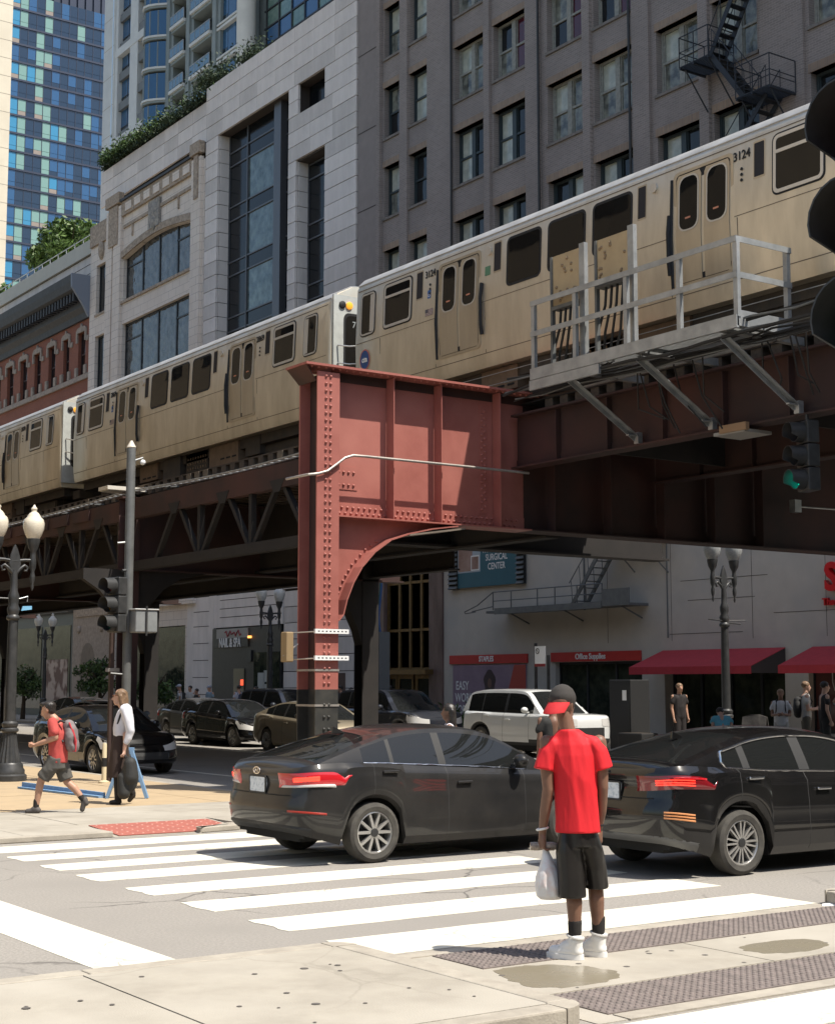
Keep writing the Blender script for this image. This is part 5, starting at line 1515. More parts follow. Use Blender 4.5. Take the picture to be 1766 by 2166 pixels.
def build_car(label, number, group):
    t = thing('train_car', label, 'train car', (TX,0,0), group=group)
    prof = [(0.08,ZS-0.1),(0.05,ZS),(0.018,8.3),(0.0,9.1),(0.052,10.32),(0.10,ZE),(0.25,10.56),(0.6,10.74),(1.42,10.82)]
    W = 2.84
    full = prof + [(W-x,z) for x,z in prof[::-1][1:]]
    b = MB(); n = len(full)
    ss = [0.0,0.06]+[TL*i/12 for i in range(1,12)]+[TL-0.06,TL]
    for k,s in enumerate(ss):
        ins = 0.05 if k in (0,len(ss)-1) else 0.0
        for x,z in full: b.v.append((x+(ins if x < 1.4 else -ins), -s, z))
    for k in range(len(ss)-1):
        for i in range(n-1): b.face(k*n+i, k*n+i+1, (k+1)*n+i+1, (k+1)*n+i)
        b.face(k*n+n-1, k*n, (k+1)*n, (k+1)*n+n-1)
    b.face(*range(n)); b.face(*range((len(ss)-1)*n, len(ss)*n))
    b.build('body', M_inox, t, smooth=40)
    rf = MB(); rp = [(0.092,ZE-0.012),(0.085,ZE+0.004),(0.10,ZE+0.03),(0.24,10.585),(0.6,10.765),(1.42,10.85),(W-0.6,10.765),(W-.24,10.585),(W-.1,ZE+.03),(W-.092,ZE-.012),(W-0.3,10.4),(0.3,10.4)]
    rf.prism([(x,-0.04,z) for x,z in rp], (0,-TL+0.08,0)); rf.build('roof', M_roof, t, smooth=50)
    def strip(s0,s1,z,h,name='seam',m=M_seam,off=0.004):
        a = [side_pt(s0,z,off),side_pt(s1,z,off),side_pt(s1,z+h,off),side_pt(s0,z+h,off)]
        MB().prism(a,(0.006,0,0)).build(name,m,t)
    strip(0.1,TL-0.1,10.27,0.016); strip(0.1,3.05,9.12,0.012); strip(4.55,9.6,9.12,0.012); strip(11.05,TL-0.1,9.12,0.012); strip(0.1,TL-0.1,8.12,0.014)
    for s in (1.0,2.98,4.62,9.62,11.1,13.1): 
        a = [side_pt(s,8.14,.004),side_pt(s+0.014,8.14,.004),side_pt(s+0.014,9.1,.004),side_pt(s,9.1,.004)]
        MB().prism(a,(0.006,0,0)).build('seam',M_seam,t)
    def window(s0,s1,z0,z1,kind):
        o = MB().prism(rr_on_side(s0,s1,z0,z1,0.12,0.006),(0.02,0,0)).build('window', M_gask, t)
        if kind == 'sash':
            MB().ring(rr_on_side(s0+.03,s1-.03,z0+.03,z1-.03,0.10,0.016), rr_on_side(s0+.085,s1-.085,z0+.085,z1-.085,0.06,0.016),(0.012,0,0)).build('frame', M_alu, o)
            zb_ = z1-0.32
            MB().prism([side_pt(s0+.06,zb_,.02),side_pt(s1-.06,zb_,.02),side_pt(s1-.06,zb_+.055,.02),side_pt(s0+.06,zb_+.055,.02)],(0.014,0,0)).build('sash_bar', M_alu, o)
        elif kind == 'cab':
            MB().ring(rr_on_side(s0+.025,s1-.025,z0+.025,z1-.025,0.10,0.016), rr_on_side(s0+.06,s1-.06,z0+.06,z1-.06,0.07,0.016),(0.012,0,0)).build('frame', M_alu, o)
            sp = s1-0.2 if s0 < 7 else s0+0.06
            MB().prism([side_pt(sp,z0+.08,.012),side_pt(sp+.14,z0+.08,.012),side_pt(sp+.14,z1-.08,.012),side_pt(sp,z1-.08,.012)],(0.01,0,0)).build('pillar', M_alu, o)
        MB().prism(rr_on_side(s0+.05,s1-.05,z0+.05,z1-.05,0.08,0.0095),(0.008,0,0)).build('pane', G_train, o)
    window(0.22,0.80,9.24,10.2,'cab'); window(1.1,2.17,9.24,10.22,'sash')
    for a,b_ in ((5.28,6.3),(6.48,7.52),(7.7,8.72)): window(a,b_,9.26,10.21,'plain')
    window(11.82,12.85,9.24,10.22,'sash'); window(13.2,13.8,9.24,10.2,'cab')
    for a,b_ in ((2.33,2.53),(4.9,5.1),(8.86,9.04),(11.46,11.66)):
        MB().prism(rr_on_side(a-.02,b_+.02,9.62,10.22,0.01,0.004,1),(0.008,0,0)).build('vent_frame', M_inox2, t)
        MB().prism(rr_on_side(a,b_,9.65,10.19,0.01,0.007,1),(0.008,0,0)).build('vent', mat('dark vent mesh',(0.02,0.018,0.02),0.7), t)
    for s in (4.74,9.24):
        p = side_pt(s,10.09,0.03)
        MB().lathe([(0.08,0),(0.08,0.03),(0.055,0.035),(0.05,0.02),(0.03,0.02)],14,(p[0],p[1],p[2]),'x').build('speaker', M_alu, t, smooth=40)
    for s in (2.78,11.18):
        for dz in (0,0.09,0.18):
            p = side_pt(s+0.02,9.86-dz,0.012); MB().lathe([(0.028,0),(0.02,0.01)],8,p,'x').build('indicator', M_gask, t)
        lettering(number,0.2,M_gask,t,side_pt(s+0.02,10.08,0.008),depth=0.003,bold=0.003,sx=0.9)
    # doors: recessed look by a black frame, two leaves with tall rounded panes, dark centre gap
    for s0,s1 in ((3.12,4.46),(9.73,11.0)):
        d = MB().ring(rr_on_side(s0-.03,s1+.03,8.26,10.19,0.1,0.012), rr_on_side(s0+.035,s1-.035,8.31,10.14,0.08,0.012),(0.02,0,0)).build('door', M_inox2, t)
        MB().prism(rr_on_side(s0,s1,8.29,10.16,0.08,0.004),(0.006,0,0)).build('door_gap', M_gask, d)
        sm = (s0+s1)/2
        for a,b_ in ((s0+.05,sm-.035),(sm+.035,s1-.05)):
            MB().prism([side_pt(a,8.32,.012),side_pt(b_,8.32,.012)]+[side_pt(b_,z,.012) for z in (8.6,9.1,9.7,10.05)]+[side_pt(b_-.04,10.12,.012),side_pt(a+.04,10.12,.012)]+[side_pt(a,z,.012) for z in (10.05,9.7,9.1,8.6)],(0.007,0,0)).build('door_leaf', M_inox2, d)
            c_ = (a+b_)/2
            MB().ring(rr_on_side(c_-.225,c_+.225,9.16,10.09,0.15,0.019), rr_on_side(c_-.2,c_+.2,9.185,10.065,0.14,0.019),(0.006,0,0)).build('pane_rim', M_alu, d)
            MB().prism(rr_on_side(c_-.2,c_+.2,9.185,10.065,0.14,0.0155),(0.006,0,0)).build('pane', G_train, d)
            MB().prism(rr_on_side(c_-.07,c_+.05,9.36,9.39,0.005,0.0205,1),(0.003,0,0)).build('sticker', mat('red white sticker',(0.6,0.25,0.15),0.5), d)
        hs = s1+0.09 if s0 < 7 else s0-0.1
        MB().tube([side_pt(hs,8.5,0.03),side_pt(hs,8.7,0.05),side_pt(hs,9.2,0.05),side_pt(hs,9.5,0.03)],0.035,6).build('door_track_cover', M_gask, d)
        MB().tube([side_pt(s0-.07,8.28,0.0),side_pt(s0-.07,9.0,0.02),side_pt(s0-.07,10.1,0.0)],0.03,6).build('door_seal', M_gask, d)
    MB().prism(rr_on_side(2.72,2.83,9.58,9.75,0.01,0.006,1),(0.004,0,0)).build('access_sign', mat('blue sign',(0.03,0.12,0.35),0.5), t)
    lettering('♿',0.14,M_letter,t,side_pt(2.775,9.665,0.009),depth=0.001) if False else MB().ring([side_pt(2.775+.035*math.cos(a),9.64+.035*math.sin(a),.009) for a in [i*.5236 for i in range(12)]],[side_pt(2.775+.024*math.cos(a),9.64+.024*math.sin(a),.009) for a in [i*.5236 for i in range(12)]],(.003,0,0)).build('access_symbol', M_letter, t)
    fg = MB().prism(rr_on_side(2.66,2.92,9.22,9.36,0.005,0.006,1),(0.004,0,0)).build('flag_decal', mat('pale flag decal',(0.45,0.40,0.38),0.5), t)
    for i in range(5): MB().prism(rr_on_side(2.66,2.92,9.225+i*0.029,9.237+i*0.029,0.001,0.0085,1),(0.003,0,0)).build('flag_stripe', mat('flag stripe grey red',(0.20,0.12,0.12),0.5), fg)
    MB().prism(rr_on_side(2.66,2.76,9.29,9.36,0.002,0.010,1),(0.003,0,0)).build('flag_canton', mat('flag canton',(0.09,0.085,0.10),0.5), fg)
    # south end cab face
    e = -TL
    MB().box(0.1,W-0.1,e-0.05,e+0.0,8.0,10.5).build('cab_end', M_capwhite, t)
    MB().prism([(0.72+a,e-0.055,9.3+b_) for a,b_ in rrect(0.62,1.5,0.12)],(0,-0.012,0)).build('cab_window', G_train, t)
    MB().prism([(0.72+a,e-0.052,9.3+b_) for a,b_ in rrect(0.72,1.62,0.14)],(0,-0.008,0)).build('cab_window_rim', M_gask, t)
    for x,mm in ((0.32,M_gask),(0.5,mat('amber lens',(0.75,0.33,0.03),0.2,emit=(1,0.4,0.05),estr=0.4))):
        MB().lathe([(0.085,0),(0.085,-0.03),(0.06,-0.04),(0.02,-0.045)],12,(x,e-0.05,10.28),'y').build('marker_lamp', mm, t, smooth=40)
    for z in (9.35,8.95): MB().tube([(0.2,e-0.06,z),(0.35,e-0.3,z-0.06),(0.7,e-0.42,z-0.02),(1.1,e-0.45,z+.05)],0.018,6).build('safety_chain', M_alu, t, smooth=60)
    lettering('717',0.2,mat('dim sign text',(0.35,0.38,0.38),0.5),t,(0.72,e-0.07,9.85),face='-y',depth=0.001)
    MB().box(0.5,2.2,e-0.5,e,7.5,7.75).build('coupler', M_under, t)
    # underframe
    u = MB().box(0.3,W-0.3,-TL+0.2,-0.2,7.62,7.9); u.build('underframe', M_under, t)
    for sc in (2.4,TL-2.4):
        k = MB(); k.box(0.45,W-.45,-sc-1.25,-sc+1.25,7.35,7.6); k.box(0.42,0.6,-sc-1.2,-sc+1.2,7.3,7.55); tk = k.build('truck', M_under, t)
        for ds_ in (-0.95,0.95):
            for x in (0.66,2.1): MB().lathe([(0.35,0),(0.35,0.1),(0.1,0.12)],16,(x,-sc+ds_,7.57),'x').build('wheel', M_under, tk, smooth=40)
    for i,(s,l,h,x,m) in enumerate(((4.2,1.1,0.42,0.25,M_ubox),(5.7,1.0,0.5,0.22,M_under),(6.9,1.2,0.45,0.3,M_under),(8.3,1.5,0.5,0.24,M_ubox),(10.1,0.7,0.42,0.28,M_under))):
        bx = MB().box(x,x+0.8,-s-l,-s,ZS-0.15-h,ZS-0.12); o = bx.build('equipment_box', m, t)
        if m is M_ubox:
            for q in range(3): MB().box(x-0.008,x,-s-l+.1+.3*q,-s-l+.3+.3*q,ZS-0.5,ZS-0.46).build('slot', M_dark, o)
        if i == 2:
            for q in range(8):
                for r_ in range(3): MB().box(x-0.012,x,-s-l+.08+.14*q,-s-l+.12+.14*q,ZS-0.55+.13*r_,ZS-0.49+.13*r_).build('resistor_fin', M_ubox, o)
    return t
GRP = 'cars of the passing train'
ca = build_car('stainless steel train car numbered 3124 at upper right, largest of the three', '3124', GRP)
ca.location = (TX,27.2,0)
# round operator badge on the first car
bp = side_pt(0.42,8.74,0.006)
bdg = MB().prism([side_pt(0.42+0.17*math.cos(a),8.74+0.2*math.sin(a),0.006) for a in [i*math.pi/14 for i in range(28)]],(0.004,0,0)).build('badge', mat('badge blue',(0.02,0.07,0.22),0.4), ca)
MB().ring([side_pt(0.42+0.195*math.cos(a),8.74+0.225*math.sin(a),0.007) for a in [i*math.pi/14 for i in range(28)]],[side_pt(0.42+0.172*math.cos(a),8.74+0.202*math.sin(a),0.007) for a in [i*math.pi/14 for i in range(28)]],(0.004,0,0)).build('badge_rim', mat('badge red rim',(0.55,0.16,0.13),0.4), bdg)
lettering('cta',0.17,M_letter,bdg,side_pt(0.42,8.74,0.012),depth=0.002,bold=0.006)
green = MB().prism(rr_on_side(4.62,4.78,9.62,9.8,0.01,0.006,1),(0.004,0,0)).build('green_notice', mat('green notice',(0.10,0.22,0.13),0.6), ca)
cb = build_car('middle stainless steel train car left of the red column', '2869', GRP)
cb.location = (TX,42.9,0); cb.scale = (1,1.024,1)
cc = build_car('last stainless steel train car cut by the left edge', '2870', GRP)
cc.location = (TX,58.65,0); cc.scale = (1,1.024,1)
# ------------------------------------------------------------------ vehicles
def paint(name, c, rough=0.3, dust=(0.25,0.22,0.18), damt=0.25, metal=0.0, coat=1.0):
    m = mat(name, c, rough, metal, spec=0.12, c2=tuple(c[i]*(1-damt)+dust[i]*damt for i in range(3)), scale=1.3, coat=coat, detail=8)
    return m
P_black = paint('black car paint', (0.006,0.006,0.0065), 0.25, damt=0.02)
P_hazeblack = paint('haze-greyed black car paint', (0.016,0.016,0.0165), 0.4, damt=0.06, coat=0.6)  # black paint greyed: the veil of haze is put into its colour
P_dgrey = paint('dark grey car paint', (0.035,0.037,0.04), 0.35, damt=0.08)
P_beige = paint('champagne car paint', (0.28,0.24,0.175), 0.4, damt=0.1, metal=0.2)
P_white = paint('white car paint', (0.62,0.63,0.62), 0.3, damt=0.05)
P_silver = paint('blue silver car paint', (0.25,0.30,0.36), 0.35, damt=0.05, metal=0.4)
P_navy = paint('dark navy car paint', (0.015,0.018,0.026), 0.3, damt=0.06)
G_car = glass('car window glass', (0.012,0.013,0.013), 0.02, 0.0, spec=0.5)
M_chrome = mat('chrome trim', (0.75,0.75,0.76), 0.18, 1.0)
M_tyre = mat('tyre rubber', (0.045,0.042,0.038), 0.85, c2=(0.075,0.07,0.06), scale=9)
M_alloy = mat('silver alloy', (0.60,0.59,0.57), 0.32, 0.8, c2=(0.5,0.49,0.47), scale=6)
M_alloyd = mat('shaded alloy barrel', (0.05,0.05,0.05), 0.5, 0.5)
M_tail = mat('red tail lamp', (0.45,0.012,0.018), 0.12, coat=1.0)
M_tailon = mat('lit tail lamp', (0.8,0.03,0.02), 0.2, emit=(1.0,0.03,0.015), estr=2.2)
M_clear = mat('clear lamp lens', (0.55,0.54,0.52), 0.1, coat=1.0)
M_amberr = mat('amber reflector', (0.55,0.24,0.10), 0.3)
M_plate = mat('licence plate', (0.62,0.66,0.70), 0.4, c2=(0.40,0.46,0.52), scale=22, lo=0.5, hi=0.6)
M_plast = mat('black plastic trim', (0.022,0.022,0.022), 0.6)

class CarShape:
    def __init__(s, sp):
        s.sp = sp
        xr, xf, W = sp['xr'], sp['xf'], sp['W']
        ar, af = sp.get('ar',0.5), sp.get('af',0.8)
        nr, nf = sp.get('nr',3.6), sp.get('nf',2.9)
        pts = []
        for i in range(13):
            t = R(90*i/12); pts.append((xr+ar-ar*abs(math.cos(t))**(2/nr), W/2*abs(math.sin(t))**(2/nr)))
        k = 60; xa, xb = xr+ar, xf-af
        sx = [xa+(xb-xa)*i/k for i in range(1,k)]
        for xd in sp.get('seams',[]): sx += [xd-0.005, xd+0.005]
        for x in sorted(sx): pts.append((x, W/2))
        for i in range(13):
            t = R(90-90*i/12); pts.append((xf-af+af*abs(math.cos(t))**(2/nf), W/2*abs(math.sin(t))**(2/nf)))
        out = [pts[0]]
        for p in pts[1:]:
            if (p[0]-out[-1][0])**2+(p[1]-out[-1][1])**2 > 1e-8: out.append(p)
        s.pts = out
        s.L = [0.0]
        for a,b in zip(out,out[1:]): s.L.append(s.L[-1]+math.hypot(b[0]-a[0],b[1]-a[1]))
        s.tot = s.L[-1]
    def u_of_x(s, x, side=True):
        for i,(p,q) in enumerate(zip(s.pts,s.pts[1:])):
            if p[0] <= x <= q[0] and p[1] > 0.3: 
                return s.L[i]+(s.L[i+1]-s.L[i])*(x-p[0])/max(1e-9,q[0]-p[0])
        return s.tot
    def u_of_y_rear(s, y):
        for i,(p,q) in enumerate(zip(s.pts,s.pts[1:])):
            if p[1] <= y <= q[1]: return s.L[i]+(s.L[i+1]-s.L[i])*(y-p[1])/max(1e-9,q[1]-p[1])
        return 0
    def plan(s, u):
        u = min(max(u,0),s.tot)
        for i in range(len(s.L)-1):
            if u <= s.L[i+1]+1e-9:
                t = (u-s.L[i])/max(1e-9,s.L[i+1]-s.L[i]); a,b = s.pts[i],s.pts[i+1]
                return a[0]+(b[0]-a[0])*t, a[1]+(b[1]-a[1])*t
        return s.pts[-1]
    def normal(s, u):
        a = s.plan(u-0.02); b = s.plan(u+0.02)
        d = Vector((b[0]-a[0], b[1]-a[1]))
        if u < 0.02: return Vector((-1,0))
        if u > s.tot-0.02: return Vector((1,0))
        d.normalize(); return Vector((-d.y, d.x))
    def zlow(s, x, y):
        sp = s.sp; z = sample(*sp['low'], x)
        for xa in sp['axles']:
            Ra = sp['arch']; 
            if abs(x-xa) < Ra: z = max(z, sp['r']+math.sqrt(Ra*Ra-(x-xa)**2)*0.98)
        return z
    def zbelt(s, x): return smoothsample(*s.sp['belt'], x)
    def S(s, u, t, off=0.0, side=1):
        """surface point: u along the outline from the tail, t from lower edge to shoulder; side 1 = left (+y), -1 = right"""
        x, y = s.plan(u); n = s.normal(u)
        wend = min(1.0, abs(n.x)**2)
        ps = sample([0,.1,.3,.5,.66,.74,.9,1],s.sp.get('ps',[-.07,-.02,.0,-.008,-.012,-.022,-.03,-.085]),t)
        pe_ = s.sp.get('pr') if n.x < 0 else s.sp.get('pf')
        pe = sample([0,.1,.3,.5,.56,.75,.93,1],pe_,t)
        o = ps*(1-wend)+pe*wend+off
        z0 = s.zlow(x,y); z1 = s.zbelt(x)
        return Vector((x+n.x*o, (y+n.y*o)*side, z0+(z1-z0)*t))

def collect(P, key, ms, root, names, close=False, smooth=35):
    """split a vertex grid into objects by key(i,j)"""
    B = {}
    for i in range(len(P)-1):
        for j in range(len(P[0])-1):
            k = key(i,j)
            if k is None: continue
            if k not in B: B[k] = ([],[],{})
            v,f,ix = B[k]; idx = []
            for a,b in ((i,j),(i+1,j),(i+1,j+1),(i,j+1)):
                if (a,b) not in ix: ix[(a,b)] = len(v); v.append(tuple(P[a][b]))
                idx.append(ix[(a,b)])
            f.append(tuple(idx))
    out = {}
    for k,(v,f,_) in B.items():
        me = bpy.data.meshes.new(names.get(k,k)); me.from_pydata(v,[],f); me.materials.append(ms[k])
        bm = bmesh.new(); bm.from_mesh(me)
        bmesh.ops.remove_doubles(bm, verts=bm.verts, dist=0.0004)
        bmesh.ops.recalc_face_normals(bm, faces=bm.faces); bm.to_mesh(me); bm.free()
        me.shade_smooth(); me.set_sharp_from_angle(angle=R(smooth))
        o = bpy.data.objects.new(names.get(k,k), me); COL.objects.link(o); o.parent = root; out[k] = o
    return out

def wheel(root, x, y, r, w, spokes, side, detail=True):
    """side: -1 outer face to -y, +1 to +y"""
    t = MB(); h = w/2
    prof = [(r*0.70,-h*0.9),(r*0.86,-h),(r*0.97,-h*0.82),(r,-h*0.5),(r,h*0.5),(r*0.97,h*0.82),(r*0.86,h),(r*0.70,h*0.9),(r*0.66,h*0.5),(r*0.66,-h*0.5)]
    n = 32; k = len(prof)
    for pr, py in prof:
        for j in range(n):
            a = 2*math.pi*j/n; t.v.append((pr*math.cos(a), py, pr*math.sin(a)))
    for i in range(k):
        i2 = (i+1)%k
        for j in range(n): t.face(i*n+j, i*n+(j+1)%n, i2*n+(j+1)%n, i2*n+j)
    o = t.build('wheel', M_tyre, root, smooth=40, loc=(x,y,r))
    f = side*h*0.72
    b = MB()
    prof = [(r*0.70,f+side*0.012),(r*0.66,f+side*0.016),(r*0.63,f),(r*0.62,f-side*0.12)]
    for pr, py in prof:
        for j in range(n):
            a = 2*math.pi*j/n; b.v.append((pr*math.cos(a), py, pr*math.sin(a)))
    for i in range(3):
        for j in range(n): b.face(i*n+j, i*n+(j+1)%n, (i+1)*n+(j+1)%n, (i+1)*n+j)
    b.build('rim', M_alloy, o, smooth=40)
    d = MB().lathe([(r*0.62,f-side*0.10),(r*0.2,f-side*0.09)],20,(0,0,0),'y'); d.build('brake_disc', M_alloyd, o)
    if not detail: 
        nsp, pair = 7, 0.0
    else: nsp, pair = spokes[:2]
    sw = spokes[2] if detail and len(spokes) > 2 else 1.0
    for q in range(nsp):
        a0 = 2*math.pi*q/nsp+0.3
        sp = MB()
        offs = (-pair,pair) if pair else (0,)
        for da in offs:
            aa = a0+da; bb = a0+da*1.9
            wi, wo = r*0.055*sw, r*0.045*sw
            def pt(rad,an,dy): return Vector((rad*math.cos(an), f+side*dy, rad*math.sin(an)))
            c0 = pt(r*0.10,aa*1.0,0.005); c1 = pt(r*0.645,bb,0.008)
            e = Vector((-math.sin(aa),0,math.cos(aa)))
            for (p0,p1) in ((c0,c1),):
                sp.add([p0-e*wi,p0+e*wi,p1+e*wo,p1-e*wo]+[v-Vector((0,side*0.04,0)) for v in (p0-e*wi,p0+e*wi,p1+e*wo,p1-e*wo)],
                       [(0,1,2,3),(7,6,5,4),(0,4,5,1),(1,5,6,2),(2,6,7,3),(3,7,4,0)])
        sp.build('spoke', M_alloy, o)
    MB().lathe([(r*0.15,f),(r*0.14,f+side*0.014),(r*0.05,f+side*0.018)],14,(0,0,0),'y').build('hub_cap', M_alloyd, o, smooth=40)
    return o

SEDAN = dict(xr=-0.98,xf=3.59,W=1.80,ar=0.50,af=0.85,axles=(0.0,2.70),r=0.318,arch=0.375,
    low=([-0.98,-0.6,-0.4,0.4,0.6,2.2,3.2,3.59],[0.34,0.26,0.20,0.18,0.18,0.18,0.2,0.24]),
    belt=([-0.98,-0.8,-0.5,-0.1,0.5,0.9,1.8,2.4,3.0,3.35,3.59],[1.0,1.04,1.06,1.05,1.01,0.985,0.93,0.89,0.82,0.73,0.62]),
    pr=[-.10,-.03,.0,-.01,-.035,-.06,-.035,-.08], pf=[-.06,.0,.0,-.02,-.03,-.06,-.12,-.2],
    roof=([-0.66,-0.35,0.0,0.3,0.65,1.0,1.4,1.72,2.1,2.52],[1.06,1.17,1.29,1.375,1.425,1.437,1.415,1.345,1.16,0.90]),
    tum=0.52, xwt=1.66, xrt=0.28, dlo=(-0.12,2.12), bpil=(0.90,0.99), bars=(0.24,0.275), seams=(-0.02,0.945,2.02), doors=((-0.02,0.945),(0.945,2.02)),
    spokes=(5,0.16))
def make_car(label, P, sp, loc, rz, name='parked_car', cat='car', group=None, detail=True, trim=None, tail_on=True):
    root = thing(name, label, cat, loc, rz, group)
    cs = CarShape(sp)
    T = [0,0.05,0.1,0.2,0.3,0.4,0.5,0.56,0.62,0.68,0.74,0.82,0.9,0.95,1.0]
    U = cs.L
    ms = {'body':P,'front_door':P,'rear_door':P,'gap':M_plast,'lower':M_plast}
    nm = {'front_door':'door','rear_door':'door','gap':'panel_gaps','lower':'lower_trim'}
    for side in (1,-1):
        grid = [[cs.S(u,t,0,side) for t in T] for u in U]
        xs_ = [cs.plan(u) for u in U]
        def key(i,j):
            x = (xs_[i][0]+xs_[i+1][0])/2; y = xs_[i][1]
            if y > 0.8*sp['W']/2:
                for xd in sp['seams']:
                    if abs(x-xd) < 0.004 and T[j] >= 0.05: return 'gap'
                (a,b),(c,d) = sp['doors']
                if a < x < b and T[j] >= 0.1 and abs(x-0) > sp['arch']+0.0: return 'rear_door'
                if c < x < d and T[j] >= 0.1: return 'front_door'
            if T[j] < 0.05 and sp.get('cladding'): return 'lower'
            if sp.get('cladding') and T[j] < 0.2: return 'lower'
            return 'body'
        for k,o in collect(grid,key,ms,root,nm).items():
            if k == 'gap': o['kind'] = 'stuff'
    # deck (bonnet, boot lid) between the shoulders
    N = 10; D = []
    for u in U:
        a = cs.S(u,1.0,0,1); row = []
        for q in range(N+1):
            f = 1-2*q/N
            cr = sp.get('crown',0.05)*(1-f*f)
            row.append((a.x, a.y*f, a.z+cr*min(1,abs(a.y)/0.6)))
        D.append(row)
    xw0 = sp['roof'][0][-1]; xw1 = sp['roof'][0][0]
    collect(D, lambda i,j: ('bonnet' if D[i][0][0] > 1.2 else 'boot_lid') if (D[i][0][0] > xw0-0.25 or D[i][0][0] < xw1+0.25) else None, {'bonnet':P,'boot_lid':P}, root, {})
    # greenhouse
    rx, rz_ = sp['roof']; nX = 64
    Xs = [rx[0]+(rx[-1]-rx[0])*i/nX for i in range(nX+1)]
    Sg = [0,0.06,0.13,0.25,0.4,0.55,0.7,0.82,0.89,0.95,1.0]
    def base(x):
        u = cs.u_of_x(min(max(x,sp['xr']+sp['ar']+0.01),sp['xf']-sp['af']-0.01))
        return cs.S(u,1.0).y-0.012, cs.zbelt(x)-0.012
    Y = sp['W']/2
    G = []
    for x in Xs:
        yb_, zb_ = base(x); zr = smoothsample(rx,rz_,x); h = max(0.0,(zr-0.045*min(1,(zr-zb_)/0.3))-zb_)
        row = []
        ye = yb_-sp['tum']*h
        for s in Sg: row.append(Vector((x, yb_-sp['tum']*h*s**1.15, zb_+h*s)))
        ze = zb_+h
        for q in range(1,13):
            f = 1-q/6.0
            cz = (zr-ze)*(1-abs(f)**2.6)
            ex = min(1.0,max(0.0,(x-1.3)/1.0)) if x > 1 else -min(1.0,max(0.0,(0.35-x)/0.9))*0.6
            row.append(Vector((x+0.16*ex*(1-f*f), ye*f, ze+cz)))
        for s in Sg[::-1][1:]: row.append(Vector((x, -(yb_-sp['tum']*h*s**1.15), zb_+h*s)))
        G.append(row)
    nS = len(Sg)
    def gkey(i,j):
        x = (Xs[i]+Xs[i+1])/2; J = len(G[0])-1
        hgt = G[i][nS-1].z-G[i][0].z; hg2 = G[i+1][nS-1].z-G[i+1][0].z
        if j < nS-1 or j >= J-(nS-1):
            sd = 'l' if j < nS-1 else 'r'
            jj = j if j < nS-1 else J-1-j
            s0 = Sg[jj]
            if 0.06 <= s0 < 0.885 and sp['dlo'][0] < x < sp['dlo'][1] and min(hgt,hg2) > 0.10:
                if sp['bpil'][0] < x < sp['bpil'][1]: return 'pillar'
                if sp['bars'][0] < x < sp['bars'][1]: return 'pillar'
                return 'win'+sd+('f' if x > sp['bpil'][1] else ('q' if x < sp['bars'][0] else 'b'))
            if s0 < 0.06 and sp['dlo'][0] < x < sp['dlo'][1]: return 'pillar'
            return 'roof'
        q = j-(nS-1)
        if x > sp['xwt'] and 1 <= q <= 10: return 'windscreen'
        if x < sp['xrt'] and 1 <= q <= 10 and x > rx[0]+0.02: return 'rear_window'
        return 'roof'
    gm = {'roof':P,'pillar':M_plast,'windscreen':G_car,'rear_window':G_car}
    gn = {'pillar':'window_pillars'}
    for sd in 'lr':
        for k in 'fbq': gm['win'+sd+k] = G_car; gn['win'+sd+k] = 'side_window'
    oo = collect(G,gkey,gm,root,gn)
    if 'pillar' in oo: oo['pillar']['kind'] = 'stuff'
    # bright window trim
    if trim:
        for sgn in (1,-1):
            lo = []; hi = []
            for i,x in enumerate(Xs):
                if sp['dlo'][0]-0.02 < x < sp['dlo'][1]+0.02:
                    a = G[i][1]; b = G[i][8]
                    if (G[i][nS-1].z-G[i][0].z) > 0.09:
                        lo.append(Vector((a.x,sgn*(a.y+0.004),a.z))); hi.append(Vector((b.x,sgn*(b.y+0.006),b.z)))
            if trim == 'lower': MB().tube(lo,0.009,6).build('window_trim', M_chrome, root, smooth=60)
            else:
                tp = [lo[0]*0.6+hi[0]*0.4-Vector((0.03,0,0))]
                MB().tube(lo[::-1]+tp+hi,0.014,6).build('window_trim', M_chrome, root, smooth=60)
    # underbody and wheels
    y1 = sp['W']/2
    ub = MB(); ub.box(sp['axles'][0]+0.42,sp['axles'][1]-0.42,-y1+0.1,y1-0.1,0.17,0.6); ub.box(sp['xr']+0.22,sp['xf']-0.3,-y1+0.32,y1-0.32,0.24,0.7)
    ub.box(sp['xr']+0.2,sp['axles'][0]-0.40,-y1+0.2,y1-0.2,0.28,0.6); ub.box(sp['axles'][1]+0.4,sp['xf']-0.35,-y1+0.2,y1-0.2,0.25,0.55)
    ub.box(sp['axles'][0]-0.45,sp['axles'][1]+0.45,-y1+0.26,y1-0.26,0.3,0.8)
    ub.build('underbody', M_dark, root)
    for xa in sp['axles']:
        for sgn in (1,-1): wheel(root, xa, sgn*(y1-0.135), sp['r'], 0.22, sp['spokes'], sgn, detail)
    # shared small parts
    def patch(x0,x1,t0,t1,m,name_,off=0.008,n=14,side=-1,rear=None,parent=None):
        """lens or trim lying on the body surface; rear=(ya,yb) runs on the tail instead of x0,x1"""
        ua,ub_ = (cs.u_of_y_rear(rear[0]),cs.u_of_x(x1) if rear[1] is None else cs.u_of_y_rear(rear[1])) if rear else (cs.u_of_x(x0),cs.u_of_x(x1))
        b = MB(); k = 4
        for i in range(n+1):
            f = i/n; u = ua+(ub_-ua)*f
            a = t0(f) if callable(t0) else t0; c = t1(f) if callable(t1) else t1
            for j in range(k+1): b.v.append(tuple(cs.S(u,a+(c-a)*j/k,off*(1.0 if 0<j<k and 0<i<n else 0.15),side)))
        for i in range(n):
            for j in range(k): b.face(i*(k+1)+j,(i+1)*(k+1)+j,(i+1)*(k+1)+j+1,i*(k+1)+j+1)
        return b.build(name_, m, parent or root, smooth=50)
    root_api = (cs, patch)
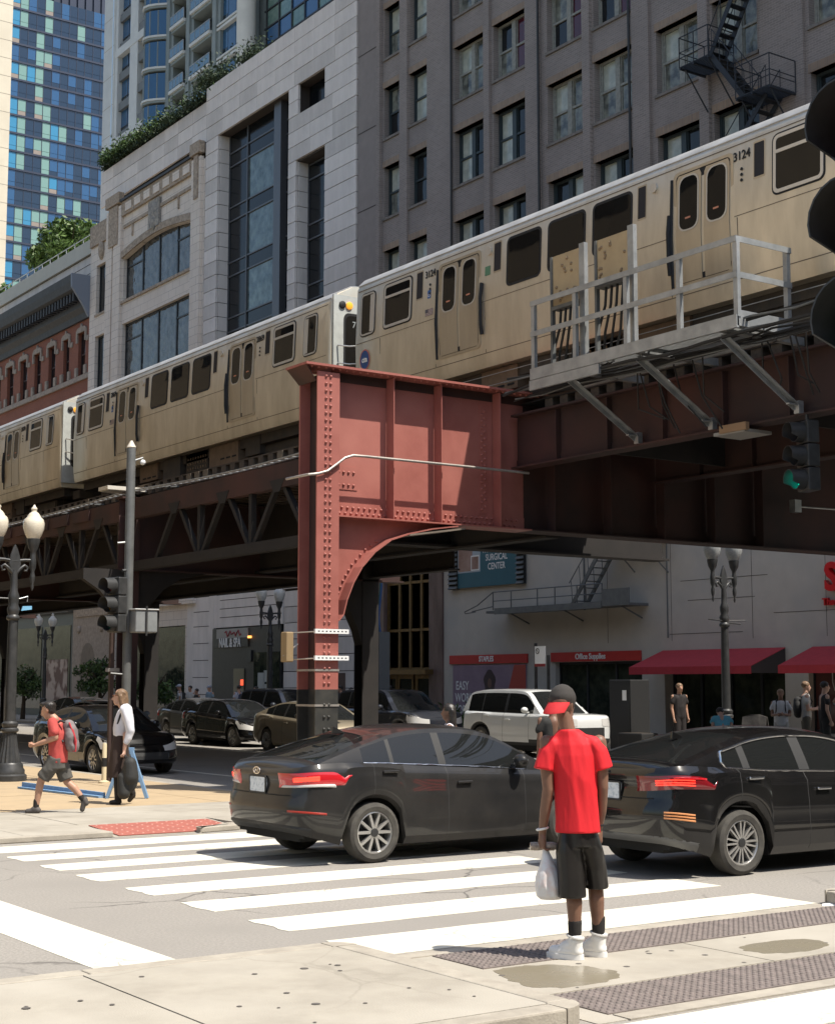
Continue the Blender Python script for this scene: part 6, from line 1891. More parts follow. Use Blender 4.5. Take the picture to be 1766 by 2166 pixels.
    for sgn in (1,-1):
        xm = sp['doors'][1][1]-0.12
        yb_,zb_ = base(xm)
        mm = MB(); mm.ball((xm+0.02,sgn*(yb_+0.13),zb_+0.11),0.11,12,8,(0.75,0.95,0.72)); mm.box(xm-.03,xm+.05,min(sgn*yb_,sgn*(yb_+.1)),max(sgn*yb_,sgn*(yb_+.1)),zb_+.03,zb_+.07)
        mm.build('wing_mirror', P, root, smooth=50)
        if detail:
            for (a,b) in sp['doors']:
                p = cs.S(cs.u_of_x(a+0.22 if a > 0.5 else a+0.2),0.80,0.02,sgn)
                MB().beam(p-Vector((0.10,0,0)),p+Vector((0.10,0,0)),0.03,0.028).build('door_handle', sp.get('handle',P), root, bevel=0.008)
    # lamps
    dn = (lambda f: 0.78), (lambda f: 0.95)
    for sgn in (1,-1):
        if not detail or sp.get('plain_lamps'):
            patch(None,sp['xr']+sp['ar']*0.9,0.70,0.93,M_tail,'tail_lamp',side=sgn,rear=(sp['W']*0.30,None))
        uf = cs.u_of_x(sp['xf']-sp['af']*0.75)
        b = MB(); n_=10
        for i in range(n_+1):
            u = uf+(cs.tot-0.42-uf)*i/n_
            for j in range(3): b.v.append(tuple(cs.S(u,0.66+0.13*j-0.05*(1-i/n_)*(2-j),0.008,sgn)))
        for i in range(n_):
            for j in range(2): b.face(i*3+j,(i+1)*3+j,(i+1)*3+j+1,i*3+j+1)
        b.build('headlamp', M_clear, root, smooth=50)
    # grille
    b = MB(); n_=12
    for i in range(n_+1):
        u = cs.tot-0.5+0.5*i/n_
        for j in range(3): b.v.append(tuple(cs.S(u,0.22+0.19*j,0.006,1)))
    for i in range(n_): 
        for j in range(2): b.face(i*3+j,(i+1)*3+j,(i+1)*3+j+1,i*3+j+1)
    k0 = len(b.v)
    b.add([(x,-y,z) for x,y,z in b.v[:k0]], [tuple(reversed(f)) for f in b.f])
    b.build('grille', M_plast, root)
    pz = sp.get('plate_z',0.82); px = cs.S(0.0,0.75).x
    pl = MB().box(px-0.03,px+0.02,-0.165,0.165,pz-0.08,pz+0.08).build('licence_plate', M_plate, root)
    MB().ring([(px-0.033,a,pz+b_) for a,b_ in rrect(0.36,0.19,0.01,1)],[(px-0.033,a,pz+b_) for a,b_ in rrect(0.325,0.155,0.01,1)],(0.01,0,0)).build('plate_frame', M_plast, root)
    return root, cs, patch, G, Xs

def fin(root, x, z, m):
    MB().prism([(x-0.13,0.0,z-0.01),(x+0.05,0.0,z-0.01),(x+0.0,0.0,z+0.02),(x-0.12,0.0,z+0.075)],(0,0.03,0)).build('roof_antenna', m, root, bevel=0.006)

# ---- black saloon at the crossing, greyed by haze put into its paint
hy, cs, patch, Gh, Xh = make_car('haze-greyed black saloon crossing at centre, its red tail lamp lit', P_hazeblack, SEDAN, (9.0,14.63,0), 0.0, 'saloon_car', trim='lower')
fin(hy,0.12,1.345,P_hazeblack)
for sgn in (-1,1):
    patch(None,-0.30,lambda f: 0.70+0.11*max(0,f-0.4)*0.6, lambda f: 0.93-0.05*f if f < 0.8 else 0.93-0.05*f-0.6*(f-0.8), M_tail,'tail_lamp',0.014,22,sgn,(0.42,None))
    patch(None,-0.66,0.765,0.865,M_tailon,'lit_lamp_core',0.019,8,sgn,(0.64,None))
    patch(None,-0.50,0.70,0.745,M_clear,'reversing_lens',0.019,10,sgn,(0.46,None))
    patch(None,-0.62,0.335,0.365,mat('dull red reflector',(0.30,0.03,0.02),0.3),'reflector',0.01,8,sgn,(0.62,None))
b = MB()
ex = cs.S(0,0.93).x-0.012
ring = lambda a,c,n=24: [(ex,a*math.cos(2*math.pi*i/n),0.965+c*math.sin(2*math.pi*i/n)) for i in range(n)]
MB().ring(ring(0.075,0.04),ring(0.062,0.030),(-0.006,0,0)).build('emblem_oval', M_chrome, hy)
e = MB(); e.beam((ex-.004,0.032,0.945),(ex-.004,0.018,0.988),0.010,0.006,(1,0,0)); e.beam((ex-.004,-0.018,0.943),(ex-.004,-0.032,0.986),0.010,0.006,(1,0,0)); e.beam((ex-.004,0.026,0.962),(ex-.004,-0.026,0.969),0.006,0.010,(1,0,0)); e.build('emblem_letter', M_chrome, hy)
patch(None,-0.78,0.0,0.13,M_plast,'bumper_valance',0.012,12,1,(0.0,None)); patch(None,-0.78,0.0,0.13,M_plast,'bumper_valance',0.012,12,-1,(0.0,None))
for sgn in (1,-1):
    b = MB(); b.tube([tuple(cs.S(cs.u_of_y_rear(y),0.585,0.004,sgn)) for y in [0.62*i/10 for i in range(11)]],0.005,5); b.build('boot_seam', M_dark, hy)

# ---- glossy black saloon at the right
KIA = dict(SEDAN); KIA.update(xr=-1.02,xf=3.62,r=0.322,arch=0.385,
    belt=([-1.02,-0.85,-0.5,-0.1,0.5,0.9,1.8,2.4,3.0,3.35,3.62],[1.06,1.09,1.08,1.05,1.0,0.985,0.95,0.91,0.84,0.75,0.64]),
    roof=([-0.72,-0.40,0.0,0.3,0.65,1.0,1.4,1.72,2.1,2.55],[1.09,1.19,1.31,1.385,1.43,1.442,1.42,1.35,1.17,0.92]),
    dlo=(-0.16,2.12), bpil=(0.92,1.06), bars=(0.10,0.19), spokes=(8,0.13,0.6), plate_z=0.83, handle=M_chrome)
ki, cs, patch, Gk, Xk = make_car('glossy black saloon with silver window trim cut by the right edge', P_black, KIA, (11.42,11.66,0), R(-1.0), 'saloon_car', trim='full')
fin(ki,0.02,1.325,P_black)
for sgn in (-1,1):
    patch(None,-0.34,lambda f: 0.69+0.06*f, lambda f: 0.90-0.02*f if f < 0.8 else 0.884-0.55*(f-0.8), mat('smoked red lamp',(0.16,0.006,0.01),0.12,coat=1.0),'tail_lamp',0.014,22,sgn,(0.40,None))
    for k in range(3): patch(None,-0.60,0.765+0.03*k,0.783+0.03*k,M_tailon,'lit_lamp_bar',0.02,8,sgn,(0.60,None))
    patch(None,-0.48,0.84,0.872,M_tail,'lamp_edge',0.019,8,sgn,(0.80,None))
    for k in range(3): patch(None,-0.66,0.345+0.035*k,0.368+0.035*k,M_amberr,'reflector',0.012,6,sgn,(0.74,None))
    patch(None,-0.60,0.0,0.11,mat('grey diffuser',(0.10,0.10,0.10),0.5),'bumper_valance',0.012,12,sgn,(0.0,None))
    b = MB(); b.tube([tuple(cs.S(cs.u_of_y_rear(y),0.60,0.004,sgn)) for y in [0.62*i/10 for i in range(11)]],0.005,5); b.build('boot_seam', M_dark, ki)
ex = cs.S(0,0.93).x-0.02
lo = lettering('KIA',0.085,M_chrome,ki,(ex,0.10,1.03),face='-x',depth=0.004,bold=0.002,sx=1.4)
for y in (0.05,): pass

# ---- traffic and parked cars on the street under the railway (all face the cross street)
SUV = dict(SEDAN); SUV.update(xr=-0.95,xf=3.75,W=1.92,ar=0.35,af=0.6,nr=4.5,nf=3.4,axles=(0.0,2.91),r=0.38,arch=0.45,
    low=([-0.95,-0.6,-0.45,0.45,0.6,2.3,3.3,3.75],[0.5,0.42,0.33,0.3,0.3,0.3,0.33,0.4]),
    belt=([-0.95,-0.5,0.5,1.8,2.4,3.2,3.55,3.75],[1.16,1.16,1.14,1.12,1.12,1.09,1.04,0.92]),
    pr=[-.06,-.0,.0,-.01,-.02,-.03,-.03,-.05], pf=[-.06,.0,.0,-.0,-.0,-.01,-.03,-.08],
    roof=([-0.88,-0.82,-0.70,-0.5,0.2,1.0,1.6,1.85,2.15,2.5],[1.16,1.35,1.62,1.73,1.765,1.765,1.74,1.66,1.42,1.12]),
    tum=0.30, xwt=1.75, xrt=-0.62, dlo=(-0.62,2.16), bpil=(0.95,1.06), bars=(-0.02,0.03), seams=(0.1,1.0,2.1), doors=((0.1,1.0),(1.0,2.1)), spokes=(5,0.0), crown=0.03, plate_z=0.9, cladding=True)
HATCH = dict(SEDAN)
def put(label, P, sp, front_y, x_near, **k):
    """car facing -y with its west side at x_near and its nose at front_y"""
    return make_car(label, P, sp, (x_near+sp['W']/2, front_y+sp['xf'], 0), R(-90), detail=k.pop('detail',False), group='cars on the street under the railway', **k)
SUV2 = dict(SUV); SUV2.update(xr=-0.9,xf=3.5,W=1.84)
put('white off-roader behind the haze-greyed saloon, in front of the red awnings', P_white, SUV2, 29.9, 25.2, detail=True)
put('champagne coloured saloon standing behind the red column', P_beige, SEDAN, 34.9, 21.4, detail=True)
put('dark navy off-roader between the red column and the white off-roader', P_navy, SUV, 36.2, 25.0)
put('black saloon left of the champagne saloon, parked behind it', P_black, SEDAN, 40.6, 21.9)
put('dark grey saloon behind the man in the white shirt, farther down the street', P_dgrey, SEDAN, 44.6, 22.9)
put('dark off-roader partly hidden behind the champagne saloon', P_navy, SUV, 42.6, 25.0)
put('black saloon waiting beside the tall lamp post at left', P_black, SEDAN, 29.6, 12.8, detail=True, name='saloon_car', trim='lower')
put('blue silver saloon glinting behind the black saloon at left', P_silver, SEDAN, 40.5, 17.6)
put('black saloon far down the street near the dark shop fronts', P_black, SEDAN, 52.0, 21.6)
# ------------------------------------------------------------------ people
SK_d = mat('dark brown skin', (0.20,0.105,0.068), 0.5, c2=(0.165,0.085,0.055), scale=9)
SK_m = mat('tanned skin', (0.44,0.25,0.165), 0.5, c2=(0.38,0.21,0.14), scale=9)
SK_l = mat('fair skin', (0.50,0.31,0.23), 0.5, c2=(0.44,0.26,0.19), scale=9)
H_blk = mat('black hair', (0.015,0.012,0.010), 0.45, c2=(0.03,0.024,0.02), scale=40)
H_brn = mat('brown hair', (0.14,0.085,0.05), 0.5, c2=(0.22,0.14,0.08), scale=30, stretch=(4,4,1))
H_blond = mat('blond hair', (0.36,0.25,0.13), 0.5, c2=(0.25,0.17,0.09), scale=30, stretch=(4,4,1))
def cloth(name, c, rough=0.85, k=0.78):
    return mat(name, c, rough, c2=tuple(x*k for x in c), scale=5, bump=0.25, bscale=25)

def capsule(b, p0, r0, p1, r1, n=12):
    p0, p1 = Vector(p0), Vector(p1); d = p1-p0; L = d.length; d.normalize()
    pts = []; rr = []
    for a in (5,25,50,75): pts.append(p0-d*r0*math.cos(R(a))); rr.append(r0*math.sin(R(a)))
    for i in range(5): pts.append(p0+d*L*i/4); rr.append(r0+(r1-r0)*i/4)
    for a in (75,50,25,5): pts.append(p1+d*r1*math.cos(R(a))); rr.append(r1*math.sin(R(a)))
    b.tube(pts, rr, n)
def chain(b, pts, rad):
    for (p,r),(q,s) in zip(zip(pts,rad), list(zip(pts,rad))[1:]): capsule(b,p,r,q,s)
def ell(b, c, rx, ry, rz, n=14, m=10): b.ball(c, 1.0, n, m, (rx,ry,rz))
def loft(b, rings, n=22):
    """closed tube of elliptical rings (x, y, z, rx, ry)"""
    o = len(b.v)
    for x,y,z,rx,ry in rings:
        for j in range(n):
            t = 2*math.pi*j/n; b.v.append((x+rx*math.cos(t), y+ry*math.sin(t), z))
    for i in range(len(rings)-1):
        for j in range(n): b.face(o+i*n+j, o+i*n+(j+1)%n, o+(i+1)*n+(j+1)%n, o+(i+1)*n+j)
    b.face(*[o+j for j in range(n-1,-1,-1)]); b.face(*[o+(len(rings)-1)*n+j for j in range(n)])
SKINS = []
def skinned(b, name, m, parent, voxel=0.012, smooth=6, folds=None, hem=None):
    """fuse overlapping forms into one continuous surface (all figures are evaluated together at the end)"""
    o = bpy.data.objects.new(name, b.mesh(name, m)); COL.objects.link(o)
    r = o.modifiers.new('fuse','REMESH'); r.mode = 'VOXEL'; r.voxel_size = voxel
    if smooth:
        s = o.modifiers.new('soft','SMOOTH'); s.iterations = smooth; s.factor = 0.5
    o.parent = parent
    SKINS.append((o, m, folds, hem))
    return o
def flush_skins():
    dg = bpy.context.evaluated_depsgraph_get()
    for o, m, folds, hem in SKINS:
        nm = bpy.data.meshes.new_from_object(o.evaluated_get(dg))
        nm.name = o.name
        nm.materials.clear(); nm.materials.append(m)
        if folds:
            amp, sx, sz, seed = folds
            cs_ = [v.co.copy() for v in nm.vertices]; nr = [v.normal.copy() for v in nm.vertices]
            for v,c,n in zip(nm.vertices,cs_,nr):
                w = mnoise.noise(Vector((c.x*sx+seed, c.y*sx, c.z*sz)))+0.5*mnoise.noise(Vector((c.x*sx*2+c.z*3, c.y*sx*2+seed, c.z*sz*2)))
                if len(folds) == 4 and amp >= 0.0115:   # sharper creases for the near clothes
                    w = 0.6*w-abs(mnoise.noise(Vector((c.x*sx*0.7+c.z*1.3+seed, c.y*sx*0.7, c.z*sz*0.8+seed))))*1.6+0.5
                if abs(n.z) > 0.7: w *= 0.15
                v.co = c+Vector((n.x,n.y,n.z*0.3))*amp*w
        nm.shade_smooth()
        o['_new'] = nm.name
        o.modifiers.clear(); o.data = nm; del o['_new']
    SKINS.clear()
def head_forms(b, c, face, s=1.0):
    """skull, jaw, nose, ears; face = unit direction the person looks"""
    c = Vector(c); f = Vector(face).normalized(); rt = f.cross(Vector((0,0,1))).normalized(); up = rt.cross(f)
    def P(a,d,e): return c+(rt*a+f*d+up*e)*s
    ell(b, P(0,-0.012,0.035), 0.078*s,0.088*s,0.092*s)
    capsule(b, P(0,0.025,0.0), 0.066*s, P(0,0.045,-0.075), 0.042*s)
    capsule(b, P(0,0.085,0.01), 0.010*s, P(0,0.105,-0.022), 0.015*s)
    for q in (-1,1):
        capsule(b, P(q*0.076,-0.012,0.015), 0.014*s, P(q*0.074,-0.008,-0.022), 0.011*s)
        ell(b, P(q*0.030,0.072,0.022), 0.016*s,0.016*s,0.009*s)
    capsule(b, P(-0.022,0.082,-0.048), 0.010*s, P(0.022,0.082,-0.048), 0.010*s)
def face_marks(root, c, face, s=1.0):
    c = Vector(c); f = Vector(face).normalized(); rt = f.cross(Vector((0,0,1))).normalized(); up = rt.cross(f)
    e = MB()
    for q in (-1,1): ell(e, c+(rt*q*0.030+f*0.083+up*0.022)*s, 0.011*s,0.011*s,0.006*s, 8, 6)
    e.build('eyes', mat('dark eye',(0.02,0.015,0.012),0.3), root, smooth=60)['kind'] = 'stuff'
    MB().tube([c+(rt*-0.022+f*0.0925+up*-0.048)*s, c+(f*0.096+up*-0.05)*s, c+(rt*0.022+f*0.0925+up*-0.048)*s],0.006*s,6).build('mouth', mat('lip',(0.22,0.08,0.07),0.5), root)
def hand(b, w, d, palm_n, s=1.0, curl=0.5):
    """palm and five bent fingers; w wrist, d pointing direction, palm_n palm normal"""
    w = Vector(w); d = Vector(d).normalized(); n = Vector(palm_n).normalized(); a = d.cross(n).normalized()
    capsule(b, w, 0.026*s, w+d*0.075*s, 0.030*s, 8)
    capsule(b, w+d*0.03*s+a*0.022*s, 0.018*s, w+d*0.08*s+a*0.030*s, 0.016*s, 8)
    capsule(b, w+d*0.03*s-a*0.022*s, 0.018*s, w+d*0.08*s-a*0.030*s, 0.016*s, 8)
    for k,(o,l) in enumerate(((-0.033,0.062),(-0.011,0.075),(0.012,0.07),(0.034,0.056))):
        p0 = w+d*0.085*s+a*o*s
        p1 = p0+(d*math.cos(curl)+n*math.sin(curl))*l*0.5*s
        p2 = p1+(d*math.cos(curl*2.2)+n*math.sin(curl*2.2))*l*0.45*s
        capsule(b, p0, 0.0098*s, p1, 0.0092*s, 7); capsule(b, p1, 0.0092*s, p2, 0.008*s, 7)
    p0 = w+d*0.03*s-a*0.032*s
    capsule(b, p0, 0.014*s, p0+(d*0.6-a*0.7+n*0.3).normalized()*0.04*s, 0.011*s, 7)
    p1 = p0+(d*0.6-a*0.7+n*0.3).normalized()*0.04*s
    capsule(b, p1, 0.011*s, p1+(d*0.8+n*0.5).normalized()*0.03*s, 0.009*s, 7)

CAMYAW = R(-34.734)
# local frame of each figure below: x to the viewer's right, y away from the viewer, z up
# ---- man in the red shirt
rm = thing('person', 'man in red T-shirt, black shorts and backward cap, standing with a white bag', 'person', (7.0,8.17,0.012), CAMYAW)
sk = MB()
HC = Vector((-0.085,0.03,1.715)); HF = Vector((0.62,0.76,-0.08))
head_forms(sk, HC, HF, 1.06)
chain(sk, [(-0.075,0.01,1.66),(-0.055,0.0,1.55),(-0.03,0.0,1.47)], [0.055,0.056,0.075])
loft(sk, [(0.01,0,0.86,0.10,0.075),(0.005,0,1.0,0.12,0.085),(-0.01,0,1.25,0.14,0.09),(-0.02,0,1.42,0.15,0.085),(-0.03,0,1.52,0.10,0.06)])
chain(sk, [(-0.20,0.0,1.47),(-0.205,-0.02,1.30),(-0.195,-0.02,1.15)], [0.052,0.046,0.040])
chain(sk, [(-0.195,-0.02,1.15),(-0.215,0.01,1.0),(-0.232,0.05,0.845)], [0.041,0.039,0.027])
hand(sk, (-0.232,0.05,0.84), (-0.02,0.05,-1), (0.9,0.2,0), 1.05, 0.9)
chain(sk, [(0.165,0.01,1.47),(0.178,0.0,1.31),(0.185,0.0,1.16)], [0.052,0.046,0.039])
chain(sk, [(0.185,0.0,1.16),(0.18,0.05,1.0),(0.165,0.10,0.87)], [0.039,0.036,0.026])
hand(sk, (0.165,0.10,0.865), (-0.03,0.1,-1), (-0.9,0.3,0), 1.05, 0.6)
chain(sk, [(-0.045,0.0,0.84),(-0.045,0.005,0.66),(-0.03,0.02,0.49)], [0.062,0.062,0.053])
chain(sk, [(-0.03,0.02,0.49),(-0.022,-0.005,0.38),(-0.02,0.0,0.22),(-0.018,0.0,0.10)], [0.054,0.056,0.043,0.038])
chain(sk, [(0.065,0.015,0.84),(0.115,0.06,0.68),(0.135,0.095,0.50)], [0.062,0.060,0.052])
chain(sk, [(0.135,0.10,0.50),(0.14,0.08,0.39),(0.15,0.09,0.23),(0.155,0.10,0.10)], [0.054,0.055,0.043,0.038])
skinned(sk, 'body', SK_d, rm, 0.0075, 4)
face_marks(rm, HC, HF, 1.06)
ts = MB()
loft(ts, [(0.012,0,0.855,0.160,0.118),(0.008,0,0.95,0.155,0.114),(0.0,0,1.1,0.150,0.108),(-0.008,0,1.25,0.152,0.104),(-0.015,0,1.38,0.162,0.098),(-0.02,0,1.455,0.162,0.088),(-0.028,0,1.51,0.125,0.074),(-0.045,0,1.56,0.070,0.066)])
ts.tube([(-0.09,0,1.475),(-0.15,0,1.455),(-0.19,-0.005,1.40),(-0.212,-0.012,1.33),(-0.222,-0.016,1.28)],[0.055,0.066,0.066,0.068,0.073],14)
ts.tube([(0.05,0,1.475),(0.115,0,1.455),(0.155,0.0,1.40),(0.178,0.0,1.33),(0.19,0.0,1.285)],[0.055,0.066,0.064,0.066,0.070],14)
skinned(ts, 'tshirt', mat('bright red jersey',(0.68,0.012,0.02),0.7,c2=(0.56,0.010,0.018),scale=5,bump=0.9,bscale=11,stretch=(1,1,0.22)), rm, 0.008, 3, (0.015,12.0,1.8,3.1))
sh = MB()
loft(sh, [(0.010,0.005,0.76,0.150,0.108),(0.008,0.0,0.84,0.138,0.096),(0.006,0,0.95,0.13,0.088)])
loft(sh, [(-0.04,-0.005,0.415,0.098,0.10),(-0.045,0.0,0.55,0.097,0.10),(-0.055,0.0,0.72,0.092,0.10),(-0.055,0.0,0.88,0.07,0.085)])
loft(sh, [(0.140,0.08,0.465,0.080,0.098),(0.13,0.07,0.6,0.082,0.10),(0.095,0.03,0.75,0.084,0.10),(0.07,0.01,0.88,0.07,0.085)])
skinned(sh, 'shorts', mat('black satin',(0.010,0.009,0.008),0.34,c2=(0.014,0.012,0.011),scale=6,spec=0.5), rm, 0.010, 3, (0.013,12.0,2.2,7.7))
cp = MB()
cc_ = HC+Vector((0,0,0.062))
ell(cp, cc_, 0.098,0.102,0.078)
capsule(cp, cc_+Vector((0,0,-0.02)), 0.096, cc_+Vector((0,0,0.0)), 0.096)
skinned(cp, 'cap_crown', cloth('charcoal cap cloth',(0.045,0.04,0.036),0.9), rm, 0.012, 3)
bk = -HF.copy(); bk.z = 0; bk.normalize(); sd = Vector((-bk.y,bk.x,0))
bb = MB(); n = 12
up_ = []; lo_ = []
for i in range(n+1):
    a = -1.15+2.3*i/n
    base_ = cc_+(bk*math.cos(a)+sd*math.sin(a))*0.098+Vector((0,0,-0.03))
    tip = cc_+bk*(0.075+0.115*math.cos(a*1.15))+sd*math.sin(a)*0.092+Vector((0,0,-0.085-0.02*math.cos(a)))
    up_.append(base_); lo_.append(tip)
for i in range(n+1): bb.v += [tuple(up_[i]),tuple(lo_[i]),tuple(up_[i]-Vector((0,0,0.008))),tuple(lo_[i]-Vector((0,0,0.008)))]
for i in range(n):
    a = 4*i; c_ = 4*(i+1)
    bb.face(a,a+1,c_+1,c_); bb.face(a+2,c_+2,c_+3,a+3); bb.face(a+1,a+3,c_+3,c_+1)
bb.build('cap_brim', cloth('red cap brim',(0.55,0.02,0.025),0.8), rm, smooth=60)
MB().ball(tuple(cc_+Vector((0,0,0.08))),0.014,10,6,(1,1,.6)).build('cap_button', MATS['red cap brim'], rm, smooth=60)
for (x,y,z0,z1) in ((-0.019,0.0,0.10,0.262),(0.153,0.095,0.10,0.275)):
    s_ = MB(); loft(s_, [(x,y,z0,0.034,0.034),(x,y,z0+0.05,0.040,0.040),(x,y,(z0+z1)/2,0.046,0.046),(x,y,z1,0.049,0.049)])
    skinned(s_, 'sock', cloth('black sock',(0.025,0.022,0.02),0.9), rm, 0.009, 2)
def shoe(parent, hx, hy, tx, ty, m, high=0.14, s=1.0):
    h = Vector((hx,hy,0)); t = Vector((tx,ty,0)); d = (t-h).normalized(); a = Vector((-d.y,d.x,0)); L = (t-h).length
    u = MB()
    capsule(u, h+d*0.045+Vector((0,0,0.055)), 0.042, h+d*L*0.55+Vector((0,0,0.055)), 0.046)
    capsule(u, h+d*L*0.5+Vector((0,0,0.05)), 0.046, t-d*0.055+Vector((0,0,0.045)), 0.040)
    capsule(u, h+d*0.06+Vector((0,0,0.06)), 0.046, h+d*0.06+Vector((0,0,high)), 0.054)
    capsule(u, h+d*0.06+Vector((0,0,high-.02)), 0.05, h+d*L*0.5+Vector((0,0,0.075)), 0.042)
    skinned(u, 'shoe', m, parent, 0.008, 2)
    for k in range(4):
        c0 = h+d*(L*(0.36+0.085*k))+Vector((0,0,0.128-0.013*k)); MB().tube([c0-a*0.034-Vector((0,0,0.012)),c0,c0+a*0.034-Vector((0,0,0.012))],0.0055,5).build('lace', mat('shoe lace',(0.60,0.59,0.56),0.8), parent)
    MB().tube([h+d*(0.06+0.056*math.cos(q))+a*0.056*math.sin(q)+Vector((0,0,high+0.028+0.012*math.cos(q))) for q in [i*math.pi/8 for i in range(16)]],0.008,5,closed=True).build('shoe_collar', mat('shoe lining',(0.50,0.49,0.47),0.9), parent, smooth=60)
    so = MB(); pts = []
    for k in range(20):
        q = 2*math.pi*k/20; l = math.cos(q); w_ = math.sin(q)
        wd = 0.048 if l > 0 else 0.042
        pts.append(h+d*(L*0.5+L*0.5*(abs(l)**0.7)*(1 if l > 0 else -1))+a*wd*(abs(w_)**0.8)*(1 if w_ > 0 else -1))
    so.prism([(p.x,p.y,0.0) for p in pts],(0,0,0.034)); so.build('sole', m, parent, smooth=50)
M_shoe = mat('white leather', (0.78,0.77,0.74), 0.5)
shoe(rm, 0.035,-0.035, -0.205,0.10, M_shoe, 0.125); shoe(rm, 0.205,0.068, -0.012,0.215, M_shoe, 0.13)
MB().tube([(-0.232+0.038*math.cos(t),0.045+0.036*math.sin(t),0.875+0.008*math.cos(t)) for t in [i*math.pi/10 for i in range(20)]],0.008,6,closed=True).build('bracelet', M_white, rm, smooth=60)
MB().tube([(0.168+0.032*math.cos(t),0.09+0.03*math.sin(t),0.895) for t in [i*math.pi/10 for i in range(20)]],0.007,6,closed=True).build('wrist_band', M_gask, rm, smooth=60)
# bag and bottle in his left hand
pb = thing('plastic_bag', 'white plastic carrier bag hanging from the left hand of the man in red', 'bag', (7.0,8.17,0.0), CAMYAW)
b = MB(); bx, by = -0.19, 0.06
loft(b, [(bx+0.01,by,0.405,0.07,0.05),(bx+0.012,by,0.43,0.098,0.075),(bx+0.01,by,0.50,0.102,0.085),(bx,by,0.58,0.078,0.07),(bx-0.01,by,0.67,0.045,0.04),(bx-0.025,by,0.74,0.02,0.02),(bx-0.038,by,0.79,0.010,0.012)], 26)
M_bag = mat('thin white plastic', (0.74,0.74,0.74), 0.35, c2=(0.70,0.52,0.46), scale=7, lo=0.52, hi=0.7, trans=0.0, amt=0.8)
skinned(b, 'bag', M_bag, pb, 0.008, 3, (0.014,16.0,4.0,1.3))
bo = thing('drink_bottle', 'small clear drink bottle gripped in the hand above the white bag', 'bottle', (7.0,8.17,0.0), CAMYAW)
MB().lathe([(0.010,-0.115),(0.028,-0.11),(0.031,-0.06),(0.027,-0.03),(0.031,0.0),(0.031,0.05),(0.014,0.085),(0.013,0.105)],14,(-0.205,0.065,0.765),'x').build('bottle', mat('cloudy bottle plastic',(0.42,0.36,0.30),0.15,c2=(0.14,0.11,0.09),scale=18,stretch=(1,1,1)), bo, smooth=50)

# ---- walking man with backpack
SC = 147.0
def W2(px,py,y=0.0): return Vector(((px-125)/SC, y, (1715-py)/SC))
wm = thing('person', 'man in coral red T-shirt and grey shorts walking left with a backpack', 'person', (8.30,20.95,0.072), CAMYAW)
b = MB(); HF = Vector((-0.95,0.05,-0.42)); HC = W2(101,1503)
head_forms(b, HC, HF, 1.0)
chain(b, [W2(107,1512),W2(116,1522)], [0.055,0.065])
loft(b, [(-0.01,0,0.72,0.11,0.14),(0.0,0,0.9,0.10,0.15),(-0.02,0,1.15,0.10,0.17),(-0.05,0,1.27,0.09,0.15)])
chain(b, [W2(119,1530,-0.17),W2(124,1546,-0.2),W2(126,1559,-0.2)], [0.052,0.045,0.042])
chain(b, [W2(126,1559,-0.2),W2(100,1568,-0.16),W2(82,1574,-0.12)], [0.042,0.038,0.028])
hand(b, W2(82,1574,-0.12), (-1,0.1,-0.15), (0.3,0.2,0.9), 1.0, 1.2)
chain(b, [W2(116,1530,0.17),W2(122,1550,0.2),W2(130,1575,0.2),W2(128,1590,0.18)], [0.05,0.044,0.036,0.026])
hand(b, W2(128,1591,0.18), (-0.2,0,-1), (-1,0,0), 1.0, 0.8)
chain(b, [W2(121,1607,-0.07),W2(104,1630,-0.06),W2(93,1648,-0.05)], [0.09,0.075,0.056])
chain(b, [W2(93,1648,-0.05),W2(90,1662,-0.05),W2(86,1690,-0.05),W2(84,1704,-0.05)], [0.055,0.056,0.042,0.036])
chain(b, [W2(126,1607,0.08),W2(135,1632,0.08),W2(143,1652,0.08)], [0.09,0.075,0.055])
chain(b, [W2(143,1652,0.08),W2(158,1665,0.08),W2(171,1680,0.08),W2(177,1688,0.08)], [0.054,0.056,0.042,0.036])
skinned(b, 'body', SK_m, wm, 0.009, 4); face_marks(wm, HC, HF)
b = MB(); ell(b, HC+Vector((0.02,0,0.062)), 0.10,0.092,0.078); ell(b, HC+Vector((0.058,0,0.015)), 0.055,0.082,0.085); ell(b, HC+Vector((-0.06,0,0.085)), 0.05,0.07,0.035)
skinned(b, 'hair', H_blk, wm, 0.011, 2, (0.012,40,40,2))
b = MB()
loft(b, [(0.0,0,0.70,0.135,0.165),(0.0,0,0.80,0.135,0.168),(0.0,0,0.95,0.13,0.175),(-0.01,0,1.12,0.125,0.185),(-0.04,0,1.24,0.10,0.17),(-0.06,0,1.30,0.07,0.09)])
capsule(b, W2(117,1528,-0.15),0.075,W2(123,1547,-0.2),0.07); capsule(b, W2(116,1528,0.15),0.075,W2(121,1548,0.2),0.07)
skinned(b, 'tshirt', cloth('coral red cotton',(0.48,0.075,0.065),0.85), wm, 0.012, 4, (0.009,10,4,5.5))
b = MB()
loft(b, [(-0.01,0,0.62,0.135,0.165),(-0.01,0,0.78,0.13,0.16)])
b.tube([W2(123,1600,-0.07),W2(112,1622,-0.065),W2(97,1644,-0.055)],[0.105,0.108,0.10],14); b.tube([W2(124,1600,0.08),W2(132,1625,0.08),W2(142,1648,0.08)],[0.105,0.108,0.10],14)
skinned(b, 'shorts', cloth('grey cargo cotton',(0.10,0.095,0.085),0.9), wm, 0.012, 3, (0.012,11,7,1.5))
for (px,py,y,dx,dz) in ((86,1704,-0.05,-0.26,0.02),(178,1690,0.08,0.02,-0.12)):
    pass
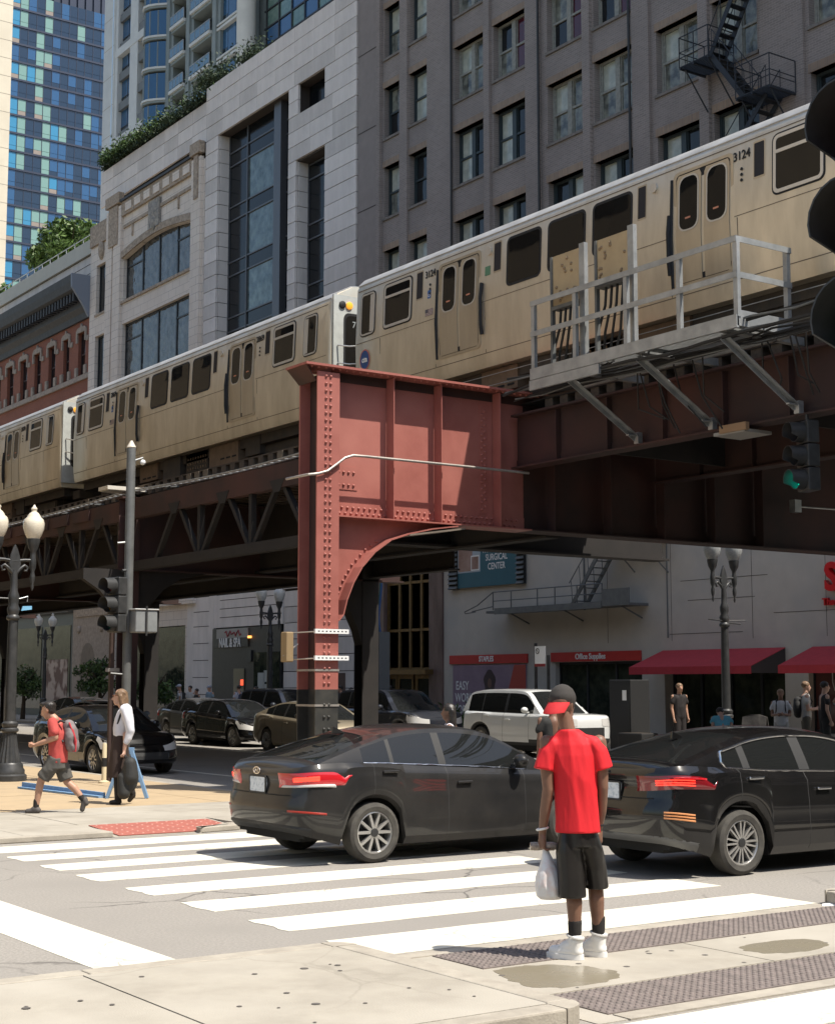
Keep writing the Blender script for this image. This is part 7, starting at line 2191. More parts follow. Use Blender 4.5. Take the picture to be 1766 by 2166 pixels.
for q in (([W2(84.5,1690,-.05),W2(84,1704,-.05)]),([W2(172,1682,.08),W2(178,1689,.08)])):
    s_ = MB(); capsule(s_, q[0],0.044,q[1],0.042); skinned(s_, 'sock', MATS['black sock'], wm, 0.01, 2)
M_trn = cloth('dark grey trainer',(0.09,0.08,0.075),0.7)
b = MB(); capsule(b, W2(88,1709,-.05),0.045,W2(66,1711,-.05),0.035); capsule(b, W2(85,1706,-.05),0.045,W2(80,1707,-.05),0.045); skinned(b,'shoe',M_trn,wm,0.01,2)
b = MB(); capsule(b, W2(181,1688,.08),0.04,W2(176,1709,.08),0.036); capsule(b, W2(181,1690,.08),0.044,W2(184,1696,.08),0.04); skinned(b,'shoe',M_trn,wm,0.01,2)
bp = thing('backpack', 'grey and red backpack on the back of the walking man', 'backpack', (8.30,20.95,0.072), CAMYAW)
b = MB(); capsule(b, W2(146,1535),0.09,W2(154,1575),0.105); ell(b, W2(152,1560), 0.10,0.16,0.21); ell(b, W2(160,1577), 0.06,0.13,0.10)
skinned(b, 'pack', cloth('grey nylon',(0.20,0.17,0.17),0.7), bp, 0.014, 4, (0.01,12,9,4))
MB().tube([W2(143,1527,-0.13),W2(133,1524,-0.14),W2(122,1533,-0.15),W2(122,1550,-0.12),W2(140,1568,-0.12)],0.018,6).build('strap', M_gask, bp, smooth=60)
for k in (0,1): MB().tube([W2(150+8*k,1528+14*k,-0.1),W2(164+2*k,1560+6*k,-0.12),W2(160+4*k,1588,-0.08)],0.012,6).build('piping', cloth('red piping',(0.5,0.05,0.06)), bp, smooth=60)

# ---- man in white shirt and apron
SC3 = 137.0
def W3(px,py,y=0.0): return Vector(((px-260)/SC3, y, (1697-py)/SC3))
ww = thing('person', 'long haired man in white shirt and long dark apron carrying a black case', 'person', (9.72,21.95,0.072), CAMYAW)
b = MB(); HF = Vector((-0.97,-0.12,-0.05)); HC = W3(252,1476)
head_forms(b, HC, HF, 1.02)
chain(b, [W3(255,1487),W3(262,1499)], [0.056,0.068])
loft(b, [(0.0,0,1.0,0.10,0.14),(0.02,0,1.2,0.10,0.15),(0.04,0,1.38,0.09,0.15)])
chain(b, [W3(272,1552,-0.18),W3(272,1572,-0.2),W3(270,1585,-0.2)], [0.045,0.036,0.027])
hand(b, W3(270,1586,-0.2), (-0.1,0,-1), (-1,0,0), 1.0, 1.3)
chain(b, [W3(262,1560,0.2),W3(258,1575,0.2)], [0.04,0.03]); hand(b, W3(258,1577,0.2), (-0.2,0,-1), (-1,0,0), 1.0, 0.9)
chain(b, [W3(255,1570,-0.07),W3(252,1620,-0.07),W3(255,1680,-0.07)], [0.08,0.06,0.042]); chain(b, [W3(260,1570,0.08),W3(266,1620,0.08),W3(280,1670,0.08)], [0.08,0.06,0.042])
skinned(b, 'body', SK_l, ww, 0.010, 4); face_marks(ww, HC, HF)
b = MB(); ell(b, HC+Vector((0.03,0,0.05)), 0.095,0.092,0.085); capsule(b, HC+Vector((0.07,0,0.0)),0.065,HC+Vector((0.085,0,-0.12)),0.055); capsule(b, HC+Vector((0.03,-0.07,0.02)),0.035,HC+Vector((0.05,-0.075,-0.10)),0.03); capsule(b, HC+Vector((0.03,0.07,0.02)),0.035,HC+Vector((0.05,0.075,-0.10)),0.03)
skinned(b, 'hair', H_brn, ww, 0.012, 2, (0.012,30,12,2))
g = MB()
for q in (-1,1): ell(g, HC+Vector((-0.088,q*0.032,0.022)), 0.012,0.024,0.017, 10, 6)
g.tube([HC+Vector((-0.09,-0.05,0.025)),HC+Vector((-0.05,-0.08,0.03)),HC+Vector((0.0,-0.083,0.03))],0.005,5)
g.build('glasses', mat('amber lenses',(0.10,0.035,0.015),0.15), ww, smooth=50)
b = MB()
loft(b, [(-0.02,0,1.02,0.115,0.155),(-0.01,0,1.15,0.13,0.165),(0.01,0,1.3,0.13,0.18),(0.03,0,1.40,0.11,0.18),(0.035,0,1.47,0.07,0.10),(0.02,0,1.52,0.06,0.062)])
chain(b, [W3(268,1501,-0.17),W3(278,1525,-0.2),W3(282,1545,-0.2)], [0.08,0.072,0.068]); chain(b, [W3(282,1545,-0.2),W3(278,1560,-0.2),W3(274,1568,-0.2)], [0.066,0.058,0.05])
chain(b, [W3(264,1501,0.17),W3(270,1530,0.2),W3(266,1558,0.2)], [0.08,0.07,0.052])
skinned(b, 'shirt', cloth('white cotton shirt',(0.66,0.66,0.70),0.8,0.9), ww, 0.012, 4, (0.010,10,4,6.1))
b = MB(); loft(b, [(-0.055,0,0.40,0.165,0.175),(-0.05,0,0.6,0.155,0.17),(-0.04,0,0.8,0.14,0.165),(-0.025,0,0.98,0.12,0.158),(-0.02,0,1.05,0.118,0.157)])
skinned(b, 'apron', cloth('dark brown apron',(0.045,0.028,0.022),0.85), ww, 0.013, 3, (0.009,9,2,3.3))
b = MB(); capsule(b, W3(254,1640,-0.07),0.065,W3(256,1688,-0.07),0.055); capsule(b, W3(268,1640,0.08),0.065,W3(282,1676,0.08),0.052); skinned(b, 'trousers', cloth('black trousers',(0.02,0.018,0.017),0.85), ww, 0.013, 3)
b = MB(); capsule(b, W3(258,1692,-0.07),0.045,W3(242,1693,-0.07),0.035); skinned(b,'shoe',cloth('black shoe',(0.02,0.018,0.016),0.5),ww,0.011,2)
b = MB(); capsule(b, W3(283,1680,0.08),0.045,W3(276,1690,0.08),0.036); skinned(b,'shoe',MATS['black shoe'],ww,0.011,2)
MB().tube([W3(272,1496,-0.1),W3(262,1508,-0.17),W3(254,1530,-0.15),W3(252,1545,-0.08)],0.02,6).build('strap', M_gask, ww, smooth=60)
cb_ = thing('carry_case', 'black soft case hanging from the hand of the man in the white shirt', 'case', (9.72,21.95,0.072), CAMYAW)
b = MB(); capsule(b, W3(284,1612,-0.24),0.10,W3(286,1640,-0.24),0.12); capsule(b, W3(268,1640,-0.24),0.075,W3(272,1672,-0.24),0.10); ell(b, W3(283,1640,-0.24), 0.14,0.06,0.24)
skinned(b, 'case', cloth('black nylon case',(0.03,0.03,0.028),0.7), cb_, 0.014, 4)
for q in (0,6): MB().tube([W3(276+q,1602,-0.24),W3(271,1594,-0.22),W3(272+q,1602,-0.2)],0.01,6).build('handle', M_gask, cb_)

# ---- bystanders
def bystander(label, x, y, face, h=1.72, top=(0.5,0.5,0.5), legs=(0.04,0.04,0.05), skin=None, hair=None, long=False, z0=0.112, pack=None, bend=0.0, arms='down', cap=None, shorts=False, group='bystanders on the street', seed=0):
    """standing figure; face = heading in degrees, 0 = +y"""
    skin = skin or SK_m; hair = hair or H_blk
    t = thing('person', label, 'person', (x,y,z0), R(face), group)
    k = h/1.75
    def P(a,b,c): 
        v = Vector((a,b,c))
        if bend and c > 0.95:
            d = c-0.95; v = Vector((a, b+d*math.sin(bend), 0.95+d*math.cos(bend)))
        return v*k
    hc = P(0,0.03,1.63); fd = Vector((0,math.cos(bend),-math.sin(bend)-0.05))
    b = MB(); head_forms(b, hc, fd, k)
    chain(b,[P(0,0.01,1.58),P(0,0,1.45)],[0.052*k,0.065*k])
    for s in (-1,1):
        chain(b,[P(s*0.08,0,0.9),P(s*0.085,0.02,0.5),P(s*0.09,-0.01,0.1)],[0.085*k,0.055*k,0.04*k])
        if arms == 'up': pts = [P(s*0.19,0,1.42),P(s*0.26,0.14,1.5),P(s*0.12,0.16,1.68)]
        elif arms == 'front': pts = [P(s*0.19,0,1.42),P(s*0.21,0.02,1.12),P(s*0.08,0.24,1.14)]
        else: pts = [P(s*0.19,0,1.42),P(s*0.215,-0.02,1.13),P(s*0.215,0.06,0.88)]
        chain(b,pts,[0.05*k,0.04*k,0.028*k])
        d = (pts[2]-pts[1]).normalized(); hand(b, pts[2], d, (-s,0.1,0), k, 0.6)
    loft(b,[(0,0,0.9*k,0.14*k,0.1*k),(0,0,0.95*k,0.13*k,0.095*k)])
    ch_ = MB(); chain(b,[P(0,0,0.95),P(0,0,1.2),P(0,0,1.38)],[0.10*k,0.11*k,0.11*k])
    skinned(b,'body',skin,t,0.016,2)
    b = MB()
    chain(b,[P(-0.05,0,0.92),P(-0.06,0,1.15),P(-0.075,0,1.36)],[0.12*k,0.115*k,0.105*k]); chain(b,[P(0.05,0,0.92),P(0.06,0,1.15),P(0.075,0,1.36)],[0.12*k,0.115*k,0.105*k])
    chain(b,[P(0,0.01,0.92),P(0,0.02,1.15),P(0,0.015,1.40)],[0.115*k,0.125*k,0.095*k])
    for s in (-1,1):
        q = P(s*0.215,0.0,1.28) if arms != 'up' else P(s*0.24,0.08,1.46)
        capsule(b,P(s*0.15,0,1.41),0.07*k,q,0.062*k)
    skinned(b,'top',cloth('cloth %.2f %.2f %.2f'%top,top),t,0.018,3,(0.007,9,4,seed))
    b = MB(); hem = 0.5 if shorts else 0.09
    for s in (-1,1): chain(b,[P(s*0.08,0,0.92),P(s*0.088,0.015,0.5)] + ([] if shorts else [P(s*0.09,-0.01,hem)]),[0.105*k,0.082*k]+([] if shorts else [0.062*k]))
    skinned(b,'shorts' if shorts else 'trousers',cloth('cloth %.2f %.2f %.2f'%legs,legs),t,0.018,2)
    for s in (-1,1):
        b = MB(); capsule(b,P(s*0.09,-0.03,0.045),0.042*k,P(s*0.1,0.13,0.035),0.034*k); skinned(b,'shoe',MATS['dark grey trainer'],t,0.016,1)
    b = MB()
    up2 = Vector((0,math.sin(bend),math.cos(bend)))
    if cap: ell(b, hc+up2*0.055*k, 0.092*k,0.10*k,0.075*k); capsule(b,hc+Vector((0,0.08,0.04))*k,0.03*k,hc+Vector((0,0.14,0.03))*k,0.02*k)
    else:
        ell(b, hc+up2*0.045*k-fd*0.02*k, 0.09*k,0.098*k,0.088*k)
        if long:
            for s in (-1,0,1): capsule(b, hc+Vector((s*0.06,-0.06,0.02))*k,0.05*k,hc+Vector((s*0.075,-0.075,-0.26))*k,0.045*k)
    skinned(b,'hat' if cap else 'hair',cloth('hat cloth %.2f'%cap[0],cap) if cap else hair,t,0.015,2,(0.008,25,20,seed))
    if pack:
        pk = thing('backpack', pack[1], 'backpack', (x,y,z0), R(face))
        b = MB(); capsule(b,P(0,-0.17,1.02),0.10*k,P(0,-0.17,1.32),0.095*k); ell(b,P(0,-0.18,1.15),0.15*k,0.10*k,0.22*k)
        skinned(b,'pack',cloth('pack %.2f %.2f %.2f'%pack[0],pack[0]),pk,0.02,2)
        for s in (-1,1): MB().tube([P(s*0.1,-0.12,1.38),P(s*0.1,0.02,1.5),P(s*0.11,0.135,1.3),P(s*0.13,0.02,1.05)],0.016,5).build('strap',cloth('pack %.2f %.2f %.2f'%pack[0],pack[0]),pk)
    return t
bystander('woman with long braids in a white top behind the haze-greyed saloon', 12.15,16.75, 50, 1.62, (0.62,0.58,0.62),(0.03,0.03,0.035), SK_d, H_blk, True, 0.0, ((0.02,0.02,0.02),'black bag on the shoulder of the woman with braids'), seed=1)
bystander('person in dark patterned shirt half hidden behind the man in red', 13.9,16.7, -20, 1.70, (0.028,0.027,0.025),(0.03,0.03,0.032), SK_d, H_blk, False, 0.0, seed=2)
bystander('man in black T-shirt before the dark shop entrance', 28.4,29.0, 170, 1.80, (0.022,0.018,0.018),(0.02,0.02,0.02), SK_m, H_brn, seed=3)
bystander('person in light blue shirt bending down behind the black saloon', 24.2,23.4, -40, 1.65, (0.11,0.36,0.46),(0.05,0.05,0.06), SK_m, H_blk, z0=0.0, bend=0.95, arms='front', seed=4)
bystander('man in white T-shirt with dark chest strap reading his phone', 27.3,24.55, 130, 1.66, (0.58,0.58,0.60),(0.40,0.39,0.37), SK_d, H_brn, arms='front', seed=5, pack=((0.03,0.03,0.035),'dark chest pack on the man reading his phone'))
bystander('man in grey polo with black backpack straps, looking right', 28.6,24.95, -130, 1.84, (0.50,0.48,0.45),(0.10,0.09,0.07), SK_l, H_brn, arms='front', seed=6, pack=((0.03,0.03,0.03),'black backpack on the man in the grey polo'))
bystander('dark haired man in black jacket at the right, looking right', 28.4,24.2, -120, 1.84, (0.022,0.022,0.024),(0.03,0.03,0.03), SK_l, H_blk, seed=7)
bystander('blond woman raising both arms at the right edge', 27.9,23.15, 120, 1.62, (0.40,0.42,0.46),(0.10,0.11,0.14), SK_l, H_blond, True, arms='up', seed=8)
def onX(px, X):   # helper for the far pavement: y of an image column on the plane X
    a = math.atan2(px-883.0, 3224.9); th = R(34.734)+a
    return X/math.tan(th)
def far(px, X, label, **k): return bystander(label, X, onX(px, X), k.pop('face',90), group='people on the far pavement', **k)
far(384,29.6,'far pedestrian in white T-shirt and pale cap with black backpack', h=1.78, top=(0.55,0.55,0.55), cap=(0.5,0.52,0.58), face=60, pack=((0.03,0.03,0.03),'black backpack on the far pedestrian in the pale cap'))
far(406,29.3,'far pedestrian in white shirt beside the one in the pale cap', h=1.72, top=(0.5,0.5,0.48), face=110)
far(420,29.0,'small far pedestrian in dark clothes left of the salon', h=1.6, top=(0.03,0.03,0.03), face=90)
far(447,29.4,'far pedestrian in pale blue shirt and grey cap by the salon wall', h=1.74, top=(0.22,0.30,0.36), cap=(0.35,0.37,0.42), face=100)
far(508,29.5,'far pedestrian in white shirt with navy backpack outside the salon', h=1.74, top=(0.50,0.50,0.56), face=0, pack=((0.03,0.04,0.08),'navy backpack on the far pedestrian outside the salon'))
far(545,29.8,'far pedestrian in black right of the salon door', h=1.7, top=(0.02,0.02,0.02), face=80)
far(722,29.6,'pedestrian in dark coat just right of the red column', h=1.74, top=(0.03,0.025,0.025), face=70)
far(744,29.8,'pedestrian in brown top right of the red column', h=1.66, top=(0.09,0.06,0.045), face=70)
far(769,29.4,'pedestrian in white shirt with dark strap left of the grey post', h=1.74, top=(0.58,0.58,0.60), legs=(0.5,0.48,0.45), face=70, hair=H_blk)
far(825,29.8,'pedestrian in pale lilac shirt before the bronze doors', h=1.74, top=(0.50,0.48,0.60), face=0, skin=SK_d)

flush_skins()
# ------------------------------------------------------------------ street furniture
M_globe = mat('ribbed acorn glass', (0.72,0.66,0.54), 0.22, c2=(0.60,0.54,0.43), scale=18, stretch=(1,1,4), coat=0.5)
M_globe2 = mat('dull acorn glass', (0.62,0.62,0.58), 0.3, c2=(0.50,0.50,0.48), scale=14, stretch=(1,1,4))
M_lamp = mat('black cast iron paint', (0.028,0.029,0.029), 0.42, c2=(0.05,0.05,0.05), scale=5)
def lamp_post(label, x, y, z0, gm, rz=0.0):
    t = thing('street_lamp', label, 'street lamp', (x,y,z0), rz, 'twin globe street lamps')
    MB().lathe([(0.34,0.0),(0.34,0.10),(0.30,0.13),(0.30,0.20),(0.27,0.24),(0.265,0.30),(0.235,0.34)],24).build('plinth', M_lamp, t, smooth=40)
    fl = MB(); n = 32; prof = [(0.225,0.34),(0.205,0.45),(0.165,0.62),(0.14,0.80),(0.13,0.92)]
    for r,z in prof:
        for j in range(n):
            a = 2*math.pi*j/n; q = r*(1.0 if j % 2 else 0.90); fl.v.append((q*math.cos(a),q*math.sin(a),z))
    for i in range(len(prof)-1):
        for j in range(n): fl.face(i*n+j,i*n+(j+1)%n,(i+1)*n+(j+1)%n,(i+1)*n+j)
    fl.build('fluted_base', M_lamp, t)
    MB().lathe([(0.13,0.9),(0.165,0.93),(0.165,0.97),(0.13,1.0),(0.15,1.03),(0.15,1.08),(0.11,1.12)],20).build('base_ring', M_lamp, t, smooth=40)
    MB().lathe([(0.105,1.1),(0.10,2.0),(0.088,3.05)],16).build('shaft', M_lamp, t, smooth=60)
    MB().lathe([(0.09,3.03),(0.125,3.06),(0.125,3.10),(0.095,3.14),(0.11,3.2),(0.12,3.26),(0.085,3.34),(0.10,3.42),(0.105,3.5),(0.07,3.6),(0.065,3.75),(0.055,4.0)],16).build('collar', M_lamp, t, smooth=50)
    # leafy head and scroll arms
    hd_ = MB()
    hd_.prism([(-0.06,-0.03,3.95),(0.06,-0.03,3.95),(0.12,-0.03,4.12),(0.09,-0.03,4.28),(0.05,-0.03,4.4),(0.0,-0.03,4.5),(-0.05,-0.03,4.4),(-0.09,-0.03,4.28),(-0.12,-0.03,4.12)],(0,0.06,0))
    hd_.build('crest', M_lamp, t, bevel=0.015)
    A = 0.36
    for s in (-1,1):
        sc = MB()
        sc.tube([(0,0,3.9),(s*0.10,0,4.02),(s*0.2,0,4.1),(s*0.26,0,4.06),(s*0.24,0,3.99),(s*0.19,0,4.0)],[0.035,0.035,0.03,0.026,0.022,0.018],8)
        sc.tube([(0,0,4.17),(s*0.2,0,4.2),(s*A,0,4.2)],[0.035,0.03,0.035],8)
        sc.build('scroll_arm', M_lamp, t, smooth=60)
        MB().lathe([(0.01,3.62),(0.03,3.68),(0.02,3.74),(0.045,3.82),(0.05,3.9),(0.03,3.98),(0.06,4.06),(0.065,4.2),(0.05,4.3),(0.05,4.36),(0.10,4.46),(0.125,4.58),(0.125,4.62)],14,(s*A,0,0)).build('lamp_holder', M_lamp, t, smooth=50)
        MB().lathe([(0.115,4.62),(0.16,4.70),(0.20,4.82),(0.205,4.92),(0.185,5.0),(0.13,5.05),(0.125,5.07),(0.09,5.12),(0.05,5.15),(0.05,5.18),(0.065,5.21),(0.03,5.25),(0.012,5.29)],20,(s*A,0,0)).build('globe', gm, t, smooth=50)
    return t
lamp_post('tall black twin globe street lamp at the left edge', 10.30,28.45,0.07,M_globe)
lm = lamp_post('twin globe street lamp outside the salon, left of the red column', 27.8,onX(572,27.8),0.11,M_globe2)
lamp_post('small far twin globe street lamp beyond the tall left lamp', 27.8,onX(98,27.8),0.11,M_globe2)
M_globe3 = mat('shaded acorn glass', (0.34,0.35,0.34), 0.3, c2=(0.25,0.26,0.255), scale=14, stretch=(1,1,4))
lr = lamp_post('twin globe street lamp in front of the red awning, its globes touching the girder', 27.8,onX(1531,27.8),0.11,M_globe3)
lr.scale = lm.scale = (1.05,1.05,1.05)
for L_,z in ((lr,3.18),):
    for k in (-1,1): MB().tube([(0,0,z),(k*0.62,-0.1,z+0.02)],0.016,6).build('banner_arm', M_lamp, L_)
    MB().tube([(0,0,z-.04),(0.64,0.1,z-0.06)],0.016,6).build('banner_arm', M_lamp, L_)
tl = bpy.data.objects['street_lamp']
MB().tube([(0,0,3.45),(-0.6,0,3.46)],0.014,6).build('banner_arm', M_lamp, tl)
MB().tube([(0,0,3.42),(0.28,0,3.5),(0.27,0,3.4)],0.012,6).build('tag_arm', M_galv, tl)
MB().prism([(0.15,-0.02,3.22),(0.36,-0.02,3.25),(0.36,-0.02,3.32),(0.18,-0.02,3.31)],(0,0.03,0)).build('blue_tag', mat('pale blue tag',(0.18,0.42,0.62),0.5), tl)

# ---- traffic signal pole at the far corner
sp_ = thing('signal_pole', 'grey steel signal pole standing left of the lattice girder', 'pole', (11.95,26.85,0.07))
MB().lathe([(0.085,0.0),(0.085,6.3),(0.07,6.36),(0.03,6.42)],16).build('shaft', mat('grey painted pole',(0.085,0.088,0.085),0.5,c2=(0.12,0.122,0.118),scale=4), sp_, smooth=50)
MB().lathe([(0.2,0),(0.2,0.05),(0.13,0.09),(0.12,0.3),(0.09,0.36)],16).build('base', M_lamp, sp_, smooth=40)
MB().lathe([(0.075,6.30),(0.09,6.33),(0.02,6.46)],14).build('cap', mat('pale pole cap',(0.55,0.5,0.42),0.6), sp_, smooth=40)
MB().tube([(0.07,-0.02,6.08),(0.22,-0.05,6.14),(0.22,-0.05,6.07)],0.018,6).build('camera_arm', M_galv, sp_)
MB().ball((0.22,-0.05,6.05),0.055,10,6).build('camera_dome', M_white, sp_, smooth=60)
MB().tube([(-0.06,0,4.5),(-0.22,0.04,4.48)],0.02,6).build('bracket', M_galv, sp_)
MB().tube([(-0.06,0,2.0),(-0.3,0.05,2.02)],0.02,6).build('bracket', M_lamp, sp_)
def signal_head(label, loc, rz, lit=None, yellow=False, s=1.0, parent_offset=0.0):
    """three-section signal facing local -y"""
    t = thing('traffic_signal', label, 'traffic signal', loc, rz)
    body_m = M_lamp
    lens = [mat('dark red lens',(0.10,0.008,0.008),0.2), mat('dark amber lens',(0.12,0.06,0.008),0.2), mat('lit green lens',(0.02,0.5,0.35),0.3,emit=(0.0,0.9,0.62),estr=1.3) if lit == 'green' else mat('dark green lens',(0.008,0.07,0.05),0.2)]
    for k in range(3):
        z = (0.70-0.35*k)*s
        MB().box(-0.17*s,0.17*s,0.0,0.20*s,z-0.168*s,z+0.168*s).build('section', body_m, t, bevel=0.02*s)
        v = MB(); n = 20
        for i,(yy,r) in enumerate(((0.0,0.150),(-0.24,0.147),(-0.24,0.140),(0.0,0.143))):
            for j in range(n):
                a = 2*math.pi*j/n; cut = 0.07 if (math.sin(a) < -0.55 and i in (1,2)) else 0.0
                v.v.append((r*s*math.cos(a), (yy+cut*1.6)*s, z+r*s*math.sin(a)))
        for i in range(3):
            for j in range(n): v.face(i*n+j,i*n+(j+1)%n,(i+1)*n+(j+1)%n,(i+1)*n+j)
        v.build('visor', body_m, t, smooth=40)
        MB().lathe([(0.138*s,0.0),(0.10*s,-0.022*s),(0.04*s,-0.032*s)],18,(0,-0.001,z),'y').build('lens', lens[k], t, smooth=50)
    return t
sg = signal_head('black traffic signal on the corner pole above the man in the white shirt', (11.60,26.75,3.02), R(-75))
MB().tube([(0.0,0.2,1.0),(0.0,0.32,1.02)],0.03,6).build('mount', M_lamp, sg); MB().tube([(0,0.2,-0.1),(0,0.3,-0.1)],0.03,6).build('mount', M_lamp, sg)
bx = thing('signal_box', 'grey metal box strapped to the signal pole below its middle', 'box', (12.15,26.65,2.85))
MB().box(-0.2,0.25,-0.16,0.16,0,0.42).build('housing', mat('grey metal box',(0.24,0.25,0.25),0.5,c2=(0.19,0.2,0.2),scale=5), bx, bevel=0.025)
MB().box(-0.22,0.27,-0.18,0.18,0.42,0.45).build('lid', mat('pale box lid',(0.42,0.42,0.41),0.5), bx, bevel=0.012)
MB().box(0.0,0.03,-0.19,-0.16,-0.06,0.5).build('strap', M_lamp, bx)
ps2 = thing('sign_post', 'thin dark steel post beside the signal pole at the far corner', 'post', (11.75,27.1,0.07))
MB().box(-0.04,0.04,-0.04,0.04,0,2.9).build('post', mat('brown painted post',(0.05,0.03,0.025),0.6), ps2)
MB().box(-0.14,0.14,-0.06,-0.05,2.05,2.12).build('clamp', M_conduit, ps2)
# ---- near signal at the right edge, seen against the light
ns = signal_head('large black traffic signal cut by the right edge of the picture', (4.355,3.385,3.14), R(-85), s=1.0)
MB().lathe([(0.06,0),(0.055,3.1)],12,(0.1,0.55,-3.14)).build('pole', M_lamp, ns, smooth=50)
MB().tube([(0.0,0.2,-0.05),(0.1,0.55,-0.1)],0.03,6).build('mount', M_lamp, ns)
MB().tube([(0.0,0.2,0.75),(0.1,0.55,0.6),(0.1,0.55,-0.1)],0.03,6).build('mount', M_lamp, ns)
# ---- green signal under the track girder
gs = signal_head('dark traffic signal with its green light lit under the track girder', (17.22,14.95,4.86), R(-109), lit='green')
MB().tube([(0,0.1,0.85),(0,0.1,1.0)],0.03,6).build('hanger', M_lamp, gs)
jb_ = thing('junction_box', 'small grey box with a pipe on the girder near the green signal', 'box', (24.6,21.6,5.6))
MB().box(-0.1,0.1,-0.1,0.05,-0.13,0.13).build('housing', M_galv, jb_); MB().tube([(0.1,0,0),(1.4,0,0.02)],0.02,6).build('pipe', M_galv, jb_)

# ---- posts and signs on the far pavement
bs = thing('stop_sign_post', 'white parking sign plate on a black post left of Office Supplies', 'sign', (27.8,onX(1140,27.8),0.11))
MB().box(-0.035,0.035,0.14,0.2,0,2.95).build('post', M_lamp, bs); MB().box(-0.035,0.035,-0.42,-0.36,0,2.6).build('post', M_lamp, bs)
MB().box(-0.05,-0.036,-0.32,0.16,2.28,2.86).build('plate', M_letter, bs)
MB().box(-0.052,-0.05,-0.32,0.16,2.28,2.36).build('red_band', mat('dull red band',(0.25,0.03,0.03),0.5), bs)
rg_ = [(-0.0525,0.03+0.085*math.cos(a),2.72+0.085*math.sin(a)) for a in [i*math.pi/10 for i in range(20)]]
MB().ring(rg_,[(x,0.03+(y-0.03)*.72,2.72+(z-2.72)*.72) for x,y,z in rg_],(-0.003,0,0)).build('symbol', M_lamp, bs)
MB().beam((-0.054,0.03+.06,2.72+.06),(-0.054,0.03-.06,2.72-.06),0.02,0.003,(1,0,0)).build('symbol', M_lamp, bs)
gp = thing('steel_post', 'grey square steel post right of the red column before the bronze doors', 'post', (27.7,onX(806,27.7),0.1))
MB().box(-0.2,0.2,-0.22,0.22,0,3.5).build('post', mat('blue grey post',(0.11,0.12,0.125),0.6), gp)
MB().tube([(0.0,0.22,3.45),(0.0,0.9,3.4)],0.02,6).build('arm', M_galv, gp)
bc = thing('blue_cable', 'blue cable bundle hanging down to the grey post under the girder', 'cable', (0,0,0))
yb_ = onX(812,27.7)
for k in range(3): MB().tube([(27.6,yb_-0.1+.04*k,6.9),(27.55,yb_-0.22+.04*k,6.0),(27.5,yb_-0.15+.04*k,5.0),(27.6,yb_+.15+.03*k,4.1),(27.7,yb_+.2+.02*k,3.5)],0.03,6).build('cable', mat('teal cable' if k else 'blue cable',(0.03,0.11,0.13) if k else (0.03,0.10,0.28),0.5), bc, smooth=60)
ub = thing('utility_cabinet', 'tall black utility cabinet before the shop window', 'cabinet', (28.3,onX(1328,28.3),0.11))
MB().box(-0.35,0.35,-0.42,0.42,0,1.9).build('body', M_plast, ub, bevel=0.02); MB().box(-0.365,-0.35,-0.38,0.38,0.1,1.8).build('door', M_plast, ub)
MB().box(-0.37,-0.365,-0.28,-0.12,1.35,1.62).build('label', M_letter, ub)
ab = thing('sandwich_board', 'dark sandwich board on the pavement below the red awning', 'sign board', (27.6,onX(1590,27.6),0.11), R(20))
for s in (-1,1): MB().prism([(s*0.28,-0.32,0),(s*0.28,0.32,0),(s*0.03,0.30,1.0),(s*0.03,0.1,1.06),(s*0.03,-0.1,1.06),(s*0.03,-0.30,1.0)],(0.025,0,0)).build('board', mat('dark chalk board',(0.05,0.045,0.042),0.8,c2=(0.11,0.10,0.09),scale=5), ab)
pl = thing('planter_box', 'low black planter box on the kerb behind the black saloon', 'planter', (27.9,onX(1345,27.9),0.11))
MB().box(-0.3,0.3,-0.45,0.45,0,0.5).build('box', M_plast, pl, bevel=0.02); MB().box(-0.27,0.27,-0.42,0.42,0.48,0.505).build('soil', MATS['planter soil'], pl)
tree(28.4, onX(215,28.4), 0.11, 3.4, 1.15, 0.9, 1300, 'young leafy street tree before the carved stone front', 0.11, 31, 'street_tree', M_leafs, M_leafd)
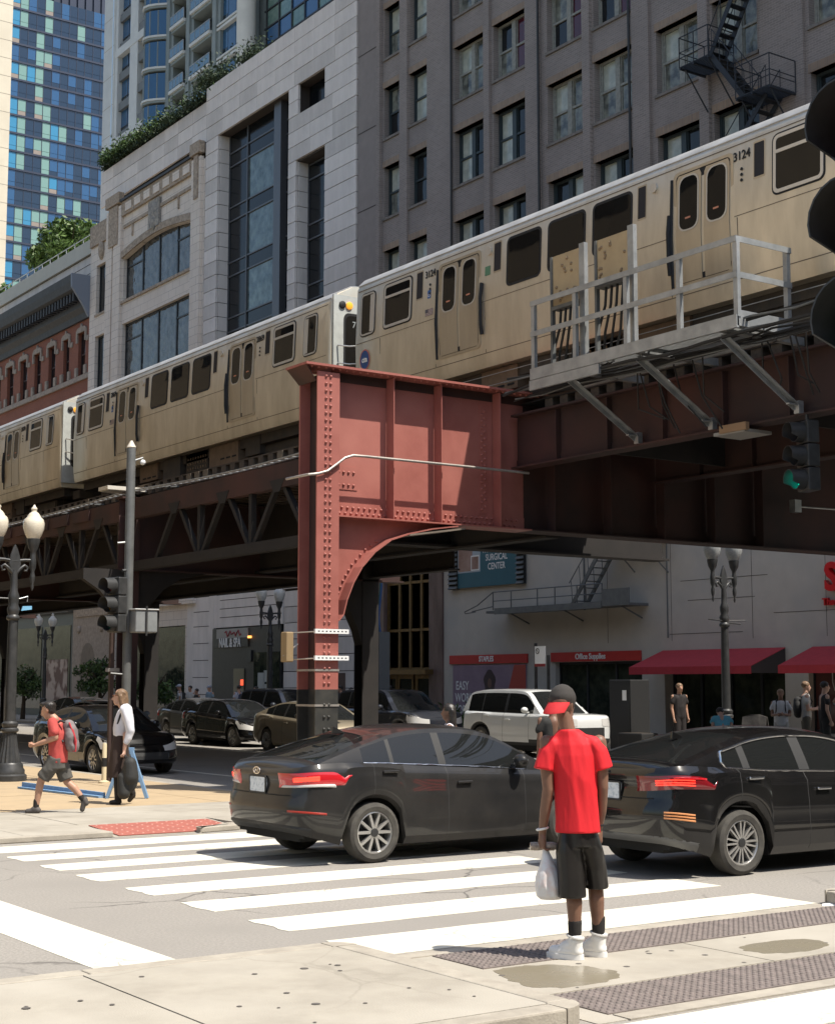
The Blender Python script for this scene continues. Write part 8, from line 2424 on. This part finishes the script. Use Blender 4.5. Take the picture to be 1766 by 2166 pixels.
tree(28.4, onX(330,28.4), 0.11, 2.6, 1.0, 0.7, 1000, 'low leafy street tree right of the signal pole', 0.11, 33, 'street_tree', M_leafs, M_leafd)
tree(28.4, onX(55,28.4), 0.11, 2.9, 1.3, 0.8, 1300, 'leafy street tree behind the tall lamp post', 0.11, 35, 'street_tree', M_leafs, M_leafd)
sb_ = thing('shrub', 'small green shrub in front of the purple poster', 'shrub', (28.6,onX(965,28.6),0.11))
leaves(700, lambda: Vector((random.gauss(0,0.22),random.gauss(0,0.55),0.35+abs(random.gauss(0,0.3)))), 0.09, 'foliage', M_leafs, sb_)['kind'] = 'stuff'
MB().tube([(0,0,0),(0,0,0.5)],0.03,6).build('stem', MATS['bark'], sb_)

# ---- barricade and bollard on the corner
M_blue = mat('weathered blue paint', (0.13,0.25,0.42), 0.7, c2=(0.20,0.31,0.45), scale=7)
bk_ = thing('barricade', 'blue wooden A-frame barricade behind the man in the white shirt', 'barricade', (10.28,22.98,0.072), CAMYAW)
for s in (-1,1): MB().beam((s*0.32,0,0.0),(s*0.05,0,0.78),0.05,0.10,(0,1,0)).build('leg', M_blue, bk_)
MB().beam((-0.24,0.06,0.30),(0.24,0.06,0.30),0.04,0.11).build('cross_rail', M_blue, bk_)
MB().box(-0.09,0.09,-0.04,0.08,0.70,0.80).build('top_block', M_blue, bk_)
pk_ = thing('barricade_plank', 'long blue plank lying on the corner pavement left of the A-frame', 'plank', (0,0,0))
MB().beam((10.05,23.35,0.10),(9.75,26.2,0.13),0.04,0.10).build('plank', M_blue, pk_); MB().beam((10.0,23.3,0.085),(9.72,26.2,0.09),0.14,0.03).build('foot_board', M_blue, pk_)
bo_ = thing('marker_post', 'cream flexible marker post between the two walking men', 'bollard', (11.5,26.75,0.072))
MB().lathe([(0.10,0),(0.10,0.03),(0.045,0.05),(0.042,0.70),(0.03,0.73)],14).build('tube', mat('cream plastic',(0.58,0.49,0.32),0.6), bo_, smooth=50)
MB().lathe([(0.046,0.30),(0.046,0.46)],14).build('band', M_gask, bo_)
